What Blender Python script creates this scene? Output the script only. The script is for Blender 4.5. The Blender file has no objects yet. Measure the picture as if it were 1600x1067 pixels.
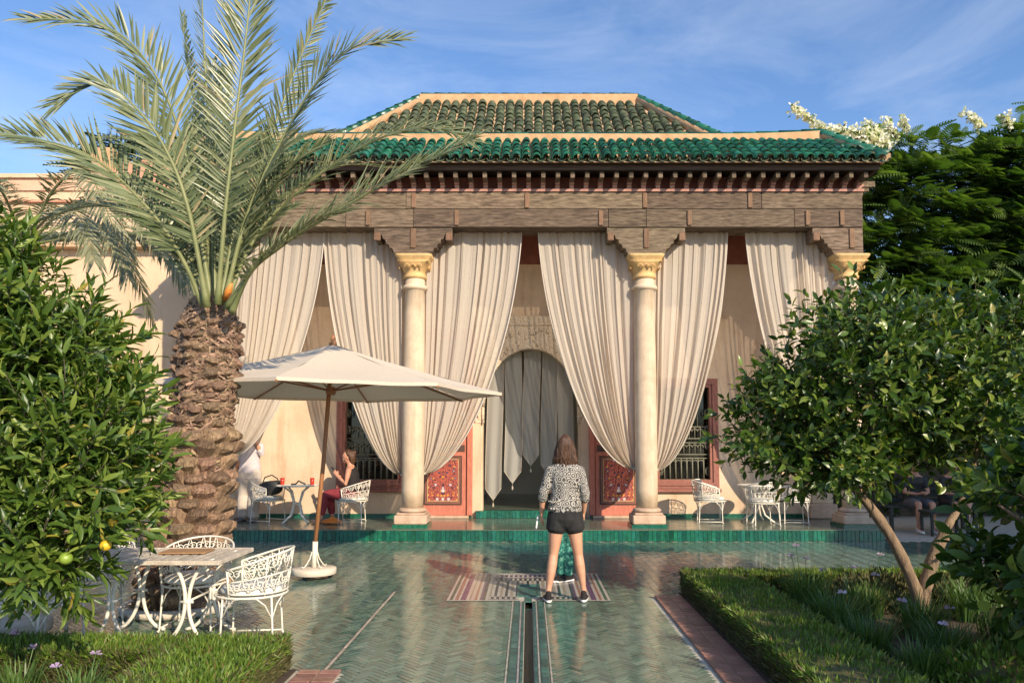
import bpy, bmesh, math, random
import numpy as np
from mathutils import Vector, Matrix, Euler, noise as mnoise

random.seed(7)
NR = np.random.RandomState(11)
R = math.radians
SC = bpy.context.scene
COL = SC.collection

# ------------------------------------------------------------------ camera
F_PX, CX, CY, TILT, CAM_Z = 1200.0, 826.0, 600.0, R(4.29), 1.6
cam_data = bpy.data.cameras.new('camera')
cam = bpy.data.objects.new('camera', cam_data)
COL.objects.link(cam)
cam.location = (0, 0, CAM_Z)
cam.rotation_euler = (math.pi / 2 + TILT, 0, 0)
cam_data.sensor_width = 36.0
cam_data.lens = F_PX / 1600 * 36.0
cam_data.shift_x = -(CX - 800) / 1600
cam_data.shift_y = (CY - 533.5) / 1600
cam_data.clip_end = 3000
SC.camera = cam

# ------------------------------------------------------------------ world, sun
SUN_EL, SUN_AZ = R(27.0), R(33.0)       # light travels to -x (left) and +y (into the scene)
world = bpy.data.worlds.new('World')
SC.world = world
world.use_nodes = True
wn, wl = world.node_tree.nodes, world.node_tree.links
wn.clear()
w_out = wn.new('ShaderNodeOutputWorld')
w_bg = wn.new('ShaderNodeBackground')
w_sky = wn.new('ShaderNodeTexSky')
w_sky.sky_type = 'NISHITA'
w_sky.sun_disc = False
w_sky.sun_elevation = SUN_EL
w_sky.sun_rotation = math.pi - SUN_AZ
w_sky.air_density = 1.0
w_sky.dust_density = 0.35
w_sky.ozone_density = 2.5
w_bg.inputs['Strength'].default_value = 0.15
# thin streaky clouds: noise over the view direction, stretched along the horizon
w_tc = wn.new('ShaderNodeTexCoord')
w_map = wn.new('ShaderNodeMapping')
w_map.inputs['Scale'].default_value = (1.6, 1.6, 5.0)
w_map.inputs['Rotation'].default_value = (0.0, R(-16), 0.3)
w_map.inputs['Location'].default_value = (0.35, 0.1, 0.22)
w_n = wn.new('ShaderNodeTexNoise')
w_n.inputs['Scale'].default_value = 2.1
w_n.inputs['Detail'].default_value = 9
w_n.inputs['Roughness'].default_value = 0.62
w_n.inputs['Distortion'].default_value = 0.5
w_r = wn.new('ShaderNodeValToRGB')
w_r.color_ramp.elements[0].position = 0.40
w_r.color_ramp.elements[0].color = (0, 0, 0, 1)
w_r.color_ramp.elements[1].position = 0.90
w_r.color_ramp.elements[1].color = (0.32, 0.32, 0.32, 1)
w_mix = wn.new('ShaderNodeMixRGB')
w_mix.inputs['Color2'].default_value = (6.6, 6.9, 7.4, 1)
w_tint = wn.new('ShaderNodeMixRGB')
w_tint.blend_type = 'MULTIPLY'
w_tint.inputs['Fac'].default_value = 1.0
w_tint.inputs['Color2'].default_value = (0.86, 1.0, 1.17, 1)
wl.new(w_tc.outputs['Generated'], w_map.inputs['Vector'])
wl.new(w_map.outputs['Vector'], w_n.inputs['Vector'])
wl.new(w_n.outputs['Fac'], w_r.inputs['Fac'])
wl.new(w_r.outputs['Color'], w_mix.inputs['Fac'])
wl.new(w_sky.outputs['Color'], w_tint.inputs['Color1'])
wl.new(w_tint.outputs['Color'], w_mix.inputs['Color1'])
wl.new(w_mix.outputs['Color'], w_bg.inputs['Color'])
wl.new(w_bg.outputs['Background'], w_out.inputs['Surface'])

sun_data = bpy.data.lights.new('sun', 'SUN')
sun_data.energy = 5.0
sun_data.angle = R(0.55)
sun_data.color = (1.0, 0.84, 0.63)
sun = bpy.data.objects.new('sun', sun_data)
COL.objects.link(sun)
sun_dir = Vector((-math.sin(SUN_AZ) * math.cos(SUN_EL), math.cos(SUN_AZ) * math.cos(SUN_EL), -math.sin(SUN_EL)))
sun.rotation_euler = sun_dir.to_track_quat('-Z', 'Y').to_euler()
sun.location = (20, -30, 25)

SC.view_settings.view_transform = 'Standard'
SC.view_settings.look = 'None'
SC.view_settings.gamma = 1.0
SC.view_settings.use_curve_mapping = False
SC.view_settings.exposure = 0.27
SC.render.engine = 'CYCLES'
SC.cycles.max_bounces = 8
SC.cycles.transparent_max_bounces = 12
SC.cycles.use_denoising = True

# ------------------------------------------------------------------ helpers
def at(px, py, Y):
    """world point at depth Y that lies on the sight line of a place in the photograph"""
    el = math.atan((CY - py) / F_PX) + TILT
    z = CAM_Z + Y * math.tan(el)
    dep = Y * math.cos(TILT) + (z - CAM_Z) * math.sin(TILT)
    return Vector(((px - CX) / F_PX * dep, Y, z))

def to_px(p):
    dy, dz = p[1], p[2] - CAM_Z
    dep = dy * math.cos(TILT) + dz * math.sin(TILT)
    up = -dy * math.sin(TILT) + dz * math.cos(TILT)
    if dep < 0.05:
        return (-9999, -9999, dep)
    return (CX + F_PX * p[0] / dep, CY - F_PX * up / dep, dep)

def tag(o, label=None, cat=None, group=None, kind=None):
    if label: o['label'] = label
    if cat: o['category'] = cat
    if group: o['group'] = group
    if kind: o['kind'] = kind
    return o

def empty(name, loc=(0, 0, 0), rz=0.0):
    o = bpy.data.objects.new(name, None)
    o.empty_display_size = 0.1
    o.location = loc
    o.rotation_euler = (0, 0, rz)
    COL.objects.link(o)
    return o

def link(name, me, mat=None, parent=None, loc=None, rot=None, scale=None, mtx=None):
    o = bpy.data.objects.new(name, me)
    if mat is not None and len(me.materials) == 0:
        me.materials.append(mat)
    if parent is not None: o.parent = parent
    if mtx is not None: o.matrix_basis = mtx
    if loc is not None: o.location = loc
    if rot is not None: o.rotation_euler = rot
    if scale is not None: o.scale = scale
    COL.objects.link(o)
    return o

class MB:
    """collects simple shapes into one mesh"""
    def __init__(s):
        s.v, s.f, s.m, s.mi, s.sm = [], [], [], 0, False
        s.smooth = []
    def face(s, idx):
        s.f.append(tuple(idx)); s.m.append(s.mi); s.smooth.append(s.sm)
    def box(s, x0, x1, y0, y1, z0, z1):
        b = len(s.v)
        s.v += [(x0,y0,z0),(x1,y0,z0),(x1,y1,z0),(x0,y1,z0),(x0,y0,z1),(x1,y0,z1),(x1,y1,z1),(x0,y1,z1)]
        for q in ((0,3,2,1),(4,5,6,7),(0,1,5,4),(1,2,6,5),(2,3,7,6),(3,0,4,7)):
            s.face([b+i for i in q])
        return s
    def cbox(s, x0, x1, y0, y1, z0, z1, c=0.01):
        """box with chamfered vertical and horizontal edges (top and bottom ring inset)"""
        b = len(s.v)
        rings = [(c, z0), (0, z0+c), (0, z1-c), (c, z1)]
        for ins, z in rings:
            s.v += [(x0+ins+c,y0+ins,z),(x1-ins-c,y0+ins,z),(x1-ins,y0+ins+c,z),(x1-ins,y1-ins-c,z),
                    (x1-ins-c,y1-ins,z),(x0+ins+c,y1-ins,z),(x0+ins,y1-ins-c,z),(x0+ins,y0+ins+c,z)]
        for k in range(3):
            for i in range(8):
                j = (i+1) % 8
                s.face((b+8*k+i, b+8*k+j, b+8*k+8+j, b+8*k+8+i))
        s.face([b+7-i for i in range(8)])
        s.face([b+24+i for i in range(8)])
        return s
    def prism(s, poly, y0, y1):
        """polygon in x,z (counter clockwise seen from -y) extruded from y0 to y1"""
        b, n = len(s.v), len(poly)
        s.v += [(p[0], y0, p[1]) for p in poly] + [(p[0], y1, p[1]) for p in poly]
        s.face([b+i for i in range(n)])
        s.face([b+n+i for i in reversed(range(n))])
        for i in range(n):
            j = (i+1) % n
            s.face((b+j, b+i, b+n+i, b+n+j))
        return s
    def lathe(s, prof, n=24, c=(0,0,0), sq=None):
        """profile of (radius, z)"""
        b = len(s.v); sm = s.sm; s.sm = True
        for r, z in prof:
            for i in range(n):
                a = 2*math.pi*i/n
                s.v.append((c[0]+r*math.cos(a), c[1]+r*math.sin(a), c[2]+z))
        for k in range(len(prof)-1):
            for i in range(n):
                j = (i+1) % n
                s.face((b+k*n+i, b+k*n+j, b+k*n+n+j, b+k*n+n+i))
        s.sm = False
        s.face([b+n-1-i for i in range(n)])
        t = b+(len(prof)-1)*n
        s.face([t+i for i in range(n)])
        s.sm = sm
        return s
    def tube(s, pts, r, n=6, closed=False):
        pts = [Vector(p) for p in pts]
        m = len(pts)
        rr = r if hasattr(r, '__len__') else [r]*m
        b = len(s.v); sm = s.sm; s.sm = True
        up = None
        for i, p in enumerate(pts):
            if closed: t = pts[(i+1) % m] - pts[i-1]
            else: t = pts[min(i+1, m-1)] - pts[max(i-1, 0)]
            if t.length < 1e-9: t = Vector((0,0,1))
            t.normalize()
            if up is None:
                up = Vector((0,0,1)) if abs(t.z) < 0.9 else Vector((1,0,0))
            a = up - t*up.dot(t)
            if a.length < 1e-6: a = t.orthogonal()
            a.normalize(); up = a
            c = t.cross(a)
            for k in range(n):
                an = 2*math.pi*k/n
                q = p + (a*math.cos(an) + c*math.sin(an))*rr[i]
                s.v.append(tuple(q))
        for i in range(m if closed else m-1):
            j = (i+1) % m
            for k in range(n):
                l = (k+1) % n
                s.face((b+i*n+k, b+i*n+l, b+j*n+l, b+j*n+k))
        s.sm = False
        if not closed:
            s.face([b+n-1-k for k in range(n)])
            s.face([b+(m-1)*n+k for k in range(n)])
        s.sm = sm
        return s
    def sphere(s, c, r, nu=12, nv=8):
        if not hasattr(r, '__len__'): r = (r, r, r)
        b = len(s.v); sm = s.sm; s.sm = True
        s.v.append((c[0], c[1], c[2]-r[2]))
        for j in range(1, nv):
            ph = -math.pi/2 + math.pi*j/nv
            for i in range(nu):
                a = 2*math.pi*i/nu
                s.v.append((c[0]+r[0]*math.cos(ph)*math.cos(a), c[1]+r[1]*math.cos(ph)*math.sin(a), c[2]+r[2]*math.sin(ph)))
        s.v.append((c[0], c[1], c[2]+r[2]))
        e = len(s.v)-1
        for i in range(nu):
            k = (i+1) % nu
            s.face((b, b+1+k, b+1+i))
            s.face((e, e-nu+i, e-nu+k))
        for j in range(nv-2):
            for i in range(nu):
                k = (i+1) % nu
                s.face((b+1+j*nu+i, b+1+j*nu+k, b+1+(j+1)*nu+k, b+1+(j+1)*nu+i))
        s.sm = sm
        return s
    def grid(s, fn, nu, nv):
        b = len(s.v); sm = s.sm; s.sm = True
        for j in range(nv+1):
            for i in range(nu+1):
                s.v.append(tuple(fn(i/nu, j/nv)))
        for j in range(nv):
            for i in range(nu):
                a = b+j*(nu+1)+i
                s.face((a, a+1, a+nu+2, a+nu+1))
        s.sm = sm
        return s
    def mesh(s, name, mats=()):
        me = bpy.data.meshes.new(name)
        me.from_pydata(s.v, [], s.f)
        for m in (mats if isinstance(mats, (list, tuple)) else [mats]):
            if m is not None: me.materials.append(m)
        if any(s.m): me.polygons.foreach_set('material_index', s.m)
        me.polygons.foreach_set('use_smooth', s.smooth)
        me.update()
        return me
    def build(s, name, mats, parent=None, loc=None, rot=None):
        return link(name, s.mesh(name, mats), None, parent, loc, rot)

def scatter_mesh(name, tv, tf, rot, pos, rnd, mat, smooth=False):
    """one mesh of many copies of a small template: rot N x 3 x 3, pos N x 3, rnd N"""
    tv = np.asarray(tv, float); n, k = len(pos), len(tv)
    V = np.einsum('nij,kj->nki', rot, tv) + np.asarray(pos)[:, None, :]
    fs = [len(f) for f in tf]
    flat = np.concatenate([np.asarray(f) for f in tf])
    L = (flat[None, :] + (np.arange(n)*k)[:, None]).ravel()
    sizes = np.tile(np.array(fs), n)
    starts = np.concatenate([[0], np.cumsum(sizes)[:-1]])
    me = bpy.data.meshes.new(name)
    me.vertices.add(n*k); me.loops.add(len(L)); me.polygons.add(len(sizes))
    me.vertices.foreach_set('co', V.astype(np.float32).ravel())
    me.loops.foreach_set('vertex_index', L.astype(np.int32))
    me.polygons.foreach_set('loop_start', starts.astype(np.int32))
    me.polygons.foreach_set('loop_total', sizes.astype(np.int32))
    me.polygons.foreach_set('use_smooth', np.full(len(sizes), bool(smooth)))
    at_ = me.attributes.new('rnd', 'FLOAT', 'POINT')
    at_.data.foreach_set('value', np.repeat(np.asarray(rnd, np.float32), k))
    me.update(calc_edges=True)
    if mat is not None: me.materials.append(mat)
    return me

def frames(dirs, ups):
    """N rotation matrices whose columns are x=side, y=direction, z=up"""
    d = dirs/np.linalg.norm(dirs, axis=1, keepdims=True)
    s = np.cross(d, ups); s /= (np.linalg.norm(s, axis=1, keepdims=True)+1e-9)
    u = np.cross(s, d)
    return np.stack([s, d, u], axis=2)

def catmull(pts, n):
    pts = [Vector(p) for p in pts]
    P = [pts[0]*2-pts[1]] + pts + [pts[-1]*2-pts[-2]]
    out = []
    m = len(pts)-1
    for i in range(n+1):
        t = i/n*m
        k = min(int(t), m-1); f = t-k
        a, b, c, d = P[k], P[k+1], P[k+2], P[k+3]
        out.append(0.5*((2*b)+(c-a)*f+(2*a-5*b+4*c-d)*f*f+(3*b-a-3*c+d)*f**3))
    return out

# ------------------------------------------------------------------ materials
def nm(name):
    m = bpy.data.materials.new(name)
    m.use_nodes = True
    nt = m.node_tree
    return m, nt.nodes, nt.links, nt.nodes['Principled BSDF']

def rgba(c): return (c[0], c[1], c[2], 1.0)

def rnd_node(n, l):
    """one random number for each piece: its own attribute inside a joined mesh, else the object's"""
    a = n.new('ShaderNodeAttribute'); a.attribute_name = 'rnd'
    o = n.new('ShaderNodeObjectInfo')
    ad = n.new('ShaderNodeMath'); ad.operation = 'ADD'
    fr = n.new('ShaderNodeMath'); fr.operation = 'FRACT'
    l.new(a.outputs['Fac'], ad.inputs[0]); l.new(o.outputs['Random'], ad.inputs[1])
    l.new(ad.outputs[0], fr.inputs[0])
    return fr.outputs[0]

def surf(name, c1, c2, scale=8.0, rough=0.8, bump=0.0, bscale=None, detail=6, stretch=None, c3=None, spec=0.5,
         piece=None, coat=0.0, lo=0.35, hi=0.65, metal=0.0, coord='Object', rvar=0.0, streak=None):
    m, n, l, p = nm(name)
    tc = n.new('ShaderNodeTexCoord')
    if coord == 'World': vec = n.new('ShaderNodeNewGeometry').outputs['Position']
    else: vec = tc.outputs[coord]
    if stretch:
        mp = n.new('ShaderNodeMapping'); mp.inputs['Scale'].default_value = stretch
        l.new(vec, mp.inputs['Vector']); vec = mp.outputs['Vector']
    r = None
    if piece is not None:
        r = rnd_node(n, l)
        off = n.new('ShaderNodeVectorMath'); off.operation = 'ADD'
        sc = n.new('ShaderNodeMath'); sc.operation = 'MULTIPLY'; sc.inputs[1].default_value = 37.0
        l.new(r, sc.inputs[0]); l.new(vec, off.inputs[0]); l.new(sc.outputs[0], off.inputs[1])
        vec = off.outputs[0]
    nz = n.new('ShaderNodeTexNoise'); nz.inputs['Scale'].default_value = scale; nz.inputs['Detail'].default_value = detail
    nz.inputs['Roughness'].default_value = 0.6
    l.new(vec, nz.inputs['Vector'])
    rp = n.new('ShaderNodeValToRGB')
    e = rp.color_ramp.elements
    e[0].position, e[0].color = lo, rgba(c1)
    e[1].position, e[1].color = hi, rgba(c2)
    if c3 is not None:
        x = rp.color_ramp.elements.new(min(0.98, hi+0.14)); x.color = rgba(c3)
    l.new(nz.outputs['Fac'], rp.inputs['Fac'])
    out = rp.outputs['Color']
    if piece is not None:
        hs = n.new('ShaderNodeHueSaturation')
        mr = n.new('ShaderNodeMapRange'); mr.inputs['To Min'].default_value = 1-piece; mr.inputs['To Max'].default_value = 1+piece
        l.new(r, mr.inputs['Value']); l.new(mr.outputs[0], hs.inputs['Value'])
        mh = n.new('ShaderNodeMapRange'); mh.inputs['To Min'].default_value = 0.5-piece*0.04; mh.inputs['To Max'].default_value = 0.5+piece*0.04
        f2 = n.new('ShaderNodeMath'); f2.operation = 'MULTIPLY'; f2.inputs[1].default_value = 7.31
        f3 = n.new('ShaderNodeMath'); f3.operation = 'FRACT'
        l.new(r, f2.inputs[0]); l.new(f2.outputs[0], f3.inputs[0]); l.new(f3.outputs[0], mh.inputs['Value'])
        l.new(mh.outputs[0], hs.inputs['Hue'])
        l.new(out, hs.inputs['Color']); out = hs.outputs['Color']
    if streak is not None:      # drips, stains or cracks: stretched noise that darkens
        smp = n.new('ShaderNodeMapping'); smp.inputs['Scale'].default_value = streak[0]
        l.new(vec if not stretch else tc.outputs['Object'], smp.inputs['Vector'])
        if piece is not None:
            so = n.new('ShaderNodeVectorMath'); so.operation = 'ADD'
            l.new(smp.outputs['Vector'], so.inputs[0]); l.new(sc.outputs[0], so.inputs[1]); svec = so.outputs[0]
        else: svec = smp.outputs['Vector']
        sn = n.new('ShaderNodeTexNoise'); sn.inputs['Scale'].default_value = 1.0; sn.inputs['Detail'].default_value = 8; sn.inputs['Roughness'].default_value = 0.65
        l.new(svec, sn.inputs['Vector'])
        smr = n.new('ShaderNodeMapRange'); smr.inputs['From Min'].default_value = streak[1]; smr.inputs['From Max'].default_value = streak[2]
        l.new(sn.outputs['Fac'], smr.inputs['Value'])
        smx = n.new('ShaderNodeMixRGB'); smx.blend_type = 'MULTIPLY'; smx.inputs['Color2'].default_value = rgba(streak[3])
        l.new(smr.outputs[0], smx.inputs['Fac']); l.new(out, smx.inputs['Color1']); out = smx.outputs['Color']
    l.new(out, p.inputs['Base Color'])
    p.inputs['Roughness'].default_value = rough
    if rvar:
        rm = n.new('ShaderNodeMapRange'); rm.inputs['To Min'].default_value = rough-rvar; rm.inputs['To Max'].default_value = rough+rvar
        rm.inputs['From Min'].default_value = 0.3; rm.inputs['From Max'].default_value = 0.7
        l.new(nz.outputs['Fac'], rm.inputs['Value']); l.new(rm.outputs[0], p.inputs['Roughness'])
    p.inputs['Specular IOR Level'].default_value = spec
    p.inputs['Coat Weight'].default_value = coat
    p.inputs['Coat Roughness'].default_value = 0.08
    p.inputs['Metallic'].default_value = metal
    if bump:
        b = n.new('ShaderNodeTexNoise'); b.inputs['Scale'].default_value = bscale or scale*3; b.inputs['Detail'].default_value = 8
        l.new(vec, b.inputs['Vector'])
        bp = n.new('ShaderNodeBump'); bp.inputs['Strength'].default_value = bump; bp.inputs['Distance'].default_value = 0.02
        l.new(b.outputs['Fac'], bp.inputs['Height']); l.new(bp.outputs['Normal'], p.inputs['Normal'])
    return m

def leafmat(name, c1, c2, c3, rough=0.4, transl=0.3, spec=0.5, dead=0.0, dcol=(0.22, 0.14, 0.055)):
    m, n, l, p = nm(name)
    r = rnd_node(n, l)
    rp = n.new('ShaderNodeValToRGB')
    e = rp.color_ramp.elements
    e[0].position, e[0].color = 0.0, rgba(c1)
    e[1].position, e[1].color = 1.0, rgba(c3)
    x = e.new(0.6); x.color = rgba(c2)
    if dead:      # a few withered leaves
        x = e.new(1.0-dead-0.004); x.color = rgba(c3)
        x = e.new(1.0-dead); x.color = rgba(dcol)
        rp.color_ramp.elements[-1].color = rgba(dcol)
    l.new(r, rp.inputs['Fac'])
    l.new(rp.outputs['Color'], p.inputs['Base Color'])
    p.inputs['Roughness'].default_value = rough
    p.inputs['Specular IOR Level'].default_value = spec
    t = n.new('ShaderNodeBsdfTranslucent')
    g = n.new('ShaderNodeMixRGB'); g.blend_type = 'MULTIPLY'; g.inputs['Fac'].default_value = 1
    g.inputs['Color2'].default_value = (1.5, 1.7, 0.6, 1)
    l.new(rp.outputs['Color'], g.inputs['Color1']); l.new(g.outputs['Color'], t.inputs['Color'])
    mx = n.new('ShaderNodeMixShader'); mx.inputs['Fac'].default_value = transl
    o = n['Material Output']
    l.new(p.outputs[0], mx.inputs[1]); l.new(t.outputs[0], mx.inputs[2]); l.new(mx.outputs[0], o.inputs['Surface'])
    return m

def clothmat(name, c1, c2, transl=0.35, transp=0.0, rough=0.9, scale=30.0, bump=0.15):
    m, n, l, p = nm(name)
    tc = n.new('ShaderNodeTexCoord')
    nz = n.new('ShaderNodeTexNoise'); nz.inputs['Scale'].default_value = scale; nz.inputs['Detail'].default_value = 8
    l.new(tc.outputs['Object'], nz.inputs['Vector'])
    rp = n.new('ShaderNodeValToRGB'); e = rp.color_ramp.elements
    e[0].position, e[0].color = 0.3, rgba(c1); e[1].position, e[1].color = 0.7, rgba(c2)
    l.new(nz.outputs['Fac'], rp.inputs['Fac']); l.new(rp.outputs['Color'], p.inputs['Base Color'])
    p.inputs['Roughness'].default_value = rough
    p.inputs['Specular IOR Level'].default_value = 0.2
    p.inputs['Sheen Weight'].default_value = 0.15
    bp = n.new('ShaderNodeBump'); bp.inputs['Strength'].default_value = bump; bp.inputs['Distance'].default_value = 0.01
    l.new(nz.outputs['Fac'], bp.inputs['Height']); l.new(bp.outputs['Normal'], p.inputs['Normal'])
    out = p.outputs[0]
    if transl:
        t = n.new('ShaderNodeBsdfTranslucent'); l.new(rp.outputs['Color'], t.inputs['Color'])
        mx = n.new('ShaderNodeMixShader'); mx.inputs['Fac'].default_value = transl
        l.new(out, mx.inputs[1]); l.new(t.outputs[0], mx.inputs[2]); out = mx.outputs[0]
    if transp:
        t = n.new('ShaderNodeBsdfTransparent')
        mx = n.new('ShaderNodeMixShader'); mx.inputs['Fac'].default_value = transp
        l.new(out, mx.inputs[1]); l.new(t.outputs[0], mx.inputs[2]); out = mx.outputs[0]
    l.new(out, n['Material Output'].inputs['Surface'])
    return m

M = {}
M['plaster'] = surf('plaster', (0.57, 0.41, 0.275), (0.70, 0.53, 0.375), 1.6, 0.9, 0.25, 25, detail=10, lo=0.28, hi=0.6, streak=((5, 5, 0.7), 0.52, 0.72, (0.80, 0.74, 0.68)))
M['plaster_pink'] = surf('plaster_pink', (0.60, 0.27, 0.17), (0.68, 0.36, 0.23), 1.5, 0.9, 0.2, 20)
M['plaster_band'] = surf('plaster_band', (0.48, 0.275, 0.135), (0.62, 0.385, 0.21), 4.0, 0.9, 0.5, 30, c3=(0.40, 0.23, 0.12), detail=10)
M['plaster_left'] = surf('plaster_left', (0.62, 0.43, 0.275), (0.73, 0.535, 0.36), 1.0, 0.9, 0.2, 25, detail=10, lo=0.3, hi=0.6, streak=((4, 4, 0.5), 0.52, 0.72, (0.82, 0.76, 0.70)))
M['inner'] = surf('inner', (0.66, 0.62, 0.52), (0.74, 0.69, 0.58), 2, 0.9)
M['stone'] = surf('stone', (0.53, 0.39, 0.26), (0.69, 0.54, 0.385), 3, 0.75, 0.2, 40, detail=10, lo=0.3, hi=0.6, streak=((9, 9, 0.9), 0.52, 0.72, (0.76, 0.69, 0.62)))
M['stone_base'] = surf('stone_base', (0.44, 0.30, 0.21), (0.63, 0.455, 0.33), 5, 0.85, 0.3, 40, detail=10)
M['capital'] = surf('capital', (0.55, 0.34, 0.14), (0.70, 0.46, 0.20), 7, 0.7, 0.25, 40)
M['wood'] = surf('wood', (0.075, 0.050, 0.031), (0.22, 0.158, 0.105), 4, 0.88, 0.55, 7, stretch=(1.3, 5, 8), c3=(0.34, 0.26, 0.18), piece=0.25, detail=14, lo=0.34, hi=0.62, streak=((0.9, 8, 40), 0.61, 0.66, (0.30, 0.26, 0.22)))
M['wood_peg'] = surf('wood_peg', (0.16, 0.085, 0.048), (0.25, 0.145, 0.085), 9, 0.8, 0.3, 20, stretch=(6, 6, 1), piece=0.15)
M['wood_dark'] = surf('wood_dark', (0.05, 0.032, 0.024), (0.10, 0.065, 0.05), 5, 0.85, 0.4, 8, stretch=(0.5, 5, 9))
M['wood_red'] = surf('wood_red', (0.19, 0.055, 0.035), (0.27, 0.085, 0.05), 5, 0.7)
M['bracket_pink'] = surf('bracket_pink', (0.40, 0.20, 0.15), (0.52, 0.28, 0.21), 12, 0.85, 0.3, 40, piece=0.12)
M['tile_roof'] = surf('tile_roof', (0.008, 0.065, 0.038), (0.016, 0.13, 0.076), 9, 0.32, 0.2, 30, c3=(0.11, 0.20, 0.13), piece=0.45, spec=0.6, rvar=0.1)
M['tile_roof_old'] = surf('tile_roof_old', (0.020, 0.042, 0.020), (0.075, 0.09, 0.042), 10, 0.65, 0.5, 40, c3=(0.25, 0.19, 0.11), piece=0.35, lo=0.36, hi=0.58)
M['mortar'] = surf('mortar', (0.48, 0.30, 0.17), (0.62, 0.42, 0.26), 9, 0.95, 0.5, 30)
M['tile_step'] = surf('tile_step', (0.007, 0.07, 0.046), (0.016, 0.14, 0.09), 20, 0.18, 0.1, 50, piece=0.35, spec=0.6)
M['grout'] = surf('grout', (0.42, 0.39, 0.32), (0.58, 0.53, 0.43), 12, 0.75)
M['soil'] = surf('soil', (0.05, 0.032, 0.02), (0.10, 0.07, 0.045), 9, 1.0, 0.8, 40)
M['brick'] = surf('brick', (0.24, 0.115, 0.085), (0.36, 0.19, 0.14), 12, 0.5, 0.3, 60, piece=0.25)
M['iron_white'] = surf('iron_white', (0.72, 0.66, 0.55), (0.82, 0.77, 0.66), 25, 0.5, 0.15, 90)
M['iron_dark'] = surf('iron_dark', (0.05, 0.06, 0.045), (0.12, 0.13, 0.09), 25, 0.6)
M['cushion'] = surf('cushion', (0.60, 0.57, 0.53), (0.80, 0.77, 0.70), 22, 0.9, 0.2, 60, c3=(0.42, 0.43, 0.47), hi=0.6)
M['black'] = surf('black', (0.012, 0.012, 0.013), (0.03, 0.03, 0.03), 20, 0.6)
M['glass'] = surf('glass', (0.008, 0.009, 0.008), (0.02, 0.02, 0.016), 4, 0.08)
M['curtain'] = clothmat('curtain', (0.73, 0.645, 0.54), (0.82, 0.74, 0.635), 0.42, 0.17, scale=60)
M['sheer'] = clothmat('sheer', (0.82, 0.79, 0.72), (0.88, 0.85, 0.78), 0.45, 0.42, scale=60)
M['canvas'] = clothmat('canvas', (0.66, 0.55, 0.43), (0.74, 0.63, 0.50), 0.12, 0.0, scale=50)
M['wood_pole'] = surf('wood_pole', (0.30, 0.125, 0.05), (0.41, 0.185, 0.08), 12, 0.5, 0.1, 40, stretch=(6, 6, 0.5))
M['concrete'] = surf('concrete', (0.58, 0.50, 0.40), (0.70, 0.62, 0.51), 9, 0.85, 0.3, 50)
M['bark'] = surf('bark', (0.17, 0.115, 0.07), (0.31, 0.215, 0.135), 7, 0.9, 0.6, 26, stretch=(4, 4, 1))
M['bark_dark'] = surf('bark_dark', (0.05, 0.04, 0.03), (0.11, 0.085, 0.06), 7, 0.95, 0.5, 26)
M['boot'] = surf('boot', (0.15, 0.088, 0.053), (0.39, 0.255, 0.16), 7, 0.95, 1.0, 20, stretch=(7, 7, 1.2), c3=(0.56, 0.40, 0.26), piece=0.35)
M['fibre'] = surf('fibre', (0.15, 0.092, 0.058), (0.37, 0.245, 0.16), 20, 0.95, 0.3, 40, piece=0.45)
M['rachis'] = surf('rachis', (0.16, 0.18, 0.065), (0.24, 0.245, 0.10), 6, 0.5)
M['rachis_orange'] = surf('rachis_orange', (0.62, 0.20, 0.03), (0.72, 0.27, 0.05), 6, 0.5)
M['palm_leaf'] = leafmat('palm_leaf', (0.095, 0.125, 0.055), (0.175, 0.205, 0.10), (0.31, 0.32, 0.175), 0.36, 0.14, dead=0.03, dcol=(0.40, 0.32, 0.18))
M['palm_leaf_back'] = leafmat('palm_leaf_back', (0.15, 0.165, 0.09), (0.24, 0.24, 0.14), (0.34, 0.32, 0.19), 0.5, 0.15)
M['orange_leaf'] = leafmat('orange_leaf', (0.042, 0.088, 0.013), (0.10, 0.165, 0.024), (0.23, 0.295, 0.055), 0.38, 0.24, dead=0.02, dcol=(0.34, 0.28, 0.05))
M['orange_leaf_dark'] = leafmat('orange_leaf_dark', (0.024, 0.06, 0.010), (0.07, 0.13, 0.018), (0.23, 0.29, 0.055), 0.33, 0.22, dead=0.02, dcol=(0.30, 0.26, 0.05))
M['feather_leaf'] = leafmat('feather_leaf', (0.045, 0.095, 0.02), (0.09, 0.16, 0.032), (0.15, 0.22, 0.048), 0.6, 0.34)
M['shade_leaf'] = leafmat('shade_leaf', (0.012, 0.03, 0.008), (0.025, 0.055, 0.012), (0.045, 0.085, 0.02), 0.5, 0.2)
M['hedge_leaf'] = leafmat('hedge_leaf', (0.06, 0.12, 0.014), (0.125, 0.21, 0.024), (0.24, 0.32, 0.055), 0.5, 0.26, dead=0.07, dcol=(0.20, 0.14, 0.05))
M['hedge_twig'] = leafmat('hedge_twig', (0.05, 0.055, 0.016), (0.09, 0.085, 0.028), (0.15, 0.13, 0.05), 0.8, 0.1)
M['blade'] = leafmat('blade', (0.05, 0.11, 0.022), (0.09, 0.17, 0.035), (0.17, 0.25, 0.07), 0.4, 0.25)
M['petal_lilac'] = leafmat('petal_lilac', (0.42, 0.30, 0.52), (0.55, 0.42, 0.62), (0.65, 0.52, 0.70), 0.7, 0.3)
M['petal_white'] = leafmat('petal_white', (0.72, 0.66, 0.60), (0.80, 0.76, 0.70), (0.84, 0.82, 0.78), 0.8, 0.25)
M['fruit_green'] = surf('fruit_green', (0.16, 0.26, 0.03), (0.26, 0.36, 0.05), 8, 0.4, 0.2, 90)
M['fruit_yellow'] = surf('fruit_yellow', (0.62, 0.38, 0.02), (0.72, 0.46, 0.03), 8, 0.4, 0.2, 90)
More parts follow.
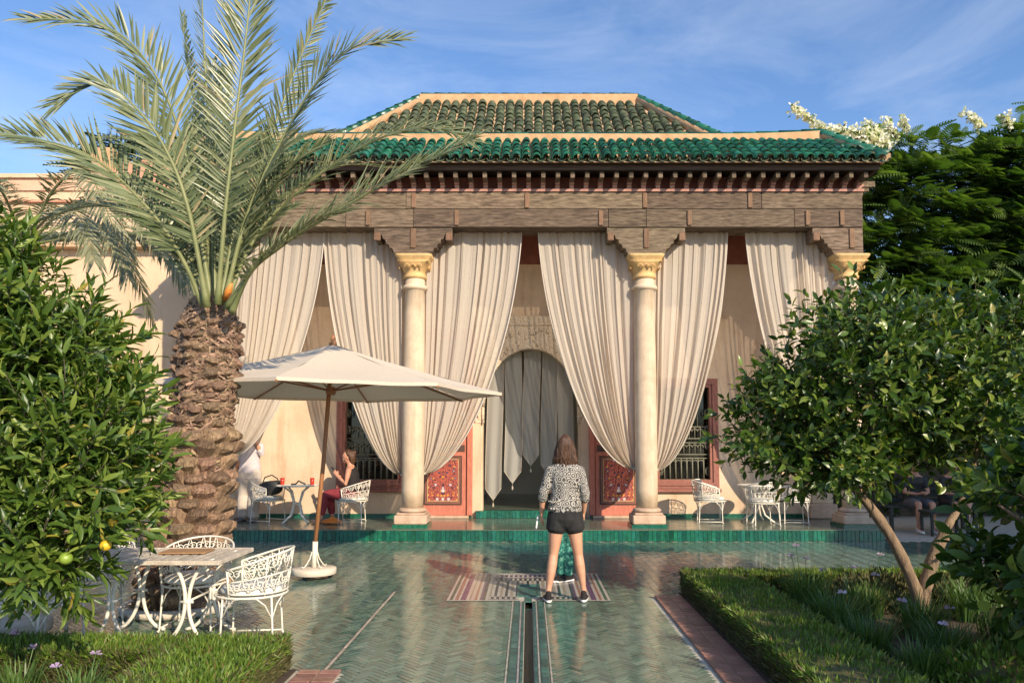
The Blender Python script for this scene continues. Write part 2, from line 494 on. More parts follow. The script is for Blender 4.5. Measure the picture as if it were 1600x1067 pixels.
M['skin'] = surf('skin', (0.56, 0.28, 0.17), (0.64, 0.34, 0.215), 9, 0.55, 0.05, 60)
M['skin_red'] = surf('skin_red', (0.52, 0.24, 0.15), (0.60, 0.30, 0.19), 9, 0.55)
M['hair'] = surf('hair', (0.04, 0.017, 0.009), (0.13, 0.058, 0.027), 10, 0.42, 0.6, 18, stretch=(9, 9, 0.6), c3=(0.26, 0.13, 0.06))
M['hair_dark'] = surf('hair_dark', (0.012, 0.009, 0.007), (0.04, 0.026, 0.018), 10, 0.5, 0.5, 30, stretch=(6, 6, 0.7))
M['white_cloth'] = surf('white_cloth', (0.68, 0.66, 0.64), (0.78, 0.76, 0.73), 10, 0.9)
M['rubber'] = surf('rubber', (0.70, 0.70, 0.68), (0.78, 0.78, 0.76), 10, 0.7)
M['water'] = surf('water', (0.018, 0.017, 0.012), (0.03, 0.027, 0.018), 4, 0.06, 0.05, 9)

# ================================================================== ground and paving
M['tile_floor'] = surf('tile_floor', (0.070, 0.125, 0.093), (0.118, 0.172, 0.128), 2.6, 0.13, 0.05, 9, c3=(0.19, 0.205, 0.152), piece=0.24, spec=0.5, rvar=0.10, coord='World', detail=10, lo=0.32, hi=0.58)
M['tile_border'] = surf('tile_border', (0.035, 0.10, 0.085), (0.06, 0.14, 0.115), 9, 0.2, 0.1, 50, piece=0.35, spec=0.5)
M['porch_floor'] = surf('porch_floor', (0.10, 0.135, 0.10), (0.16, 0.18, 0.13), 4, 0.16, 0.10, 16, c3=(0.22, 0.20, 0.14), rvar=0.06)

g = MB(); g.face([]) if False else None
def sheet(name, x0, x1, y0, y1, z, mat, parent=None, kind=None):
    b = MB(); b.v = [(x0,y0,z),(x1,y0,z),(x1,y1,z),(x0,y1,z)]; b.face((0,1,2,3))
    o = b.build(name, mat, parent)
    if kind: tag(o, kind=kind)
    return o

sheet('ground', -400, 400, -60, 900, -0.12, M['soil'], kind='structure')

CH0, CH1 = -0.036, 0.036            # water channel, half width
CHY = 7.86                          # where it ends, at the mosaic panel
pv = MB()
for x0, x1, y0, y1 in ((-14, CH0, -6, CHY), (CH1, 14, -6, CHY), (-14, 14, CHY, 12.6), (5.9, 14, 12.6, 17.5), (-14, -7.0, 12.6, 15.2)):
    b = len(pv.v)
    pv.v += [(x0,y0,-0.004),(x1,y0,-0.004),(x1,y1,-0.004),(x0,y1,-0.004)]
    pv.face((b,b+1,b+2,b+3))
paving = pv.build('paving', M['grout'])
tag(paving, kind='structure')
ch = MB()
ch.box(CH0-0.02, CH0, -6, CHY, -0.10, -0.0045); ch.box(CH1, CH1+0.02, -6, CHY, -0.10, -0.0045); ch.box(CH0-0.02, CH1+0.02, -6, CHY, -0.118, -0.10)
ch.build('channel_lining', M['wood_dark'], paving)
sheet('channel_water', CH0, CH1, -6, CHY, -0.035, M['water'], paving)

# beds, kerbs
BED_L = (-9.0, -1.62, -6.0, 5.52)
BED_R = (1.58, 9.0, -6.0, 8.28)
def in_rect(x, y, r, pad=0.0): return r[0]-pad < x < r[1]+pad and r[2]-pad < y < r[3]+pad
for nm_, r in (('bed_left', BED_L), ('bed_right', BED_R)):
    b = MB(); b.grid(lambda u, v: (r[0]+(r[1]-r[0])*u, r[2]+(r[3]-r[2])*v, 0.012+0.02*mnoise.noise(Vector((u*30, v*30, 1)))), 30, 40)
    tag(b.build('soil_bed', M['soil']), kind='structure')

def kerb(x0, x1, y0, y1, lab):
    k = tag(sheet('kerb', x0, x1, y0, y1, 0.0, M['grout']), kind='structure')
    me = MB().cbox(-0.0675, 0.0675, -0.045, 0.045, 0, 0.016, 0.003).mesh('kerb_brick', M['brick'])
    nx = max(1, round((x1-x0)/0.14)); w = (x1-x0)/nx
    y = y1-0.05; i = 0
    while y > max(y0, 4.7):
        for j in range(nx):
            link('brick', me, None, k, loc=(x0+w*(j+0.5), y, 0.001+random.uniform(0, 0.003)), rot=(random.uniform(-.012,.012), random.uniform(-.012,.012), random.uniform(-.02,.02)))
        y -= 0.0945; i += 1
    return k
kerb(-1.60, -1.30, -6, 5.5, 'left')
kerb(1.30, 1.575, -6, 8.1, 'right')

# herringbone of small glazed tiles
TW, TL, J = 0.046, 0.138, 0.005
hw, hl, c = (TW-J)/2, (TL-J)/2, 0.0016
tile_v = [(-hl,-hw,-0.004),(hl,-hw,-0.004),(hl,hw,-0.004),(-hl,hw,-0.004),
          (-hl+c,-hw+c,0.0),(hl-c,-hw+c,0.0),(hl-c,hw-c,0.0),(-hl+c,hw-c,0.0)]
tile_f = [(4,5,6,7),(0,1,5,4),(1,2,6,5),(2,3,7,6),(3,0,4,7)]
MAT_X, MAT_Y0, MAT_Y1 = 0.80, 7.90, 9.46
pos, ang = [], []
s45 = math.sqrt(0.5)
n3 = 3
for k in range(-260, 420):
    for mm in range(-70, 70):
        for v in (0, 1):
            if v == 0: u_, v_ = (k+3*mm)+1.5, (k-3*mm)+0.5
            else: u_, v_ = (k+3*mm)+5.5, (k-3*mm)+1.5
            u_ *= TW; v_ *= TW
            x, y = (u_-v_)*s45, (u_+v_)*s45
            if y < 4.9 or y > 12.46 or abs(x) > 0.82*y+0.4: continue
            if abs(x) > 9.5: continue
            if in_rect(x, y, BED_L, -0.0) or in_rect(x, y, BED_R, 0.0): continue
            if 1.30 < x < 1.58 and y < 8.05: continue
            if -1.60 < x < -1.30 and y < 5.45: continue
            if abs(x) < 0.11 and y < MAT_Y1: continue
            if abs(x) < MAT_X-0.06 and MAT_Y0+0.06 < y < MAT_Y1-0.06: continue
            if abs(x+1.43) < 0.0 and y < 8.4: continue
            pos.append((x, y, 0.001)); ang.append(R(45) if v == 0 else R(135))
pos = np.array(pos); ang = np.array(ang)
N = len(pos)
tx, ty = NR.normal(0, 0.0085, N), NR.normal(0, 0.0085, N)
pos[:, 2] += NR.uniform(-0.0007, 0.0007, N)
dx = np.stack([np.cos(ang), np.sin(ang), tx], 1)
up = np.stack([-ty, -tx*0.5, np.ones(N)], 1)
rot = np.zeros((N, 3, 3))
X = dx/np.linalg.norm(dx, axis=1, keepdims=True)
Y = np.cross(up, X); Y /= np.linalg.norm(Y, axis=1, keepdims=True)
Z = np.cross(X, Y)
rot[:, :, 0], rot[:, :, 1], rot[:, :, 2] = X, Y, Z
rn = NR.rand(N)
ppx = np.array([to_px(p)[:2] for p in pos])
vis = (ppx[:, 0] > 450) & (ppx[:, 0] < 1180) & (ppx[:, 1] < 1075)
order = np.argsort(np.where(vis, pos[:, 1], 99))
near = order[:300]
far = np.setdiff1d(np.arange(N), near)
tmesh = MB(); tmesh.v = tile_v; [tmesh.face(f) for f in tile_f]
tme = tmesh.mesh('floor_tile', M['tile_floor'])
for i in near:
    mt = Matrix.Identity(4)
    for a in range(3):
        for b in range(3): mt[a][b] = rot[i, a, b]
        mt[a][3] = pos[i, a]
    link('tile', tme, None, paving, mtx=mt)
tag(link('tile_field', scatter_mesh('tile_field', tile_v, tile_f, rot[far], pos[far], rn[far], M['tile_floor']), None, paving), kind='stuff')

# straight border rows beside the channel, round the mosaic and along the path
M['marble'] = surf('marble', (0.36, 0.32, 0.26), (0.56, 0.50, 0.42), 12, 0.35)
M['joint_pink'] = surf('joint_pink', (0.36, 0.27, 0.22), (0.50, 0.40, 0.33), 12, 0.4, 0.1, 40, piece=0.2)
bt = {}
def border_row(x, w, y0, y1, step, mat, z=0.0065):
    key = (round(w, 3), round(step, 3), mat)
    if key not in bt:
        bt[key] = MB().cbox(-w/2+0.002, w/2-0.002, -step/2+0.002, step/2-0.002, -0.006, 0, 0.0025).mesh('border_tile', M[mat])
    y = y1-step/2
    while y > y0:
        link('border_tile', bt[key], None, paving, loc=(x, y, z+random.uniform(-0.001, 0.001)), rot=(random.uniform(-.008,.008), random.uniform(-.008,.008), 0))
        y -= step
for s in (-1, 1):
    border_row(s*0.052, 0.026, 4.9, CHY, 0.055, 'tile_border')
    border_row(s*0.115, 0.058, 4.9, MAT_Y0, 0.105, 'tile_border')
    sheet('joint_strip', min(s*0.152, s*0.162), max(s*0.152, s*0.162), 4.0, MAT_Y0-0.02, 0.0052, M['marble'], paving)
    sheet('joint_strip', min(s*0.07, s*0.08), max(s*0.07, s*0.08), 4.0, MAT_Y0-0.02, 0.0052, M['marble'], paving)
border_row(-1.43, 0.024, 5.55, 8.35, 0.14, 'joint_pink')

# mosaic panel under the standing women
cols = {'w': (0.55, 0.49, 0.42), 'p': (0.13, 0.075, 0.16), 't': (0.36, 0.20, 0.14), 'd': (0.05, 0.05, 0.055), 'g': (0.04, 0.16, 0.10), 'b': (0.40, 0.33, 0.25)}
mm_ = {k: surf('mosaic_'+k, tuple(x*0.8 for x in c_), c_, 40, 0.2, 0.05, 60) for k, c_ in cols.items()}
keys = list(mm_)
mos = MB()
seqx = 'gwtwppwbwtwpdw'
pw = 0.0275
def piece(x0, x1, y0, y1, k):
    mos.mi = keys.index(k)
    j = 0.0016
    b = len(mos.v)
    t = [random.uniform(-0.0009, 0.0009) for _ in range(4)]
    mos.v += [(x0+j,y0+j,0.0068+t[0]),(x1-j,y0+j,0.0068+t[1]),(x1-j,y1-j,0.0068+t[2]),(x0+j,y1-j,0.0068+t[3])]
    mos.face((b,b+1,b+2,b+3))
for s in (-1, 1):
    for i, k in enumerate(seqx):
        xa = s*(MAT_X-i*pw); xb = s*(MAT_X-(i+1)*pw)
        y = MAT_Y0
        while y < MAT_Y1-0.01:
            y2 = min(MAT_Y1, y+0.11)
            piece(min(xa, xb), max(xa, xb), y, y2, k); y = y2
xin = MAT_X-len(seqx)*pw
rows = ['w', 'd', 'x', 'd', 'w', 'f', 'w', 'd', 'x', 'd', 'w']
def inner(x0, x1):
    x = x0; i = 0
    while x < x1-0.01:
        x2 = min(x1, x+0.028)
        k = 'w' if i % 2 else 'b' if i % 4 == 0 else 'd'
        for y0, y1, kk in ((MAT_Y0, MAT_Y0+.04, 'w'), (MAT_Y0+.04, MAT_Y0+.06, 'd'), (MAT_Y0+.06, MAT_Y0+.15, 'd' if i % 2 else 'w'),
                           (MAT_Y0+.15, MAT_Y0+.17, 'd'), (MAT_Y0+.17, MAT_Y0+.20, 'w'),
                           (MAT_Y0+.20, MAT_Y0+.42, k), (MAT_Y0+.42, MAT_Y0+.64, k), (MAT_Y0+.64, MAT_Y0+.86, k), (MAT_Y0+.86, MAT_Y0+1.08, k),
                           (MAT_Y0+1.08, MAT_Y0+1.10, 'd'), (MAT_Y0+1.10, MAT_Y0+1.24, 'd' if i % 2 else 'w'), (MAT_Y0+1.24, MAT_Y0+1.27, 'p'),
                           (MAT_Y0+1.27, MAT_Y0+1.32, 'w'), (MAT_Y0+1.32, MAT_Y0+1.46, 'p' if i % 2 else 'w'), (MAT_Y0+1.46, MAT_Y1, 'w')):
            if -0.1 < (x+x2)/2 < 0.1 and y0 < MAT_Y0+0.2: continue
            if -0.13 < (x+x2)/2 < 0.13 and MAT_Y0+.19 < y0 < MAT_Y0+0.85: continue
            piece(x, x2, y0, y1, kk)
        x = x2; i += 1
inner(-xin, xin)
for s_ in (-1, 1): piece(min(s_*MAT_X, s_*(MAT_X+0.03)), max(s_*MAT_X, s_*(MAT_X+0.03)), MAT_Y0-0.03, MAT_Y1+0.03, 'w')
piece(-MAT_X, -0.085, MAT_Y0-0.03, MAT_Y0, 'w'); piece(0.085, MAT_X, MAT_Y0-0.03, MAT_Y0, 'w'); piece(-MAT_X, MAT_X, MAT_Y1, MAT_Y1+0.03, 'w')
mo = mos.build('mosaic_panel', [mm_[k] for k in keys], paving)
tag(mo, kind='stuff')
# small sunk basin where the channel starts
bs = MB()
bs.box(-0.125, -0.095, MAT_Y0+0.2, MAT_Y0+0.84, -0.004, 0.012); bs.box(0.095, 0.125, MAT_Y0+0.2, MAT_Y0+0.84, -0.004, 0.012)
bs.box(-0.095, 0.095, MAT_Y0+0.81, MAT_Y0+0.84, -0.004, 0.012); bs.box(-0.095, 0.095, MAT_Y0+0.2, MAT_Y0+0.23, -0.004, 0.012)
bs.box(-0.095, 0.095, MAT_Y0+0.23, MAT_Y0+0.81, -0.0035, 0.002)
bs.build('basin', M['tile_border'], paving)
sp = MB(); sp.box(-0.034, 0.034, CHY-0.02, MAT_Y0+0.2, -0.004, 0.006); sp.build('spout', M['tile_border'], paving)

# ================================================================== pavilion
pav = empty('pavilion', (0, 14.5, 0))
tag(pav, 'arcaded pavilion with green tiled roof, wooden beam, slender columns and arched doorway', 'pavilion')
PO = Vector((0, 14.5, 0))
def ppart(mb, name, mats, parent=None):
    me = mb.mesh(name, mats)
    if parent is None: return link(name, me, None, pav, loc=-PO)
    return link(name, me, None, parent)
def pl(name, me, loc=None, rot=None, mtx=None, parent=None):
    if mtx is not None:
        return link(name, me, None, parent or pav, mtx=Matrix.Translation(-PO) @ mtx if parent is None else mtx)
    l = Vector(loc) - (PO if parent is None else Vector((0,0,0)))
    return link(name, me, None, parent or pav, loc=l, rot=rot)

PZ = 0.19
YW = 14.5
XR, XL = 5.72, -6.6
plat = ppart(MB().box(XL, XR, 12.515, 19.2, -0.05, PZ-0.012), 'platform', M['mortar'])
pf = MB(); pf.box(XL, XR+0.0, 12.50, YW+0.02, PZ-0.012, PZ); ppart(pf, 'porch_floor', M['porch_floor'], plat)
# upright glazed tiles on the riser
tw_ = 0.068
me_st = MB().cbox(-tw_/2+0.002, tw_/2-0.002, -0.012, 0.004, 0, PZ-0.018, 0.003).mesh('riser_tile', M['tile_step'])
x = XL+0.6
while x < XR:
    link('tile', me_st, None, plat, loc=(x, 12.511+random.uniform(-0.001, 0.001), 0.002), rot=(random.uniform(-.01,.01), 0, random.uniform(-.015,.015)))
    x += tw_
for i in range(8):
    link('tile', me_st, None, plat, loc=(XR+0.004, 12.56+i*tw_, 0.002), rot=(0, 0, R(90)))

# ---- back wall with door and windows
def wall_with_holes(x0, x1, z0, z1, y0, y1, holes):
    """holes: (xa, xb, za, zb, arch_rise). Front and back faces made of strips, reveals included"""
    b = MB()
    xs = sorted({x0, x1} | {h[0] for h in holes} | {h[1] for h in holes})
    for xa, xb in zip(xs, xs[1:]):
        hs = [h for h in holes if h[0] <= xa+1e-6 and h[1] >= xb-1e-6]
        if not hs:
            b.box(xa, xb, y0, y1, z0, z1); continue
        h = hs[0]
        if h[2] > z0: b.box(xa, xb, y0, y1, z0, h[2])
        if not h[4]:
            b.box(xa, xb, y0, y1, h[3], z1)
        else:
            n = 20; xc = (xa+xb)/2; w = (xb-xa)/2
            def zz(t):      # slightly pointed horseshoe head
                q = abs(t)
                return h[3] + h[4]*((1-q**2.1)**0.55)
            pts = [(xc+w*(-1+2*i/n), zz(-1+2*i/n)) for i in range(n+1)]
            poly = [(xb, z1), (xa, z1)]
            for i in range(n):
                (xa_, za_), (xb_, zb_) = pts[i], pts[i+1]
                b.prism([(xa_, za_), (xb_, zb_), (xb_, z1), (xa_, z1)], y0, y1)
    return b
DOOR = (-0.86, 0.94, PZ, 2.25, 1.12)
WIN_L = (-3.48, -2.42, 0.86, 2.62, 0)
WIN_R = (2.42, 3.44, 0.86, 2.66, 0)
ppart(wall_with_holes(XL+0.2, XR-0.05, PZ-0.01, 6.2, YW, YW+0.32, [DOOR, WIN_L, WIN_R]), 'wall', M['plaster'])
ppart(MB().box(XR-0.37, XR-0.05, YW+0.32, 19.1, PZ, 6.2), 'wall', M['plaster'])
ppart(MB().box(XL+0.2, XL+0.52, YW+0.32, 19.1, PZ, 6.2), 'wall', M['plaster'])
ppart(MB().box(XL+0.2, XR-0.05, 19.1, 19.4, PZ, 6.2), 'wall', M['inner'])
ppart(MB().box(-2.2, -2.0, YW+0.32, 19.1, PZ, 4.4), 'room_wall', M['inner'])
ppart(MB().box(2.2, 2.4, YW+0.32, 19.1, PZ, 4.4), 'room_wall', M['inner'])
ppart(MB().box(-2.2, 2.4, YW+0.32, 19.1, 4.4, 4.5), 'room_ceiling', M['inner'])
ppart(MB().box(-2.0, 2.2, YW+0.02, 19.1, PZ-0.011, PZ+0.13), 'room_floor', M['porch_floor'])
ppart(MB().box(XL+0.2, XR-0.05, YW-0.05, YW, 4.98, 5.9), 'frieze', M['wood_red'])
sk = MB(); sk.box(XL+0.3, -1.05, YW-0.012, YW, PZ, PZ+0.07); sk.box(1.15, XR-0.06, YW-0.012, YW, PZ, PZ+0.07)
ppart(sk, 'skirting', M['tile_step'])
# pilaster at the corner
pb = MB(); pb.cbox(5.22, 5.62, YW-0.22, YW, PZ+0.27, 4.3, 0.015); pb.mi = 1; pb.cbox(5.16, 5.68, YW-0.28, YW, PZ, PZ+0.27, 0.02)
ppart(pb, 'pilaster', [M['stone'], M['stone_base']])
pb = MB(); pb.cbox(-5.75, -5.3, YW-0.22, YW, PZ+0.27, 4.3, 0.015); pb.mi = 1; pb.cbox(-5.8, -5.25, YW-0.28, YW, PZ, PZ+0.27, 0.02)
ppart(pb, 'pilaster', [M['stone'], M['stone_base']])
# door step with glazed tiles
ds = ppart(MB().box(-0.98, 0.30+0.76, YW-0.16, YW+0.02, PZ, PZ+0.135), 'door_step', M['tile_step'])
me_ds = MB().cbox(-tw_/2+0.002, tw_/2-0.002, -0.01, 0.002, 0, 0.125, 0.003).mesh('step_tile', M['tile_step'])
for i in range(30):
    link('tile', me_ds, None, ds, loc=(-0.945+i*tw_, YW-0.161, PZ+0.004), rot=(random.uniform(-.01,.01), 0, random.uniform(-.015,.015)))

# ---- carved stucco surround of the arch
def carved(name, c1, c2, sc):
    m, n, l, p = nm(name)
    tc = n.new('ShaderNodeTexCoord')
    v = n.new('ShaderNodeTexVoronoi'); v.feature = 'SMOOTH_F1'; v.inputs['Scale'].default_value = sc
    nz = n.new('ShaderNodeTexNoise'); nz.inputs['Scale'].default_value = sc*1.2; nz.inputs['Detail'].default_value = 3
    wv = n.new('ShaderNodeTexVoronoi'); wv.inputs['Scale'].default_value = sc*2.6
    l.new(tc.outputs['Object'], v.inputs['Vector']); l.new(tc.outputs['Object'], wv.inputs['Vector'])
    mx = n.new('ShaderNodeMath'); mx.operation = 'MULTIPLY'
    l.new(v.outputs['Distance'], mx.inputs[0]); l.new(wv.outputs['Distance'], mx.inputs[1])
    rp = n.new('ShaderNodeValToRGB'); e = rp.color_ramp.elements
    e[0].position, e[0].color = 0.02, rgba(c1); e[1].position, e[1].color = 0.16, rgba(c2)
    l.new(mx.outputs[0], rp.inputs['Fac']); l.new(rp.outputs['Color'], p.inputs['Base Color'])
    bp = n.new('ShaderNodeBump'); bp.inputs['Strength'].default_value = 0.9; bp.inputs['Distance'].default_value = 0.03
    l.new(mx.outputs[0], bp.inputs['Height']); l.new(bp.outputs['Normal'], p.inputs['Normal'])
    p.inputs['Roughness'].default_value = 0.9
    return m
M['stucco'] = carved('stucco', (0.44, 0.33, 0.22), (0.70, 0.57, 0.42), 17)
xc, w = 0.04, 0.90
def archz(t): return 2.25 + 1.12*((1-min(1, abs(t))**2.1)**0.55)
sb = MB()
n = 24
for i in range(n):
    ta, tb = -1+2*i/n, -1+2*(i+1)/n
    sb.prism([(xc+w*ta, archz(ta)-0.02), (xc+w*tb, archz(tb)-0.02), (xc+w*tb, 3.80), (xc+w*ta, 3.80)], YW-0.06, YW)
sb.box(xc-w-0.14, xc-w, YW-0.06, YW, 1.95, 3.80); sb.box(xc+w, xc+w+0.14, YW-0.06, YW, 1.95, 3.80)
stu = ppart(sb, 'arch_surround', M['stucco'])
tr = MB(); tr.box(xc-w-0.17, xc+w+0.17, YW-0.085, YW, 3.80, 3.845); tr.box(xc-w-0.15, xc+w+0.15, YW-0.072, YW, 3.845, 3.98)
tr.tube([(xc+w*t, YW-0.065, archz(t)+0.0) for t in [(-1+2*i/40) for i in range(41)]], 0.03, 6)
for s in (-1, 1): tr.tube([(xc+s*w, YW-0.065, 2.27), (xc+s*w, YW-0.065, 1.95)], 0.03, 6)
ppart(tr, 'arch_moulding', M['stucco'], stu)
# carved rosettes and leaves standing proud of the panel
ro = MB()
for i in range(230):
    t = random.uniform(-1.1, 1.1); z = random.uniform(2.0, 3.76); x_ = xc+w*t
    if abs(t) < 0.97 and z < archz(t)+0.05: continue
    r = random.uniform(0.018, 0.034)
    ro.sphere((x_, YW-0.064, z), (r, 0.032, r*random.uniform(0.6, 1.5)), 6, 4)
ppart(ro, 'carving', M['stucco'], stu)

# ---- painted door leaves folded back against the wall
def floral(name):
    m, n, l, p = nm(name)
    tc = n.new('ShaderNodeTexCoord')
    sep = n.new('ShaderNodeSeparateXYZ'); l.new(tc.outputs['Object'], sep.inputs[0])
    ab = n.new('ShaderNodeMath'); ab.operation = 'ABSOLUTE'; l.new(sep.outputs['X'], ab.inputs[0])   # mirrored about the panel's middle
    cb = n.new('ShaderNodeCombineXYZ'); l.new(ab.outputs[0], cb.inputs['X']); l.new(sep.outputs['Z'], cb.inputs['Z'])
    def vor(scale, off):
        mp = n.new('ShaderNodeMapping'); mp.inputs['Location'].default_value = off
        l.new(cb.outputs[0], mp.inputs['Vector'])
        v = n.new('ShaderNodeTexVoronoi'); v.inputs['Scale'].default_value = scale; v.inputs['Randomness'].default_value = 0.75
        l.new(mp.outputs[0], v.inputs['Vector']); return v
    def lay(base, mask, col):
        mx = n.new('ShaderNodeMixRGB'); l.new(mask, mx.inputs['Fac']); l.new(base, mx.inputs['Color1'])
        if isinstance(col, tuple): mx.inputs['Color2'].default_value = rgba(col)
        else: l.new(col, mx.inputs['Color2'])
        return mx.outputs['Color']
    def less(a, t, soft=0.03):
        r = n.new('ShaderNodeMapRange'); r.inputs['From Min'].default_value = t; r.inputs['From Max'].default_value = t-soft
        l.new(a, r.inputs['Value']); return r.outputs[0]
    base = n.new('ShaderNodeRGB'); base.outputs[0].default_value = (0.42, 0.085, 0.055, 1)
    nz = n.new('ShaderNodeTexWave'); nz.inputs['Scale'].default_value = 5.5; nz.inputs['Distortion'].default_value = 14; nz.inputs['Detail'].default_value = 2.5
    nz.inputs['Detail Scale'].default_value = 2.2
    l.new(cb.outputs[0], nz.inputs['Vector'])
    c_ = lay(base.outputs[0], less(nz.outputs['Fac'], 0.25, 0.08), (0.05, 0.02, 0.03))
    v1 = vor(13, (0.3, 0, 0.1)); c_ = lay(c_, less(v1.outputs['Distance'], 0.30), (0.62, 0.24, 0.03))
    c_ = lay(c_, less(v1.outputs['Distance'], 0.12), (0.75, 0.5, 0.2))
    v2 = vor(8.5, (0.05, 0, 0.27)); c_ = lay(c_, less(v2.outputs['Distance'], 0.36), (0.10, 0.05, 0.09))
    c_ = lay(c_, less(v2.outputs['Distance'], 0.30), (0.62, 0.42, 0.40)); c_ = lay(c_, less(v2.outputs['Distance'], 0.15), (0.72, 0.62, 0.55))
    l.new(c_, p.inputs['Base Color']); p.inputs['Roughness'].default_value = 0.6
    return m
M['floral'] = floral('floral')
M['door_pink'] = surf('door_pink', (0.46, 0.135, 0.085), (0.56, 0.19, 0.125), 7, 0.6, 0.15, 40, stretch=(4, 4, 1))
M['door_line'] = surf('door_line', (0.055, 0.03, 0.025), (0.10, 0.05, 0.035), 7, 0.6)
M['gilt'] = surf('gilt', (0.55, 0.34, 0.16), (0.66, 0.44, 0.24), 20, 0.6)
def door_leaf(x0, x1):
    w_ = (x1-x0)/2; xm = (x0+x1)/2
    z0, z1 = PZ+0.05, 3.72
    d = link('door', MB().cbox(-w_, w_, -0.03, 0.03, z0, z1, 0.006).mesh('door_leaf', M['door_pink']), None, pav, loc=Vector((xm, YW-0.10, 0))-PO)
    for za, zb in ((0.44, 1.34), (1.62, 2.42), (2.6, 3.5)):
        zc = (za+zb)/2
        fr = MB()
        for k, (ins, dep, mi) in enumerate(((0.0, 0.052, 1), (0.03, 0.047, 0), (0.045, 0.050, 1), (0.06, 0.044, 2))):
            fr.mi = mi
            a, b_ = w_-0.08-ins, (zb-za)/2-ins
            t_ = 0.03 if k == 0 else 0.012
            fr.box(-a, a, -dep, -0.03, b_-t_, b_); fr.box(-a, a, -dep, -0.03, -b_, -b_+t_)
            fr.box(-a, -a+t_, -dep, -0.03, -b_+t_, b_-t_); fr.box(a-t_, a, -dep, -0.03, -b_+t_, b_-t_)
        f = link('panel_frame', fr.mesh('panel_frame', [M['door_pink'], M['door_line'], M['gilt']]), None, d, loc=(0, 0, zc))
        a, b_ = w_-0.145, (zb-za)/2-0.065
        link('painted_panel', MB().box(-a, a, -0.0425, -0.031, -b_, b_).mesh('painted_panel', M['floral']), None, d, loc=(0, 0, zc))
    link('cross_rail', MB().box(-w_+0.03, w_-0.03, -0.044, -0.03, 1.42, 1.54).mesh('cross_rail', M['door_line']), None, d)
    link('threshold', MB().cbox(-w_-0.05, w_+0.05, -0.10, 0.06, PZ+0.002, PZ+0.05, 0.006).mesh('threshold', M['stone_base']), None, d)
    # tall outer frame post on the doorway side
    s = 1 if xm < 0 else -1
    link('door_post', MB().cbox(s*w_-0.05, s*w_+0.05, -0.07, 0.09, PZ+0.05, z1, 0.01).mesh('door_post', M['door_pink']), None, d, loc=(s*0.06, 0, 0))
    lt = MB()
    lt.cbox(-0.025, 0.025, -0.075, -0.034, 1.93, 2.15, 0.008); lt.tube([(0, -0.075, 2.1), (0.02, -0.10, 2.05), (0, -0.10, 1.98), (-0.02, -0.08, 2.0)], 0.012, 6)
    link('door_latch', lt.mesh('door_latch', M['iron_white']), None, d, loc=(s*(w_-0.04), 0, 0))
    return d
door_leaf(-2.02, -1.16)
door_leaf(1.24, 2.10)
jb = MB(); jb.box(-1.06, -0.90, YW-0.05, YW, PZ, 1.95); jb.box(0.98, 1.14, YW-0.05, YW, PZ, 1.95)
ppart(jb, 'door_jamb', M['plaster'])

# ---- windows with iron grilles
M['frame_red'] = surf('frame_red', (0.24, 0.085, 0.06), (0.33, 0.13, 0.095), 6, 0.65, 0.2, 30, stretch=(3, 3, 3))
M['grille'] = surf('grille', (0.13, 0.13, 0.09), (0.22, 0.21, 0.15), 20, 0.6)
def window(h):
    xa, xb, za, zb, _ = h
    xm = (xa+xb)/2; wd = xb-xa; ht = zb-za
    wn_ = link('window', MB().box(-wd/2, wd/2, 0.22, 0.24, 0, ht).mesh('window_glass', M['glass']), None, pav, loc=Vector((xm, YW, za))-PO)
    f = MB()
    for o_, dpt in ((0.13, -0.035), (0.075, -0.055), (0.02, -0.03)):
        a0, a1 = -wd/2-o_, -wd/2-o_+0.055
        f.box(a0, a1, dpt, 0.04, -o_, ht+o_); f.box(-a1, -a0, dpt, 0.04, -o_, ht+o_)
        f.box(a1, -a1, dpt, 0.04, -o_, -o_+0.055); f.box(a1, -a1, dpt, 0.04, ht+o_-0.055, ht+o_)
    link('window_frame', f.mesh('window_frame', M['frame_red']), None, wn_)
    link('sill', MB().cbox(-wd/2-0.16, wd/2+0.16, -0.08, 0.0, -0.20, -0.135, 0.008).mesh('sill', M['frame_red']), None, wn_)
    gr = MB(); r = 0.011; yg = 0.06
    nb = 7
    tiers = [0.03, 0.43, 0.50, 0.72, 0.80, 1.02, ht-0.03]
    for z in tiers: gr.tube([(-wd/2+0.01, yg, z), (wd/2-0.01, yg, z)], r, 5)
    for i in range(nb+1):
        x_ = -wd/2+0.14+(wd-0.28)*i/nb
        gr.tube([(x_, yg, 0.03), (x_, yg, 0.43)], r*1.2, 5)
        if i < nb:
            x2 = -wd/2+0.14+(wd-0.28)*(i+1)/nb; xm2 = (x_+x2)/2; rr = (x2-x_)/2
            for zt in (0.34, 0.63, 0.93):
                gr.tube([(xm2+rr*math.cos(a), yg, zt+rr*math.sin(a)) for a in [math.pi*k/8 for k in range(9)]], r*0.9, 5)
            gr.tube([(xm2, yg, 0.50), (xm2, yg, 0.72)], r*0.8, 4); gr.tube([(xm2, yg, 0.80), (xm2, yg, 1.02)], r*0.8, 4)
        if i % 2 == 0 and i > 0: gr.tube([(x_, yg, 1.02), (x_, yg, ht-0.03)], r, 5)
    for s in (-1, 1):
        for zb_ in (0.06, 0.55, 0.84, 1.15):
            cx_ = s*(wd/2-0.07)
            pts = [(cx_+s*0.05*math.cos(a)*(1-a/16), yg, zb_+0.12+0.09*math.sin(a)*(1-a/16)) for a in [k*0.5 for k in range(26)]]
            gr.tube(pts, r*0.7, 4)
    link('grille', gr.mesh('grille', M['grille']), None, wn_)
window(WIN_L); window(WIN_R)

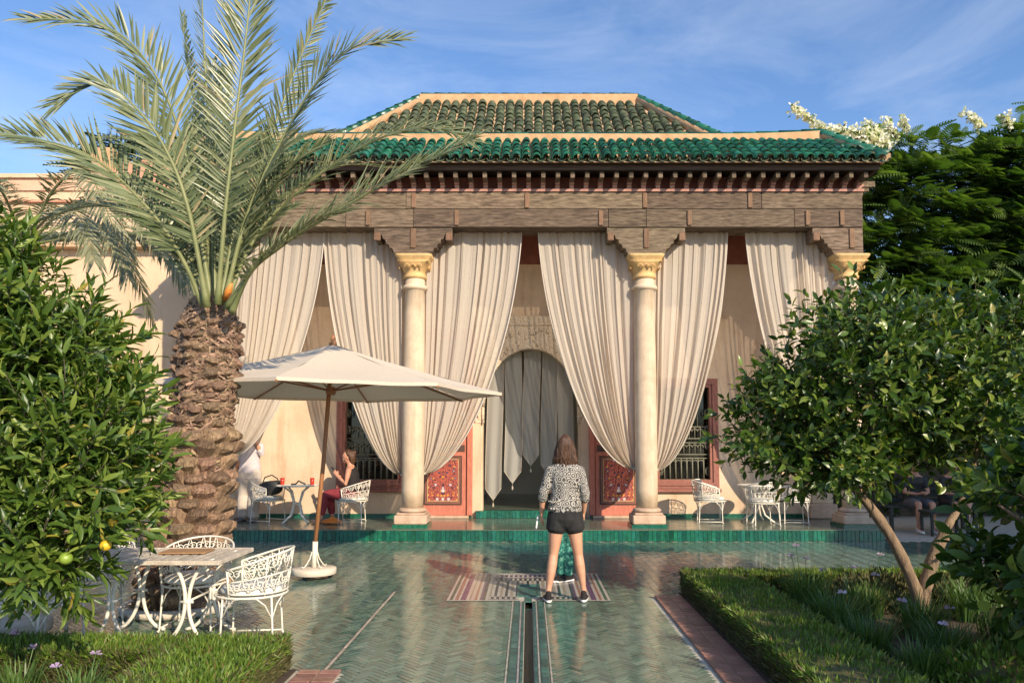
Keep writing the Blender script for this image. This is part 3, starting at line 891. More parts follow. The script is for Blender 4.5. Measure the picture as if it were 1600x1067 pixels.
# ---- columns
YC = 13.05
COLX = (-5.32, -1.955, 1.99, 5.47)
def column_meshes():
    base = MB(); base.cbox(-0.27, 0.27, -0.27, 0.27, 0.05, 0.20, 0.015); base.cbox(-0.235, 0.235, -0.235, 0.235, 0.20, 0.235, 0.012)
    base.lathe([(0.20, 0.235), (0.235, 0.25), (0.24, 0.275), (0.215, 0.295), (0.19, 0.31)], 28)
    shaft = MB(); shaft.lathe([(0.178, 0.30), (0.185, 0.6), (0.187, 1.6), (0.182, 2.6), (0.172, 3.6), (0.168, 3.98), (0.185, 3.99), (0.215, 4.01), (0.222, 4.035), (0.215, 4.06), (0.185, 4.08), (0.168, 4.09), (0.170, 4.19)], 32)
    cap = MB()
    # round below, square above, with a leafy collar
    prof = [(0.175, 4.185, 0.0), (0.20, 4.20, 0.0), (0.205, 4.235, 0.0), (0.18, 4.25, 0.0), (0.19, 4.30, 0.15), (0.225, 4.38, 0.45), (0.265, 4.44, 0.8), (0.27, 4.455, 1.0), (0.25, 4.46, 1.0), (0.25, 4.475, 1.0), (0.295, 4.53, 1.0), (0.315, 4.575, 1.0)]
    nn = 32; b = len(cap.v); cap.sm = True
    for r_, z, q in prof:
        for i in range(nn):
            a = 2*math.pi*(i+0.5)/nn
            cr = r_/max(abs(math.cos(a)), abs(math.sin(a)))
            rr = r_*(1-q)+min(cr, r_*1.38)*q
            cap.v.append((rr*math.cos(a), rr*math.sin(a), z))
    for k in range(len(prof)-1):
        for i in range(nn):
            j = (i+1) % nn
            cap.face((b+k*nn+i, b+k*nn+j, b+k*nn+nn+j, b+k*nn+nn+i))
    cap.sm = False
    cap.face([b+(len(prof)-1)*nn+i for i in range(nn)])
    for s in range(4):
        a = s*math.pi/2
        ca, sa = math.cos(a), math.sin(a)
        for dx_ in ():
            for k in range(5):
                t = (k/4-0.5)
                x_, y_, z_ = dx_+t*0.09, -0.245-abs(dx_)*0.08, 4.36+0.05*math.cos(t*math.pi)-0.02
                cap.sphere((x_*ca-y_*sa, x_*sa+y_*ca, z_), (0.018, 0.018, 0.022), 6, 4)
    for a, z_ in ((0.262, 4.462), (0.205, 4.305)):
        cap.tube([(a*1.0*q[0], a*1.0*q[1], z_) for q in ((-1, -1), (1, -1), (1, 1), (-1, 1))], 0.012, 6, True) if z_ > 4.4 else None
    for s in range(4):
        ca, sa = math.cos(s*math.pi/2), math.sin(s*math.pi/2)
        for dx_ in (-0.10, 0.0, 0.10):
            pts_ = [(dx_+0.045*math.cos(t), -0.228-0.05*(math.sin(t)*0.5+0.3), 4.345+0.06*math.sin(t)) for t in [math.pi*k/6 for k in range(7)]]
            cap.tube([(x_*ca-y_*sa, x_*sa+y_*ca, z_) for x_, y_, z_ in pts_], 0.011, 5)
    foot = MB().box(-0.29, 0.29, -0.29, 0.29, 0.0, 0.05)
    return [('plinth_tiles', foot.mesh('plinth_tiles', M['tile_step'])), ('base', base.mesh('column_base', M['stone_base'])), ('shaft', shaft.mesh('shaft', M['stone'])), ('capital', cap.mesh('capital', M['capital']))]
cm = column_meshes()
for x_ in COLX:
    root = None
    for nm_, me in cm:
        if nm_ == 'shaft': root = link('column', me, None, pav, loc=Vector((x_, YC, PZ))-PO)
    for nm_, me in cm:
        if nm_ != 'shaft': link(nm_, me, None, root)

# ---- timber: corbels, planks, pegs, brackets
ZB0, ZB1 = 5.216, 5.82         # beam
YB = 12.75
XB0, XB1 = -5.66, 5.66
zc0, zc1 = 4.765, ZB0-0.004
prof = [(0.30, zc0), (0.33, 4.80), (0.35, 4.86), (0.40, 4.87), (0.415, 4.93), (0.46, 4.945), (0.47, 5.01), (0.515, 5.03), (0.53, 5.08), (0.55, 5.10), (0.555, 5.03), (0.565, 5.0), (0.645, 5.0), (0.66, 5.03), (0.66, zc1)]
poly = [(-p[0], p[1]) for p in prof][::-1] + prof
poly = prof + [(-p[0], p[1]) for p in prof[::-1]]
me_cor = MB().prism(poly, -0.30, 0.36).mesh('corbel', M['wood'])
me_cpeg = MB().cbox(-0.045, 0.045, -0.325, -0.30, 4.86, 5.20, 0.008).mesh('corbel_peg', M['wood_peg'])
me_end = MB().cbox(-0.055, 0.055, -0.335, -0.298, 4.985, 5.12, 0.01).mesh('corbel_tip', M['wood_peg'])
for x_ in COLX:
    xx = min(max(x_, -5.0), 5.0+0.0) if False else x_
    end = 0 if abs(x_) < 4 else (1 if x_ > 0 else -1)
    mc = me_cor
    if end:       # corner corbels stop flush with the beam end
        xe = (XB1 if end > 0 else -XB0)-abs(x_)-0.003
        hf = [p for p in prof]
        oth_ = [(min(0.30, xe), zc0), (xe, zc0+0.03), (xe, zc1)]
        pr_, pl_ = (oth_, hf) if end > 0 else (hf, oth_)
        mc = MB().prism(pr_+[(-p[0], p[1]) for p in pl_[::-1]], -0.30, 0.36).mesh('corner_corbel', M['wood'])
    c_ = link('corbel', mc, None, pav, loc=Vector((xx, YC+0.03, 0))-PO)
    link('peg', me_cpeg, None, c_)
    if end >= 0: link('tip', me_end, None, c_, loc=(-0.605, 0, 0))
    if end <= 0: link('tip', me_end, None, c_, loc=(0.605, 0, 0))
def planks(z0, z1, cuts, y0, y1):
    xs = [XB0]+cuts+[XB1]
    for a, b_ in zip(xs, xs[1:]):
        m_ = MB().cbox(-(b_-a)/2+0.003, (b_-a)/2-0.003, -(y1-y0)/2, (y1-y0)/2, -(z1-z0)/2+0.003, (z1-z0)/2-0.003, 0.006).mesh('plank', M['wood'])
        link('plank', m_, None, pav, loc=Vector(((a+b_)/2, (y0+y1)/2+random.uniform(-0.006, 0.006), (z0+z1)/2))-PO)
zm = (ZB0+ZB1)/2+0.01
planks(zm, ZB1, [-4.1, -2.08, -0.05, 1.94, 3.95], YB, YB+0.58)
planks(ZB0, zm, [-4.9, -3.1, -1.955, 1.35, 1.99, 4.5], YB+0.004, YB+0.576)
me_peg = MB().cbox(-0.038, 0.038, -0.02, 0.004, -0.13, 0.13, 0.008).mesh('peg', M['wood_peg'])
for x_, zz in ((-4.0, 1), (-1.95, 1), (-0.03, 1), (1.97, 1), (3.75, 1), (5.3, 0), (-2.72, 0), (-1.22, 0), (1.22, 0), (2.72, 0), (4.72, 0), (-4.6, 0)):
    link('peg', me_peg, None, pav, loc=Vector((x_, YB-0.003, (zm+ZB1)/2 if zz else (ZB0+zm)/2))-PO)
# side beam on the right going back
ppart(MB().cbox(XB1-0.5, XB1-0.004, YB+0.585, YW, ZB0+0.01, ZB1-0.005, 0.006), 'side_beam', M['wood'])
ppart(MB().cbox(XB0+0.004, XB0+0.5, YB+0.585, YW, ZB0+0.01, ZB1-0.005, 0.006), 'side_beam', M['wood'])
ppart(MB().box(XB0, XB1, YB+0.585, YW+0.3, ZB1-0.08, ZB1), 'porch_ceiling', M['wood_dark'])
# bracket course
ppart(MB().box(XB0-0.02, XB1+0.02, YB-0.03, YB+0.5, ZB1+0.002, ZB1+0.045), 'ledge', M['bracket_pink'])
ppart(MB().box(XB0+0.02, XB1-0.02, YB+0.12, YB+0.5, ZB1+0.045, 6.12), 'cornice_back', M['wood_red'])
bp_ = [(-0.02, 0.0), (-0.02, 0.06), (-0.06, 0.075), (-0.085, 0.10), (-0.10, 0.13)]
def bracket_mesh():
    b = MB()
    # profile in y,z swept along x: curl below a joist end
    pr = [(0.12, 0.0), (0.0, 0.0), (-0.015, 0.03), (-0.02, 0.06), (-0.055, 0.07), (-0.075, 0.085), (-0.07, 0.10), (-0.095, 0.105), (-0.115, 0.125), (-0.11, 0.14), (0.12, 0.14)]
    n = len(pr)
    for s in (-1, 1): b.v += [(s*0.038, y, z) for y, z in pr]
    b.face([i for i in range(n)]); b.face([n+i for i in reversed(range(n))])
    for i in range(n):
        j = (i+1) % n; b.face((j, i, n+i, n+j))
    return b.mesh('bracket', M['bracket_pink'])
me_br = bracket_mesh()
me_jo = MB().cbox(-0.036, 0.036, -0.30, 0.12, 0.0, 0.10, 0.006).mesh('joist', M['wood'])
nbk = 47
for i in range(nbk):
    x_ = XB0+0.06+(XB1-XB0-0.12)*i/(nbk-1)
    b_ = link('bracket', me_br, None, pav, loc=Vector((x_, YB+0.0, ZB1+0.047))-PO)
    link('joist_end', me_jo, None, b_, loc=(0, 0, 0.098-0.0))
nbs = 8
for i in range(nbs):
    b_ = link('bracket', me_br, None, pav, loc=Vector((XB1, YB+0.2+i*0.24, ZB1+0.047))-PO, rot=(0, 0, R(90)))
    link('joist_end', me_jo, None, b_, loc=(0, 0, 0.098))
XF = 5.80
YF = 12.38
fb = MB(); fb.cbox(-XF, XF, YF, YF+0.06, 6.075, 6.20, 0.006)
fb.cbox(XF-0.06, XF, YF+0.062, YW+3, 6.075, 6.20, 0.006); fb.cbox(-XF, -XF+0.06, YF+0.062, YW+3, 6.075, 6.20, 0.006)
ppart(fb, 'fascia', M['wood_dark'])
ppart(MB().box(-XF+0.06, XF-0.06, YF+0.06, YW+4.6, 6.17, 6.19), 'soffit', M['wood_dark'])

# ---- skirt roof
def tile_mesh(name, mat, r0, r1, L, seg=7, th=0.014):
    """half barrel, front at y=0 (radius r0), running back to y=L (radius r1), lip of thickness th"""
    b = MB(); b.sm = True
    for (r, y) in ((r0, 0.0), (r1, L)):
        for i in range(seg+1):
            a = math.pi*i/seg
            b.v.append((r*math.cos(a), y, r*math.sin(a)*1.05))
    for i in range(seg+1):
        a = math.pi*i/seg
        b.v.append(((r0-th)*math.cos(a), 0.0, (r0-th)*math.sin(a)*1.05))
    n = seg+1
    for i in range(seg): b.face((i+1, i, n+i, n+i+1))
    b.sm = False
    for i in range(seg): b.face((i, i+1, 2*n+i+1, 2*n+i))
    return b.mesh(name, mat)
def slope_mtx(x, y, z, pitch, rz=0.0):
    return Matrix.Translation((x, y, z)) @ Matrix.Rotation(rz, 4, 'Z') @ Matrix.Rotation(pitch, 4, 'X')

YE, ZE = 12.22, 6.17             # eave edge
PIT = math.atan(0.70)
RUN = 0.97
XE = 5.86
skirt = ppart(MB(), 'roof_mortar', M['mortar']) if False else None
sm_ = MB()
za, zb = ZE-0.02, ZE-0.02+RUN*0.70
ya, yb = YE+0.03, YE+RUN
xi = XE-0.62
sm_.v += [(-XE+0.03, ya, za), (XE-0.03, ya, za), (xi, yb, zb), (-xi, yb, zb)]; sm_.face((0, 1, 2, 3))
sm_.v += [(XE-0.03, ya, za), (XE-0.03, 19.5, za), (xi, 19.5, zb), (xi, yb, zb)]; sm_.face((4, 5, 6, 7))
sm_.v += [(-XE+0.03, ya, za), (-XE+0.03, 19.5, za), (-xi, 19.5, zb), (-xi, yb, zb)]; sm_.face((9, 8, 11, 10))
skirt = ppart(sm_, 'skirt_roof', M['mortar'])
pitch_x = 0.1655
Lt = 0.30
expo = RUN/math.cos(PIT)/5
me_t = tile_mesh('barrel_tile', M['tile_roof'], 0.078, 0.062, Lt)
nt = int(2*XE/pitch_x)
ntile = 0
me_pan = MB()
me_pan.sm = True
for (r, y) in ((0.052, 0.0), (0.05, 0.25)):
    for i in range(6):
        a = math.pi+math.pi*i/5; me_pan.v.append((r*math.cos(a)*1.15, y, r*math.sin(a)*0.9))
for i in range(6):
    a = math.pi+math.pi*i/5; me_pan.v.append(((0.066)*math.cos(a)*1.15, 0.0, (0.066)*math.sin(a)*0.9))
for i in range(5): me_pan.face((i, i+1, 7+i, 6+i))
for i in range(5): me_pan.face((i+1, i, 12+i, 13+i))
me_pan = me_pan.mesh('pan_tile', M['tile_roof_old'])
for i in range(nt+1):
    x_ = -XE+0.03+i*pitch_x
    link('pan_tile', me_pan, None, skirt, mtx=slope_mtx(x_+pitch_x/2, YE-0.012, ZE+0.035, PIT))
    for k in range(5):
        d = k*expo
        y_, z_ = YE+d*math.cos(PIT), ZE+d*math.sin(PIT)
        lim = XE-0.62*(d/(expo*5))-0.06
        if abs(x_) > lim: continue
        link('roof_tile', me_t, None, skirt, mtx=slope_mtx(x_+random.uniform(-.005,.005), y_-0.02+random.uniform(-.015,.015), z_+0.028+random.uniform(0,.008), PIT-0.07+random.uniform(-.03,.03), random.uniform(-.055,.055)))
        ntile += 1
# return side on the right (seen edge on) - two rows near the corner
for i in range(10):
    y_ = YE+0.25+i*pitch_x
    for k in range(3):
        d = k*expo
        if (y_-YE) < d*1.0: continue
        link('roof_tile', me_t, None, skirt, mtx=slope_mtx(XE-d*math.cos(PIT)*0.75, y_, ZE+d*math.sin(PIT)+0.02, PIT, R(90)))
# hip caps at both corners
me_hip = tile_mesh('hip_tile', M['tile_roof'], 0.085, 0.072, 0.34)
for s in (-1, 1):
    p0, p1 = Vector((s*(XE+0.02), YE-0.02, ZE+0.07)), Vector((s*(xi-0.02), yb, zb+0.16))
    d = p1-p0; L_ = d.length
    rz = math.atan2(-d.x, d.y); pt = math.atan2(d.z, math.hypot(d.x, d.y))
    nk = 5
    for k in range(nk):
        p = p0+d*(k/nk)
        link('hip_tile', me_hip, None, skirt, mtx=slope_mtx(p.x, p.y, p.z+0.012*k**1.5*0.3, pt-0.05, rz))
    # mortar bed under the caps
    mb_ = MB(); mb_.tube([p0+Vector((0, 0.04, -0.01)), p0+d*0.5+Vector((0, 0, -0.015)), p1], 0.075, 8)
    link('hip_mortar', mb_.mesh('hip_mortar', M['mortar']), None, skirt)
# parapet band and its coping
def band_z(x):      # band lifts a little towards the corners
    return 0.07*max(0, (abs(x)-3.4)/2.0)**2
bm_ = MB()
ZP0, ZP1 = 6.76, 7.02
nb_ = 40
for i in range(nb_):
    xa, xb = -xi+2*xi*i/nb_, -xi+2*xi*(i+1)/nb_
    bm_.prism([(xa, ZP0-0.1), (xb, ZP0-0.1), (xb, ZP1+band_z(xb)), (xa, ZP1+band_z(xa))], yb+0.0, yb+0.22)
par = ppart(bm_, 'parapet', M['plaster_band'])
me_cop = tile_mesh('coping_tile', M['tile_roof'], 0.055, 0.050, 0.40)
ncop = 26
for i in range(ncop):
    x_ = -xi+2*xi*(i+0.5)/ncop; Lc = 2*xi/ncop
    z_ = ZP1+band_z(x_); sl = math.atan2(band_z(x_+0.05)-band_z(x_-0.05), 0.1)
    mt = Matrix.Translation((x_-Lc/2, yb+0.06, z_-0.005)) @ Matrix.Rotation(-sl, 4, 'Y') @ Matrix.Rotation(R(-90), 4, 'Z') @ Matrix.Rotation(-0.012, 4, 'X')
    link('coping_tile', me_cop, None, par, mtx=mt)
for s in (-1, 1):
    bs_ = MB().box(min(s*xi, s*(xi-0.22)), max(s*xi, s*(xi-0.22)), yb+0.22, 19.5, ZP0-0.1, ZP1+band_z(xi))
    link('parapet_return', bs_.mesh('parapet_return', M['plaster_band']), None, par)

# ---- upper hip roof
YU, ZU, SU = 13.5, 6.42, 0.84
HB, HR = 4.45, 2.43              # half width at base and at ridge
RU = 3.4
PU = math.atan(SU)
um = MB()
YRg, ZRg = YU+RU, ZU+RU*SU
um.v += [(-HB, YU, ZU), (HB, YU, ZU), (HR, YRg, ZRg), (-HR, YRg, ZRg), (HB, YU+2*RU, ZU), (-HB, YU+2*RU, ZU)]
um.face((0, 1, 2, 3)); um.face((1, 4, 2)); um.face((5, 0, 3)); um.face((4, 5, 3, 2))
upper = ppart(um, 'upper_roof', M['mortar'])
px_u = 0.205
me_u = tile_mesh('weathered_tile', M['tile_roof_old'], 0.094, 0.082, 0.36)
eu = 0.272
slope_len = RU/math.cos(PU)
k0 = int((1.05/math.cos(PU))/eu)
for i in range(-22, 23):
    x_ = i*px_u
    for k in range(k0, 40):
        d = k*eu
        if d > slope_len-0.34: break
        fr_ = d/slope_len
        lim = HB+(HR-HB)*((d+0.26)/slope_len)-0.10
        if abs(x_) > lim: continue
        link('roof_tile', me_u, None, upper, mtx=slope_mtx(x_+random.uniform(-.008,.008), YU+d*math.cos(PU)+random.uniform(-.02,.02), ZU+d*math.sin(PU)+0.012+random.uniform(0,.014), PU-0.06+random.uniform(-.045,.045), random.uniform(-.07,.07)))
# plaster bed of ridge and hips, with green capping
rd = MB(); rd.tube([(-HR-0.02, YRg-0.02, ZRg-0.02), (HR+0.02, YRg-0.02, ZRg-0.02)], 0.12, 8)
rd.prism([(-HR-0.05, ZRg-0.14), (HR+0.05, ZRg-0.14), (HR+0.02, ZRg+0.12), (-HR-0.02, ZRg+0.12)], YRg-0.16, YRg+0.1)
for s in (-1, 1): rd.tube([(s*HB, YU, ZU+0.06), (s*HR, YRg, ZRg+0.06)], 0.11, 8)
link('ridge_mortar', rd.mesh('ridge_mortar', M['plaster_band']), None, upper)
me_rc = tile_mesh('ridge_cap', M['tile_roof'], 0.085, 0.075, 0.36)
nr_ = 16
for i in range(nr_):
    x_ = -HR+2*HR*i/nr_
    link('ridge_tile', me_rc, None, upper, mtx=Matrix.Translation((x_, YRg-0.02, ZRg+0.115+random.uniform(0, .012))) @ Matrix.Rotation(R(-90), 4, 'Z') @ Matrix.Rotation(-0.02, 4, 'X'))
for s in (-1, 1):
    p0, p1 = Vector((s*HB, YU, ZU+0.20)), Vector((s*HR, YRg, ZRg+0.13)); d = p1-p0
    rz = math.atan2(-d.x, d.y); pt = math.atan2(d.z, math.hypot(d.x, d.y)); nk = 14
    for k in range(nk):
        p = p0+d*(k/nk)
        link('ridge_tile', me_rc, None, upper, mtx=slope_mtx(p.x, p.y, p.z, pt-0.03, rz))
# flat roof behind the parapet
ppart(MB().box(-xi+0.2, xi-0.2, yb+0.2, 19.4, 6.5, 6.6), 'roof_deck', M['mortar'])

# ================================================================== curtains
M['curtain_hem'] = clothmat('curtain_hem', (0.70, 0.62, 0.52), (0.79, 0.71, 0.61), 0.2, 0.0, scale=60)
def curtain(name, xc_, side, W, label, tie_z=1.06, seed=0, nf=9, y=13.12, sag=0.0, ztop=5.25, amp=0.046, power=1.5, wtie=0.05):
    rs = random.Random(seed)
    nu, nv = 190, 64
    ph = [rs.uniform(0, 6.28) for _ in range(6)]
    fr_ = [nf*(1.25+rs.uniform(-0.12, 0.12)), nf*2.9, nf*0.47]
    def fn(u, v):
        g_ = max(0.0, 1-v**power)**0.6
        width = W*g_*u + wtie*u*(1-g_)
        # pleats wander a little down the cloth
        w1 = 0.12*math.sin(v*2.2+ph[3])+0.03*math.sin(v*7+u*5+ph[4])+0.55*math.sin(u*7.3+ph[5])+0.25*math.sin(u*13.1+ph[3])
        a = 2*math.pi*(fr_[0]*u+w1)+ph[0]
        b = 2*math.pi*fr_[1]*u+ph[1]
        c_ = 2*math.pi*fr_[2]*u+ph[2]
        A = amp*(0.62+0.42*math.sin(c_))*(0.85+0.5*v)
        A *= 1+0.5*mnoise.noise(Vector((u*9+seed*3, v*2.5, 0.0)))
        a += 0.5*mnoise.noise(Vector((u*4+seed, v*3.0, 5.0)))
        s_ = math.sin(a)
        yo = A*s_*1.1+0.25*A*math.sin(b+1.5*v)
        xo = 0.018*math.sin(2*a+0.6)*(0.4+0.6*g_)
        drop = (ztop-tie_z)
        z = ztop-drop*v - 0.10*math.sin(math.pi*min(1, v))*0 - (0.06*math.sin(math.pi*v)**2)*u
        # the swag: inner strands are shorter, the outer ones hang lower before the tie
        z -= 0.05*u*math.sin(math.pi*v**4)
        pull = (v**3)*0.05
        return (xc_+side*(width+xo), y+yo+pull, z)
    b = MB(); b.grid(fn, nu, nv)
    o = b.build(name, M['curtain'])
    h = MB(); h.tube([fn(1.0, k/40*0.985) for k in range(41)], 0.011, 5)
    link('hem', h.mesh('hem', M['curtain_hem']), None, o)
    e = fn(0.5, 1.0)
    tb_ = MB(); tb_.tube([(e[0]+0.05*math.cos(t), e[1]+0.07*math.sin(t), e[2]+0.02) for t in [6.283*k/14 for k in range(14)]], 0.022, 6, True)
    tb_.tube([(e[0], e[1]+0.05, e[2]+0.02), (e[0]-side*0.08, e[1]+0.05, e[2]+0.08), (e[0]-side*0.14, e[1]+0.02, e[2]+0.10)], 0.014, 6)
    link('tie_band', tb_.mesh('tie_band', M['curtain_hem']), None, o)
    return o
cx_l = COLX
curt = [
    ('curtain', COLX[0]+0.12, 1, 1.66, 'sheer cream curtain partly behind the palm trunk, tied back to the left', 1.3, 1, 9),
    ('curtain', COLX[1]-0.14, -1, 1.45, 'sheer cream curtain with a long sweep left of the column beside the parasol', 1.02, 2, 9),
    ('curtain', COLX[1]+0.13, 1, 1.72, 'sheer cream curtain swept to the column above the parasol edge and painted door', 1.04, 3, 10),
    ('curtain', COLX[2]-0.14, -1, 1.70, 'sheer cream curtain above the standing woman, tied to the column at its right', 1.12, 4, 10),
    ('curtain', COLX[2]+0.14, 1, 1.32, 'sheer cream curtain in front of the barred window above the white chair', 1.10, 5, 8),
    ('curtain', COLX[3]-0.14, -1, 1.58, 'sheer cream curtain whose lower end disappears behind the orange tree', 1.05, 6, 9),
]
for nm_, xc_, sd, W, lab, tz, seed, nf in curt:
    tag(curtain(nm_, xc_, sd, W, lab, tz, seed, nf), lab, 'curtain', 'tied back curtains between the columns')
# rail the curtains hang from
rl = MB(); rl.tube([(XB0+0.3, 13.13, 5.24), (XB1-0.3, 13.13, 5.24)], 0.02, 6)
ppart(rl, 'curtain_rail', M['iron_dark'])

# long pointed sheer panels hung in the doorway
def pennant(x0, x1, zt, zb_, y, seed, lab, bell=False):
    rs = random.Random(seed); ph = rs.uniform(0, 6)
    w_ = x1-x0
    def fn(u, v):
        tipd = 0.22
        z_end = zb_+tipd*abs(2*u-1)*1.0
        z = zt+(z_end-zt)*v
        yo = 0.02*math.sin(u*9+ph+v*1.5)*(0.3+v)+0.03*math.sin(v*5+ph)
        return (x0+w_*u+0.02*math.sin(v*4+ph), y+yo, z)
    b = MB(); b.grid(fn, 14, 30)
    o = b.build('hanging_panel', M['sheer'])
    h = MB()
    def edge(u): return [fn(u, v/16) for v in range(17)]
    h.tube(edge(0.0), 0.006, 4); h.tube(edge(1.0), 0.006, 4); h.tube([fn(u/10, 1.0) for u in range(11)], 0.007, 4)
    link('hem', h.mesh('hem', M['curtain']), None, o)
    xm_, zt_ = (x0+x1)/2+0.02*math.sin(4+ph), zb_
    tq = MB(); tq.tube([fn(0.5, 1.0), (xm_, fn(0.5, 1.0)[1], zt_-0.05)], 0.004, 4); tq.lathe([(0.004, -0.13), (0.014, -0.12), (0.016, -0.08), (0.006, -0.05)], 8, (xm_, fn(0.5, 1.0)[1], zt_))
    link('tassel', tq.mesh('tassel', M['curtain']), None, o)
    tag(o, lab, 'door curtain', 'pointed sheer panels in the doorway')
pennant(-0.80, -0.50, 3.35, 0.50, YW+0.12, 1, 'longest pointed sheer panel in the doorway, nearest the left jamb')
pennant(-0.46, -0.14, 3.4, 0.82, YW+0.16, 2, 'second pointed sheer panel in the doorway, tassel below knee height')
pennant(-0.10, 0.21, 3.4, 1.14, YW+0.16, 3, 'shorter pointed sheer panel in the middle of the doorway')
pennant(0.25, 0.55, 3.4, 0.95, YW+0.18, 4, 'pointed sheer panel in the doorway just above the standing woman\'s head')
pennant(0.57, 0.86, 3.3, 0.6, YW+0.16, 5, 'pointed sheer panel in the doorway beside the right jamb')

# ================================================================== walls and houses to the left
gw = empty('garden_wall', (-10, 15.6, 0))
tag(gw, 'cream plastered garden wall with green tile coping behind the palm', 'wall')
link('wall', MB().box(-8, 3.35, 0, 0.4, -0.1, 5.55).mesh('garden_wall', M['plaster_left']), None, gw)
link('coping_bed', MB().prism([(-8, 5.55), (3.35, 5.55), (3.35, 5.62), (-8, 5.62)], -0.25, 0.45).mesh('coping_bed', M['mortar']), None, gw)
me_c2 = tile_mesh('wall_tile', M['tile_roof_old'], 0.078, 0.066, 0.34)
for i in range(44):
    for k in range(2):
        link('coping_tile', me_c2, None, gw, mtx=slope_mtx(-4.2+i*0.165, -0.3+k*0.24, 5.62+k*0.15, 0.5))
M['plaster_peach'] = surf('plaster_peach', (0.66, 0.38, 0.25), (0.74, 0.46, 0.32), 1.5, 0.9, 0.2, 20)
hb = empty('town_house', (-14, 18.5, 0))
tag(hb, 'peach rendered house with pink parapet bands rising behind the garden wall', 'house')
link('wall', MB().box(-9, 7.2, 0, 4, -0.1, 7.75).mesh('house_wall', M['plaster_left']), None, hb)
link('parapet', MB().box(-9, 3.6, -0.05, 0.3, 7.75, 8.05).mesh('house_parapet', M['plaster_peach']), None, hb)
link('moulding', MB().box(-9, 3.62, -0.12, 0.32, 8.05, 8.15).mesh('house_moulding', M['plaster_left']), None, hb)
link('moulding', MB().box(-9, 3.6, -0.09, 0.0, 7.45, 7.51).mesh('house_string', M['plaster_pink']), None, hb)
link('stair_head', MB().prism([(3.6, 7.75), (6.6, 7.75), (6.6, 8.4), (5.3, 8.65), (3.9, 8.45), (3.6, 8.2)], 0.0, 1.5).mesh('house_gable', M['plaster_pink']), None, hb)
link('chimney', MB().cbox(2.6, 3.15, 1.0, 1.5, 7.3, 9.25, 0.02).mesh('chimney', M['plaster_band']), None, hb)

# ================================================================== palm
def frond(parent, origin, path, normal, mat, lmax=0.46, start=0.2, npair=92, r0=0.025, rach='rachis', vfold=0.35, seed=0, wid=0.0125, droop=0.10):
    rs = np.random.RandomState(seed)
    pts = catmull(path, 40)
    org = Vector(origin)
    loc = [p-org for p in pts]
    rad = [max(0.0035, r0*(1-0.92*(i/40))*(1.0 if i > 3 else 1.0+0.5*(3-i)/3)) for i in range(41)]
    b = MB(); b.tube(loc, rad, 6)
    fo = b.build('frond', M[rach], parent)
    # cumulative length
    seg = [0.0]
    for i in range(40): seg.append(seg[-1]+(pts[i+1]-pts[i]).length)
    tot = seg[-1]
    P, D, U, Ls, rn = [], [], [], [], []
    nrm = Vector(normal).normalized()
    for k in range(npair):
        t = start+(1-start)*(k+0.5)/npair
        s_ = t*tot
        j = max(i for i in range(41) if seg[i] <= s_+1e-9); j = min(j, 39)
        f = (s_-seg[j])/max(1e-6, seg[j+1]-seg[j])
        p = loc[j].lerp(loc[j+1], f)
        T = (pts[min(j+2, 40)]-pts[max(j-1, 0)]).normalized()
        Nn = (nrm-T*nrm.dot(T))
        if Nn.length < 0.05: Nn = T.orthogonal()
        Nn.normalize(); S = T.cross(Nn)
        tt = (t-start)/(1-start)
        ln = 1.1*lmax*(0.45+0.55*math.sin(min(1, tt*2.4+0.15)*math.pi/2))*(1.0-0.55*max(0, tt-0.45)/0.55)
        an = R(58-34*tt)
        for sd in (-1, 1):
            a_ = an+rs.normal(0, 0.09)
            v_ = vfold+rs.normal(0, 0.16)
            d = T*math.cos(a_)+(S*sd*math.cos(v_)+Nn*math.sin(v_))*math.sin(a_)
            P.append(p); D.append(d); U.append(Nn); Ls.append(ln*rs.uniform(0.82, 1.1)); rn.append(rs.rand())
    # template of unit length along +y, folded along its middle, drooping
    tv = [(0,0,0), (-1,0.25,0.35), (0,0.25,0), (1,0.25,0.35), (-0.8,0.62,0.25), (0,0.62,-0.02), (0.8,0.62,0.25), (0,1,-0.05)]
    tf = [(0,2,1), (0,3,2), (1,2,5,4), (2,3,6,5), (4,5,7), (5,6,7)]
    tv = np.array(tv)
    D = np.array([tuple(x) for x in D]); U = np.array([tuple(x) for x in U]); P = np.array([tuple(x) for x in P]); Ls = np.array(Ls)
    rot = frames(D, U)
    sc = np.stack([np.full(len(Ls), wid)*rs.uniform(0.8, 1.2, len(Ls)), Ls, np.full(len(Ls), wid)], 1)
    me = scatter_mesh('leaflets', tv, tf, rot*sc[:, None, :], P, np.array(rn), mat)
    # gravity droop of the leaflet ends
    co = np.zeros(len(me.vertices)*3, np.float32); me.vertices.foreach_get('co', co); co = co.reshape(-1, 3)
    tv_y = np.tile(tv[:, 1], len(Ls))
    co[:, 2] -= droop*np.repeat(Ls, len(tv))*tv_y**2*rs.uniform(0.3, 1.5, len(Ls)).repeat(len(tv))
    me.vertices.foreach_set('co', co.ravel()); me.update()
    tag(link('leaflets', me, None, fo), kind='stuff')
    return fo

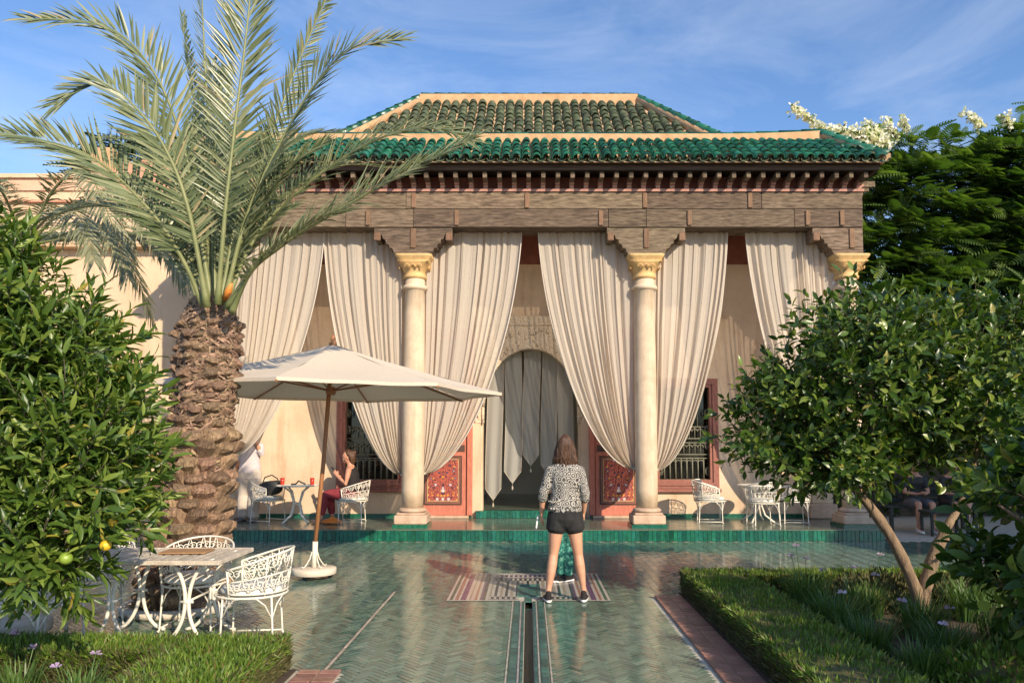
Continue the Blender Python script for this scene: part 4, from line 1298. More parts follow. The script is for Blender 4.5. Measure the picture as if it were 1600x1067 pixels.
PB = Vector((-3.36, 7.5, 0.0))
palm = empty('palm_tree', PB)
tag(palm, 'date palm with stubby rough trunk and grey green fronds beside the white parasol', 'palm tree')
ZT = 2.93
def trunk_axis(z): return Vector((0.02+0.06*math.sin(z*0.9)+0.06*z, 0, z))
def trunk_r(z):
    return 0.295 - 0.055*min(1, z/1.2) + 0.015*max(0, min(1, (z-1.9)/0.6)) - 0.12*max(0, (z-2.72)/0.3)
tb = MB()
def tfn(u, v):
    z = v*3.12
    a = 2*math.pi*u
    c_ = trunk_axis(z)
    r = trunk_r(z)*(1+0.07*mnoise.noise(Vector((math.cos(a)*3, math.sin(a)*3, z*5)))+0.03*mnoise.noise(Vector((math.cos(a)*9, math.sin(a)*9, z*14))))
    return (c_.x+r*math.cos(a), c_.y+r*math.sin(a), z)
tb.grid(tfn, 48, 70)
tb.build('trunk', M['bark_dark'], palm)
# cut leaf bases, in spirals: chunky low down, small and ragged higher up
def boot_mesh(seed):
    rs = random.Random(seed); b = MB()
    w0, w1, h, t0, t1 = 0.10, 0.085, 0.19, 0.03, 0.115
    rings = [(w0, 0.0, t0), (w0*0.98, h*0.35, t0+0.03), (w1*1.15, h*0.75, t1), (w1, h, t1*0.9)]
    for w_, z, t_ in rings:
        j = lambda q: q*rs.uniform(0.85, 1.15)
        b.v += [(-j(w_), 0.02, z), (-j(w_)*0.75, -j(t_)*0.7, z), (0, -j(t_), z+rs.uniform(-.01, .01)), (j(w_)*0.75, -j(t_)*0.7, z), (j(w_), 0.02, z)]
    for k in range(3):
        for i in range(4): b.face((k*5+i+5, k*5+i+6, k*5+i+1, k*5+i)[::-1])
    b.face((15, 16, 17, 18, 19))
    return b.mesh('boot', M['boot'])
bmeshes = [boot_mesh(s) for s in range(6)]
nboot = 117
for i in range(nboot):
    row, j = divmod(i, 9)
    f = row/(nboot/9-1)
    z = 0.01+0.128*row+random.uniform(-.018, .018)
    a = 2*math.pi*(j+0.5*(row % 2))/9+row*0.06+random.uniform(-.06, .06)
    r = trunk_r(z)-0.02
    c_ = trunk_axis(z)
    s_ = (1.12-0.12*f)*random.uniform(0.88, 1.12)
    out = R(-12-random.uniform(0, 12))
    mt = (Matrix.Translation((c_.x+r*math.cos(a), c_.y+r*math.sin(a), z)) @ Matrix.Rotation(a+math.pi/2, 4, 'Z') @ Matrix.Rotation(-out, 4, 'X')
          @ Matrix.Rotation(random.uniform(-.12, .12), 4, 'Y') @ Matrix.Diagonal((s_, s_, s_*random.uniform(0.8, 1.1), 1)))
    link('boot', random.choice(bmeshes), None, palm, mtx=mt)
for i in range(110):
    row, j = divmod(i, 11)
    z = 1.62+0.118*row+random.uniform(-.02, .02)
    a = 2*math.pi*(j+0.5*(row % 2))/11+row*0.1+random.uniform(-.12, .12)
    r = trunk_r(z)-0.012
    c_ = trunk_axis(z)
    s_ = random.uniform(0.5, 0.8)
    mt = (Matrix.Translation((c_.x+r*math.cos(a), c_.y+r*math.sin(a), z)) @ Matrix.Rotation(a+math.pi/2, 4, 'Z') @ Matrix.Rotation(R(random.uniform(8, 38)), 4, 'X')
          @ Matrix.Rotation(random.uniform(-.3, .3), 4, 'Y') @ Matrix.Diagonal((s_, s_, s_*0.8, 1)))
    link('boot', random.choice(bmeshes), None, palm, mtx=mt)
# fibre: thousands of short curved strands wrapped about the upper trunk
nst = 5200
zz = 0.9+2.1*NR.rand(nst)**0.75
aa = NR.rand(nst)*2*math.pi
sl = NR.normal(0, 0.45, nst)+np.where(NR.rand(nst) < 0.25, 1.1, 0)
Rr = np.array([trunk_r(z) for z in zz])+NR.uniform(-0.01, 0.04, nst)
pos = np.stack([np.array([trunk_axis(z).x for z in zz])+Rr*np.cos(aa), Rr*np.sin(aa), zz], 1)
tan = np.stack([-np.sin(aa), np.cos(aa), np.zeros(nst)], 1)
rad = np.stack([np.cos(aa), np.sin(aa), np.zeros(nst)], 1)
d = tan*np.cos(sl)[:, None]+np.array([0, 0, 1.0])*np.sin(sl)[:, None]+rad*NR.normal(0.0, 0.22, nst)[:, None]
rot = frames(d, rad)
ln = NR.uniform(0.06, 0.20, nst); wd = NR.uniform(0.004, 0.013, nst)
rot = rot*np.stack([wd, ln, ln], 1)[:, None, :]
ftv = [(-1,-0.5,-0.10), (1,-0.5,-0.10), (1,0,0.05), (-1,0,0.05), (0.5,0.5,-0.08), (-0.5,0.5,-0.08)]
tag(link('fibre', scatter_mesh('fibre', ftv, [(0,1,2,3), (3,2,4,5)], rot, pos, NR.rand(nst), M['fibre']), None, palm), kind='stuff')

def fpath(seq, y0=7.3):
    return [at(px, py, y0+dy) for px, py, dy in seq]
fronds = [
    # pixel path with depth offsets, normal, options
    ([(318,478,-.12),(285,405,-.25),(235,330,-.4),(150,250,-.5),(60,218,-.6),(-40,205,-.6)], (0.25,-.75,.6), dict(lmax=.50)),
    ([(324,480,-.2),(295,330,-.35),(262,240,-.4),(215,172,-.5),(155,130,-.5),(85,165,-.5)], (0.35,-.8,.5), dict(lmax=.47)),
    ([(330,470,.05),(303,310,.1),(280,205,.1),(235,105,.0),(165,42,-.1),(40,30,-.2)], (0.4,-.75,.5), dict(lmax=.5)),
    ([(334,468,.15),(318,300,.5),(305,170,.8),(292,80,.9),(284,25,.9)], (0.95,-.25,.2), dict(lmax=.30,npair=80)),
    ([(336,465,.1),(330,280,.35),(322,130,.5),(316,10,.6),(312,-90,.6)], (-0.97,-.1,.1), dict(lmax=.30,npair=80,vfold=.7)),
    ([(340,476,-.2),(352,330,-.3),(368,190,-.3),(384,60,-.3),(396,-60,-.2),(400,-140,-.1)], (0.1,-.95,.25), dict(lmax=.50,npair=105)),
    ([(350,474,-.1),(385,340,-.1),(432,235,-.1),(490,135,-.2),(548,78,-.3),(625,62,-.3)], (-.35,-.8,.5), dict(lmax=.50)),
    ([(348,468,.2),(395,300,.6),(450,140,.8),(500,20,.9),(545,-70,.9)], (.85,-.4,.3), dict(lmax=.30,npair=80)),
    ([(352,476,.1),(400,370,.2),(480,288,.3),(581,222,.3),(672,200,.2),(735,222,.1)], (-.2,-.65,.75), dict(lmax=.46)),
    ([(354,482,-.2),(410,400,-.4),(490,352,-.5),(598,289,-.6),(682,246,-.6),(742,214,-.6)], (-.2,-.6,.8), dict(lmax=.46)),
    ([(362,488,-.22),(392,425,-.4),(440,385,-.6),(500,345,-.8),(545,330,-.9)], (-.2,-.5,.85), dict(lmax=.32,npair=70)),
    ([(312,474,.1),(275,385,.3),(225,338,.5),(150,322,.6),(60,345,.6)], (.2,-.5,.85), dict(lmax=.40)),
    ([(328,470,.2),(310,350,.6),(275,270,1.0),(220,225,1.4),(160,215,1.7)], (.2,-.6,.8), dict(lmax=.42)),
    ([(346,470,.25),(372,350,.7),(420,260,1.1),(470,215,1.5),(530,205,1.8)], (-.2,-.6,.8), dict(lmax=.42)),
    ([(338,470,.25),(342,330,.8),(345,230,1.2),(350,160,1.6),(352,110,2.0)], (.1,-.9,.4), dict(lmax=.42)),
    ([(332,470,.1),(322,360,.3),(312,270,.3),(300,200,.3)], (.3,-.9,.3), dict(lmax=.33,npair=64)),
    ([(345,470,.0),(366,360,.1),(385,290,.1),(412,215,.1)], (-.3,-.9,.3), dict(lmax=.33,npair=64)),
    ([(338,470,.15),(352,390,.4),(366,320,.5),(376,262,.6)], (.2,-.9,.3), dict(lmax=.36,npair=70,start=.1)),
    ([(330,470,.2),(318,395,.5),(300,330,.7),(278,285,.9)], (-.2,-.9,.3), dict(lmax=.36,npair=70,start=.1)),
    ([(345,472,.2),(380,395,.5),(425,345,.8),(465,320,1.1)], (-.3,-.7,.6), dict(lmax=.36,npair=70,start=.12)),
    ([(325,474,.15),(296,400,.3),(262,350,.4),(222,300,.5),(190,275,.5)], (.3,-.7,.6), dict(lmax=.38,npair=75,start=.15)),
    ([(346,474,.0),(376,385,.1),(410,318,.1),(452,262,.1),(505,225,.1)], (-.3,-.75,.5), dict(lmax=.42,npair=85,start=.15)),
    ([(334,472,.1),(340,360,.5),(338,260,.7),(334,170,.8),(330,100,.9)], (.2,-.95,.2), dict(lmax=.42,npair=85,start=.12)),
    ([(352,466,.2),(420,330,1.2),(520,262,1.8),(610,262,2.2)], (-.2,-.5,.85), dict(lmax=.38,npair=80)),
]
for i, (sq, nr, kw) in enumerate(fronds):
    frond(palm, PB, fpath(sq), nr, M['palm_leaf'], seed=i+3, **kw)
# orange young stalk
ob = MB(); ob.tube([at(352, 468, 7.12)-PB, at(357, 455, 7.08)-PB, at(362, 443, 7.05)-PB], [0.03, 0.035, 0.012], 6)
ob.build('young_stalk', M['rachis_orange'], palm)
# low stone ring round its foot
rg = MB(); rg.lathe([(0.50, 0.0), (0.52, 0.04), (0.50, 0.07), (0.42, 0.07), (0.42, 0.0)], 28)
rg.build('stone_ring', M['concrete'], palm, loc=(0.0, 0, 0.006))

# second palm, farther back on the left
PB2 = Vector((-7.5, 11.2, 0))
palm2 = empty('palm_tree', PB2)
tag(palm2, 'smaller palm with drooping dusty fronds in front of the cream wall', 'palm tree')
t2 = MB(); t2.grid(lambda u, v: ((0.22+0.03*mnoise.noise(Vector((u*20, v*30, 0))))*math.cos(6.2832*u), (0.22+0.03*mnoise.noise(Vector((u*20, v*30, 0))))*math.sin(6.2832*u), 4.5*v), 20, 40)
t2.build('trunk', M['bark'], palm2)
c2 = Vector((0, 0, 4.5))
f2 = [(1.0,-.35,1.6,2.9), (0.75,-.7,0.5,3.0), (0.9,-.2,0.2,2.7), (0.35,-.9,1.2,2.8), (-.5,-.8,1.0,2.8), (-.9,-.3,1.4,2.8), (0.2,.8,1.8,2.6), (.9,.4,1.1,2.6), (-.6,.6,1.6,2.6), (0.55,-.3,2.4,2.4), (-.2,-.4,2.6,2.4)]
for i, (dx_, dy_, dz_, L_) in enumerate(f2):
    d = Vector((dx_, dy_, 0)).normalized()
    p = [PB2+c2+d*0.1, PB2+c2+d*L_*0.3+Vector((0, 0, 0.30*dz_)), PB2+c2+d*L_*0.62+Vector((0, 0, 0.36*dz_)), PB2+c2+d*L_*0.9+Vector((0, 0, 0.1*dz_-0.25)), PB2+c2+d*L_*1.05+Vector((0, 0, -0.75))]
    frond(palm2, PB2, p, (0, -.3, 1), M['palm_leaf_back'], lmax=.48, seed=70+i, npair=80, start=.14, wid=.015, droop=.4, vfold=.1)

# ================================================================== citrus trees
LEAF_TV = [(0,0,0), (-.17,.22,.045), (0,.24,0), (.17,.22,.045), (-.225,.52,.05), (0,.54,-.01), (.225,.52,.05), (-.13,.8,.015), (0,.82,-.05), (.13,.8,.015), (0,1.04,-.13)]
LEAF_TF = [(0,2,1), (0,3,2), (1,2,5,4), (2,3,6,5), (4,5,8,7), (5,6,9,8), (7,8,10), (8,9,10)]
def citrus(name, base, label, trunk_paths, blobs, n_shoot, leaf_len, mat, seed, slim=1.0, per=(7, 12), upw=0.55, keep=300, inner=0.35, gap=-0.12):
    """blobs: (centre, radii, weight). Shoots sit in the outer part of each blob, leaves spiral about each shoot"""
    rs = np.random.RandomState(seed)
    base = Vector(base)
    t = empty(name, base); tag(t, label, 'orange tree')
    tm = MB()
    for pts, r0, r1 in trunk_paths:
        q = catmull([Vector(p)-base for p in pts], 14)
        tm.tube(q, [(r0+(r1-r0)*i/14)*(1+0.10*math.sin(i*2.1+r0*90)) for i in range(15)], 9)
    P, D, U, L_, TW_ = [], [], [], [], []
    wts = np.array([b[2] for b in blobs], float); wts /= wts.sum()
    br = MB()
    for k in range(n_shoot):
        bi = rs.choice(len(blobs), p=wts)
        c_, r_, _ = blobs[bi]
        u = rs.normal(size=3); u /= np.linalg.norm(u)
        lump = 0.86+0.30*mnoise.noise(Vector((u[0]*2.3+bi*7, u[1]*2.3, u[2]*2.3)))+0.12*mnoise.noise(Vector((u[0]*6+bi*7, u[1]*6, u[2]*6)))
        q = (inner+(1-inner)*rs.rand()**0.55)*lump
        p = np.array(c_)+u*np.array(r_)*q
        if p[2] < 0.25: continue
        if mnoise.noise(Vector((p[0]*2.6+seed, p[1]*2.6, p[2]*2.6))) < gap: continue
        d = u*0.8+np.array([0, 0, upw])+rs.normal(0, 0.35, 3); d /= np.linalg.norm(d)
        sl_ = rs.uniform(0.16, 0.34)
        nl = rs.randint(per[0], per[1]+1)
        a0 = rs.rand()*6.28
        if rs.rand() < 0.5:
            br.tube([tuple(p-d*0.06-base), tuple(p+d*sl_-base)], [0.005, 0.002], 3)
        s1 = np.cross(d, [0.3, 0.2, 1]); s1 /= np.linalg.norm(s1); s2 = np.cross(d, s1)
        for j in range(nl):
            f = (j+0.5)/nl
            a = a0+j*2.4
            side = s1*math.cos(a)+s2*math.sin(a)
            spread = 1.15-0.75*f
            ld = d*(0.35+0.6*f)+side*spread+np.array([0, 0, -0.12+0.1*rs.normal()])
            ld /= np.linalg.norm(ld)
            upv = d*1.0-ld*0.2+rs.normal(0, 0.25, 3)
            P.append(p+d*sl_*f); D.append(ld); U.append(upv); L_.append(leaf_len*rs.uniform(0.65, 1.2)); TW_.append(rs.rand())
    P, D, U, L_, TW_ = map(np.array, (P, D, U, L_, TW_))
    rot = frames(D, U)*np.stack([L_*slim, L_, L_], 1)[:, None, :]
    px = np.array([to_px(p) for p in P])
    vis = (px[:, 0] > 2) & (px[:, 0] < 1598) & (px[:, 1] < 1060) & (px[:, 1] > 2)
    order = np.argsort(np.where(vis, px[:, 2], 1e6))
    near = order[:keep] if vis.sum() > keep else order[:0]
    far = np.setdiff1d(np.arange(len(P)), near)
    lm = MB(); lm.v = LEAF_TV; lm.sm = True; [lm.face(f) for f in LEAF_TF]
    lme = lm.mesh('leaf', mat)
    bv = np.array(base)
    for i in near:
        mt = Matrix.Identity(4)
        for a in range(3):
            for b_ in range(3): mt[a][b_] = rot[i, a, b_]
            mt[a][3] = P[i, a]-bv[a]
        link('leaf', lme, None, t, mtx=mt)
    tm.build('trunk', M['bark'], t)
    br.build('twigs', M['bark_dark'], t)
    tag(link('crown', scatter_mesh('crown', LEAF_TV, LEAF_TF, rot[far], P[far]-bv, TW_[far], mat, True), None, t), kind='stuff')
    return t

def fruit(t, p, r, mat):
    b = MB(); b.sphere((0, 0, 0), (r, r, r*0.95), 16, 10)
    o = b.build('fruit', M[mat], t, loc=Vector(p)-t.location)
    st = MB(); st.tube([(0, 0, r*0.9), (0.01, 0, r*1.5)], 0.004, 5); link('stalk', st.mesh('stalk', M['bark_dark']), None, o)

otl = citrus('orange_tree', (-3.55, 4.75, 0), 'bushy orange tree with long bright leaves and ripening fruit above the white table',
    [([(-3.55,4.75,0), (-3.5,4.75,0.6), (-3.35,4.8,1.1)], .07, .05), ([(-3.35,4.8,1.1), (-3.0,4.8,1.5), (-2.7,4.75,1.9)], .04, .015), ([(-3.4,4.8,1.0), (-3.6,4.9,1.7), (-3.5,4.9,2.3)], .045, .015), ([(-3.4,4.8,1.0), (-2.9,4.6,1.05), (-2.5,4.6,1.1)], .03, .01)],
    [((-3.6,4.95,1.7), (1.0,.75,.98), 5), ((-2.92,4.75,1.5), (.55,.5,.56), 3.0), ((-2.92,4.7,1.15), (.6,.45,.42), 2.6), ((-3.45,4.75,2.48), (.42,.4,.42), 1.5), ((-3.0,4.75,2.05), (.38,.4,.35), 1.2), ((-2.95,4.62,0.98), (.5,.38,.26), 2.2), ((-3.25,4.7,2.3), (.32,.35,.32), .7)],
    2850, .118, M['orange_leaf'], 5, slim=0.60, per=(9, 14), upw=.75, gap=-0.26)
for px, py, Y_, r, m_ in ((103, 872, 4.38, .037, 'fruit_green'), (114, 842, 4.4, .034, 'fruit_green'), (165, 852, 4.42, .032, 'fruit_yellow'), (176, 816, 4.5, .026, 'fruit_yellow'), (85, 832, 4.45, .032, 'fruit_green')):
    fruit(otl, at(px, py, Y_), r, m_)

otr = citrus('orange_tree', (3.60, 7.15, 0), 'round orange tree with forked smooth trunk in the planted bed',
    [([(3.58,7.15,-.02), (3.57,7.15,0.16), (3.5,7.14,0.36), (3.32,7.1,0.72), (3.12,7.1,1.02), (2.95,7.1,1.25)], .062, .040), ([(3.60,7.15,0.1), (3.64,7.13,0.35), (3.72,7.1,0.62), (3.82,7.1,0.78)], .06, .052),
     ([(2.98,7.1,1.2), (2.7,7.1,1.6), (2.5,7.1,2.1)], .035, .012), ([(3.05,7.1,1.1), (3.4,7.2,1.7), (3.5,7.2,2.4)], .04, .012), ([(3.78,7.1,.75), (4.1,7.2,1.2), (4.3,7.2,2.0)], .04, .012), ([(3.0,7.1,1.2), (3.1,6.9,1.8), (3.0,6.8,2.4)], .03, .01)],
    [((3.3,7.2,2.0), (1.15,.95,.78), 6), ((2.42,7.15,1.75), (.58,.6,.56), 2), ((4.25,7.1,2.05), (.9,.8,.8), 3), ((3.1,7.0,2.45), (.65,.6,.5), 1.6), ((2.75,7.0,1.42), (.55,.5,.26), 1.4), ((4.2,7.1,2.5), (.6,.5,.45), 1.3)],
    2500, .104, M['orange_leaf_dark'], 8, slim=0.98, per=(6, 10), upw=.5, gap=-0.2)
me_cut = MB(); me_cut.tube([(3.82-3.6, -0.05, .775), (3.83-3.6, -0.05, .80)], [.053, .05], 9); me_cut.build('cut_limb', M['boot'], otr)

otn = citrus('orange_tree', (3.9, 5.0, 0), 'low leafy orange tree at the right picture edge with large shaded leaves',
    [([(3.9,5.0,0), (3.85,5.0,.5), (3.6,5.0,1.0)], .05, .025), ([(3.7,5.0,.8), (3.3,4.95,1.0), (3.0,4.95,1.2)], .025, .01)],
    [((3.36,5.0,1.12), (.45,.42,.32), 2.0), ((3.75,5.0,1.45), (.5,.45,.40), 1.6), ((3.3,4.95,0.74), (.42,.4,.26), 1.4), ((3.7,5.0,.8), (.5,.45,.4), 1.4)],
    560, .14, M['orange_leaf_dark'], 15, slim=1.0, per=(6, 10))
oth = citrus('orange_tree', (4.9, 2.4, 0), 'orange tree outside the picture that shades the right bed',
    [([(4.9,2.4,0), (4.9,2.4,.6), (4.8,2.4,1.3)], .07, .04)],
    [((4.8,2.4,1.9), (1.15,1.1,.9), 3), ((3.9,2.5,1.7), (.6,.6,.5), 1)],
    620, .15, M['orange_leaf_dark'], 21, slim=1.0, per=(6, 9), keep=0)

# ================================================================== feathery dark trees on the right, shrubs, flowers
def spray_template(npin=9):
    """a bipinnate leaf: narrow pinnae on both sides of a drooping midrib, unit length along +y"""
    v, f = [], []
    for k in range(npin):
        t = 0.12+0.88*k/(npin-1)
        ln = 0.34*math.sin(math.pi*min(0.95, 0.25+0.65*t))
        z = -0.22*t*t
        for s in (-1, 1):
            b = len(v)
            w_ = 0.035
            dx_, dy_ = s*ln*0.86, ln*0.5
            v += [(0, t-w_, z), (dx_*0.5, t+dy_*0.5-w_*1.3, z-0.005), (dx_, t+dy_, z-0.05*ln/0.3), (dx_*0.5, t+dy_*0.5+w_*1.3, z-0.005), (0, t+w_, z)]
            f += [(b, b+1, b+3, b+4) if s > 0 else (b+4, b+3, b+1, b), (b+1, b+2, b+3) if s > 0 else (b+3, b+2, b+1)]
    return v, f
SPV, SPF = spray_template()
def feathery(base, label, blobs, n, size, mat, seed, layers=True, trunk_h=4, wid=1.0):
    rs = np.random.RandomState(seed); base = Vector(base)
    t = empty('feathery_tree', base); tag(t, label, 'tree')
    tm = MB()
    tm.tube([(0, 0, 0), (0.1, 0, trunk_h*0.5), (0, 0, trunk_h)], [.22, .17, .12], 10)
    P, D, U, S = [], [], [], []
    w = np.array([b[2] for b in blobs], float); w /= w.sum()
    for c_, r_, _ in blobs:
        tm.tube([(0, 0, trunk_h*0.7), (np.array(c_)-np.array(base))*0.6+np.array([0, 0, trunk_h*0.3]), np.array(c_)-np.array(base)], [.10, .06, .03], 7)
    for k in range(n):
        bi = rs.choice(len(blobs), p=w); c_, r_, _ = blobs[bi]
        u = rs.normal(size=3); u /= np.linalg.norm(u)
        q = (0.45+0.55*rs.rand()**0.5)*(0.88+0.3*mnoise.noise(Vector((u[0]*2+bi*5, u[1]*2, u[2]*2))))
        p = np.array(c_)+u*np.array(r_)*q
        if layers:      # foliage sits in tiers with gaps between
            zq = 0.75
            ph = mnoise.noise(Vector((p[0]*0.5, p[1]*0.5, bi*3.0)))*0.9
            zz_ = (p[2]+ph)/zq
            fz = zz_-math.floor(zz_)
            p[2] += (0.5-fz)*zq*0.62
        d = np.array([u[0], u[1], 0])*1.0+rs.normal(0, 0.55, 3)*np.array([1, 1, .35])+np.array([0, -0.25, 0.08])
        P.append(p); D.append(d); U.append(np.array([0.2, -0.75, 1])+rs.normal(0, 0.30, 3)); S.append(size*rs.uniform(0.6, 1.25))
    P, D, U, S = map(np.array, (P, D, U, S))
    rot = frames(D, U)*np.stack([S*wid, S, S], 1)[:, None, :]
    tm.build('trunk', M['bark_dark'], t)
    tag(link('crown', scatter_mesh('crown', SPV, SPF, rot, P-np.array(base), rs.rand(len(P)), mat), None, t), kind='stuff')
    return t
feathery((9.8, 17.5, 0), 'tall dark tree with fine feathery leaves in tiers behind the roof corner',
    [((9.0,17.3,6.6), (2.4,2.0,2.2), 4), ((7.6,17.0,5.4), (1.6,1.6,1.4), 2), ((10.9,17.0,7.0), (2.2,1.9,2.0), 3), ((8.8,16.6,4.3), (2.2,1.5,1.2), 2), ((7.7,17.2,7.6), (1.1,1.1,.9), 1)], 7200, .52, M['feather_leaf'], 3)
feathery((12.9, 17.2, 0), 'dense feathery tree filling the right edge above the orange tree',
    [((12.2,16.8,6.9), (2.4,2.0,2.4), 4), ((11.6,16.0,4.6), (2.4,1.6,1.5), 3), ((13.6,17,8.2), (1.6,1.6,1.3), 1.5)], 5200, .52, M['feather_leaf'], 4)
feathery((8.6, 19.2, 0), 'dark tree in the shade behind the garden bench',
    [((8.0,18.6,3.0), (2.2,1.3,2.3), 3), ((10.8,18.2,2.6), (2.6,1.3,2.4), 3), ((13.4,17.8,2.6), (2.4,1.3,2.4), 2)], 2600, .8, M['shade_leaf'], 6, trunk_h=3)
# unseen depth behind them is closed by a clipped wall of greenery
def leaf_wall(name, label, cat, x0, x1, y, z1, n, mat, seed, depth=0.7):
    rs = np.random.RandomState(seed)
    t = empty(name, ((x0+x1)/2, y, 0)); tag(t, label, cat)
    P = np.stack([rs.uniform(x0, x1, n), y+rs.uniform(0, depth, n), rs.uniform(0.05, z1, n)], 1)
    D = rs.normal(0, 0.6, (n, 3))+np.array([0, -0.8, 0.2]); U = rs.normal(0, 0.4, (n, 3))+np.array([0, -0.6, 1.0])
    S = rs.uniform(0.12, 0.24, n)
    rot = frames(D, U)*np.stack([S, S, S], 1)[:, None, :]
    link('stems', MB().box(x0, x1, y+depth*0.55, y+depth*0.9, 0, z1*0.97).mesh('hedge_core', M['bark_dark']), None, t, loc=-Vector(t.location))
    tag(link('foliage', scatter_mesh('foliage', LEAF_TV, LEAF_TF, rot, P-np.array(t.location), rs.rand(n), mat), None, t), kind='stuff')
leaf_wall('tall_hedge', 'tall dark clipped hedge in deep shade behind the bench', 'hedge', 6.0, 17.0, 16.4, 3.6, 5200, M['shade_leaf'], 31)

feathery((11.8, 7.2, 0), 'unseen tall tree added beyond the right edge to shade the bench', [((11.6,7.4,4.0), (2.3,2.4,2.0), 3), ((12.6,5.6,4.4), (1.8,1.8,1.6), 1), ((12.6,9.6,4.2), (1.8,1.8,1.8), 1)], 2600, .9, M['feather_leaf'], 12, layers=False, trunk_h=3.4, wid=1.3)  # added out of view so its crown shades the bench and nearby paving
# tree tops behind the house on the left
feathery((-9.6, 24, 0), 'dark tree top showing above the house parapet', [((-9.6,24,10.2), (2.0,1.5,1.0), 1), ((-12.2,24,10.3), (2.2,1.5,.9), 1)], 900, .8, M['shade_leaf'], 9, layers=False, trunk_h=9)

# white bougainvillea trailing over the roof corner
def bougain(base, label, paths, n, seed):
    rs = np.random.RandomState(seed); base = Vector(base)
    t = empty('bougainvillea', base); tag(t, label, 'flowering vine')
    tm = MB(); P, D, U, S = [], [], [], []; LP, LD, LU, LS = [], [], [], []
    for path, rad_, wgt in paths:
        q = catmull(path, 24)
        tm.tube([p-base for p in q], [0.02*(1-i/30) for i in range(25)], 5)
        for k in range(int(n*wgt)):
            p = np.array(q[rs.randint(0, 25)])+rs.normal(0, rad_, 3)
            P.append(p); D.append(rs.normal(size=3)+np.array([0, -.5, .2])); U.append(rs.normal(size=3)); S.append(rs.uniform(0.03, 0.058))
        for k in range(int(n*wgt*0.10)):
            p = np.array(q[rs.randint(0, 25)])+rs.normal(0, rad_*1.1, 3)
            LP.append(p); LD.append(rs.normal(size=3)); LU.append(rs.normal(size=3)+np.array([0, 0, 1])); LS.append(0.09)
    tm.build('stem', M['bark_dark'], t)
    br = [(0,0,0), (-.5,.45,.15), (0,1,.25), (.5,.45,.15), (-.85,-.1,.2), (-.55,-.8,.25), (0,-.35,.1), (.85,-.1,.2), (.55,-.8,.25)]
    bf = [(0,3,2,1), (0,1,4), (0,4,5,6), (0,6,8,7), (0,7,3)]
    S = np.array(S)
    tag(link('blossom', scatter_mesh('blossom', br, bf, frames(np.array(D), np.array(U))*S[:, None, None], np.array(P)-np.array(base), rs.rand(len(S)), M['petal_white']), None, t), kind='stuff')
    LS = np.array(LS)
    tag(link('leaves', scatter_mesh('vine_leaves', LEAF_TV, LEAF_TF, frames(np.array(LD), np.array(LU))*(LS[:, None, None]*np.array([2.0, 1, 1])[None, None, :]), np.array(LP)-np.array(base), rs.rand(len(LS)), M['feather_leaf']), None, t), kind='stuff')
b0 = at(1420, 420, 15.6); b0.z = 0
A_ = lambda *q: [at(px, py, 15.3+d) for px, py, d in q]
bougain(b0, 'white flowering bougainvillea branches rising behind the roof corner',
    [(A_((1360,218,.3), (1320,210,.1), (1290,203,0), (1262,185,0), (1238,168,0)), .045, 1.1), (A_((1380,225,.3), (1350,212,.1), (1320,205,0), (1285,208,0)), .07, 1.0), (A_((1390,225,.3), (1365,205,.2), (1352,195,.2)), .06, .6),
     (A_((1400,215,.5), (1390,200,.4), (1384,188,.4)), .05, .35), (A_((1418,205,.5), (1413,195,.4), (1410,184,.4)), .04, .25), (A_((1335,218,0), (1360,212,0), (1350,208,0)), .05, .4)], 420, 5)
bougain(at(1560, 420, 15.4), 'small spray of white blossom above the dark tree tops at far right', [(A_((1530,200,.1), (1525,188,0), (1506,178,0)), .05, .5), (A_((1575,195,.1), (1572,188,0), (1568,180,0)), .05, .3)], 300, 6)

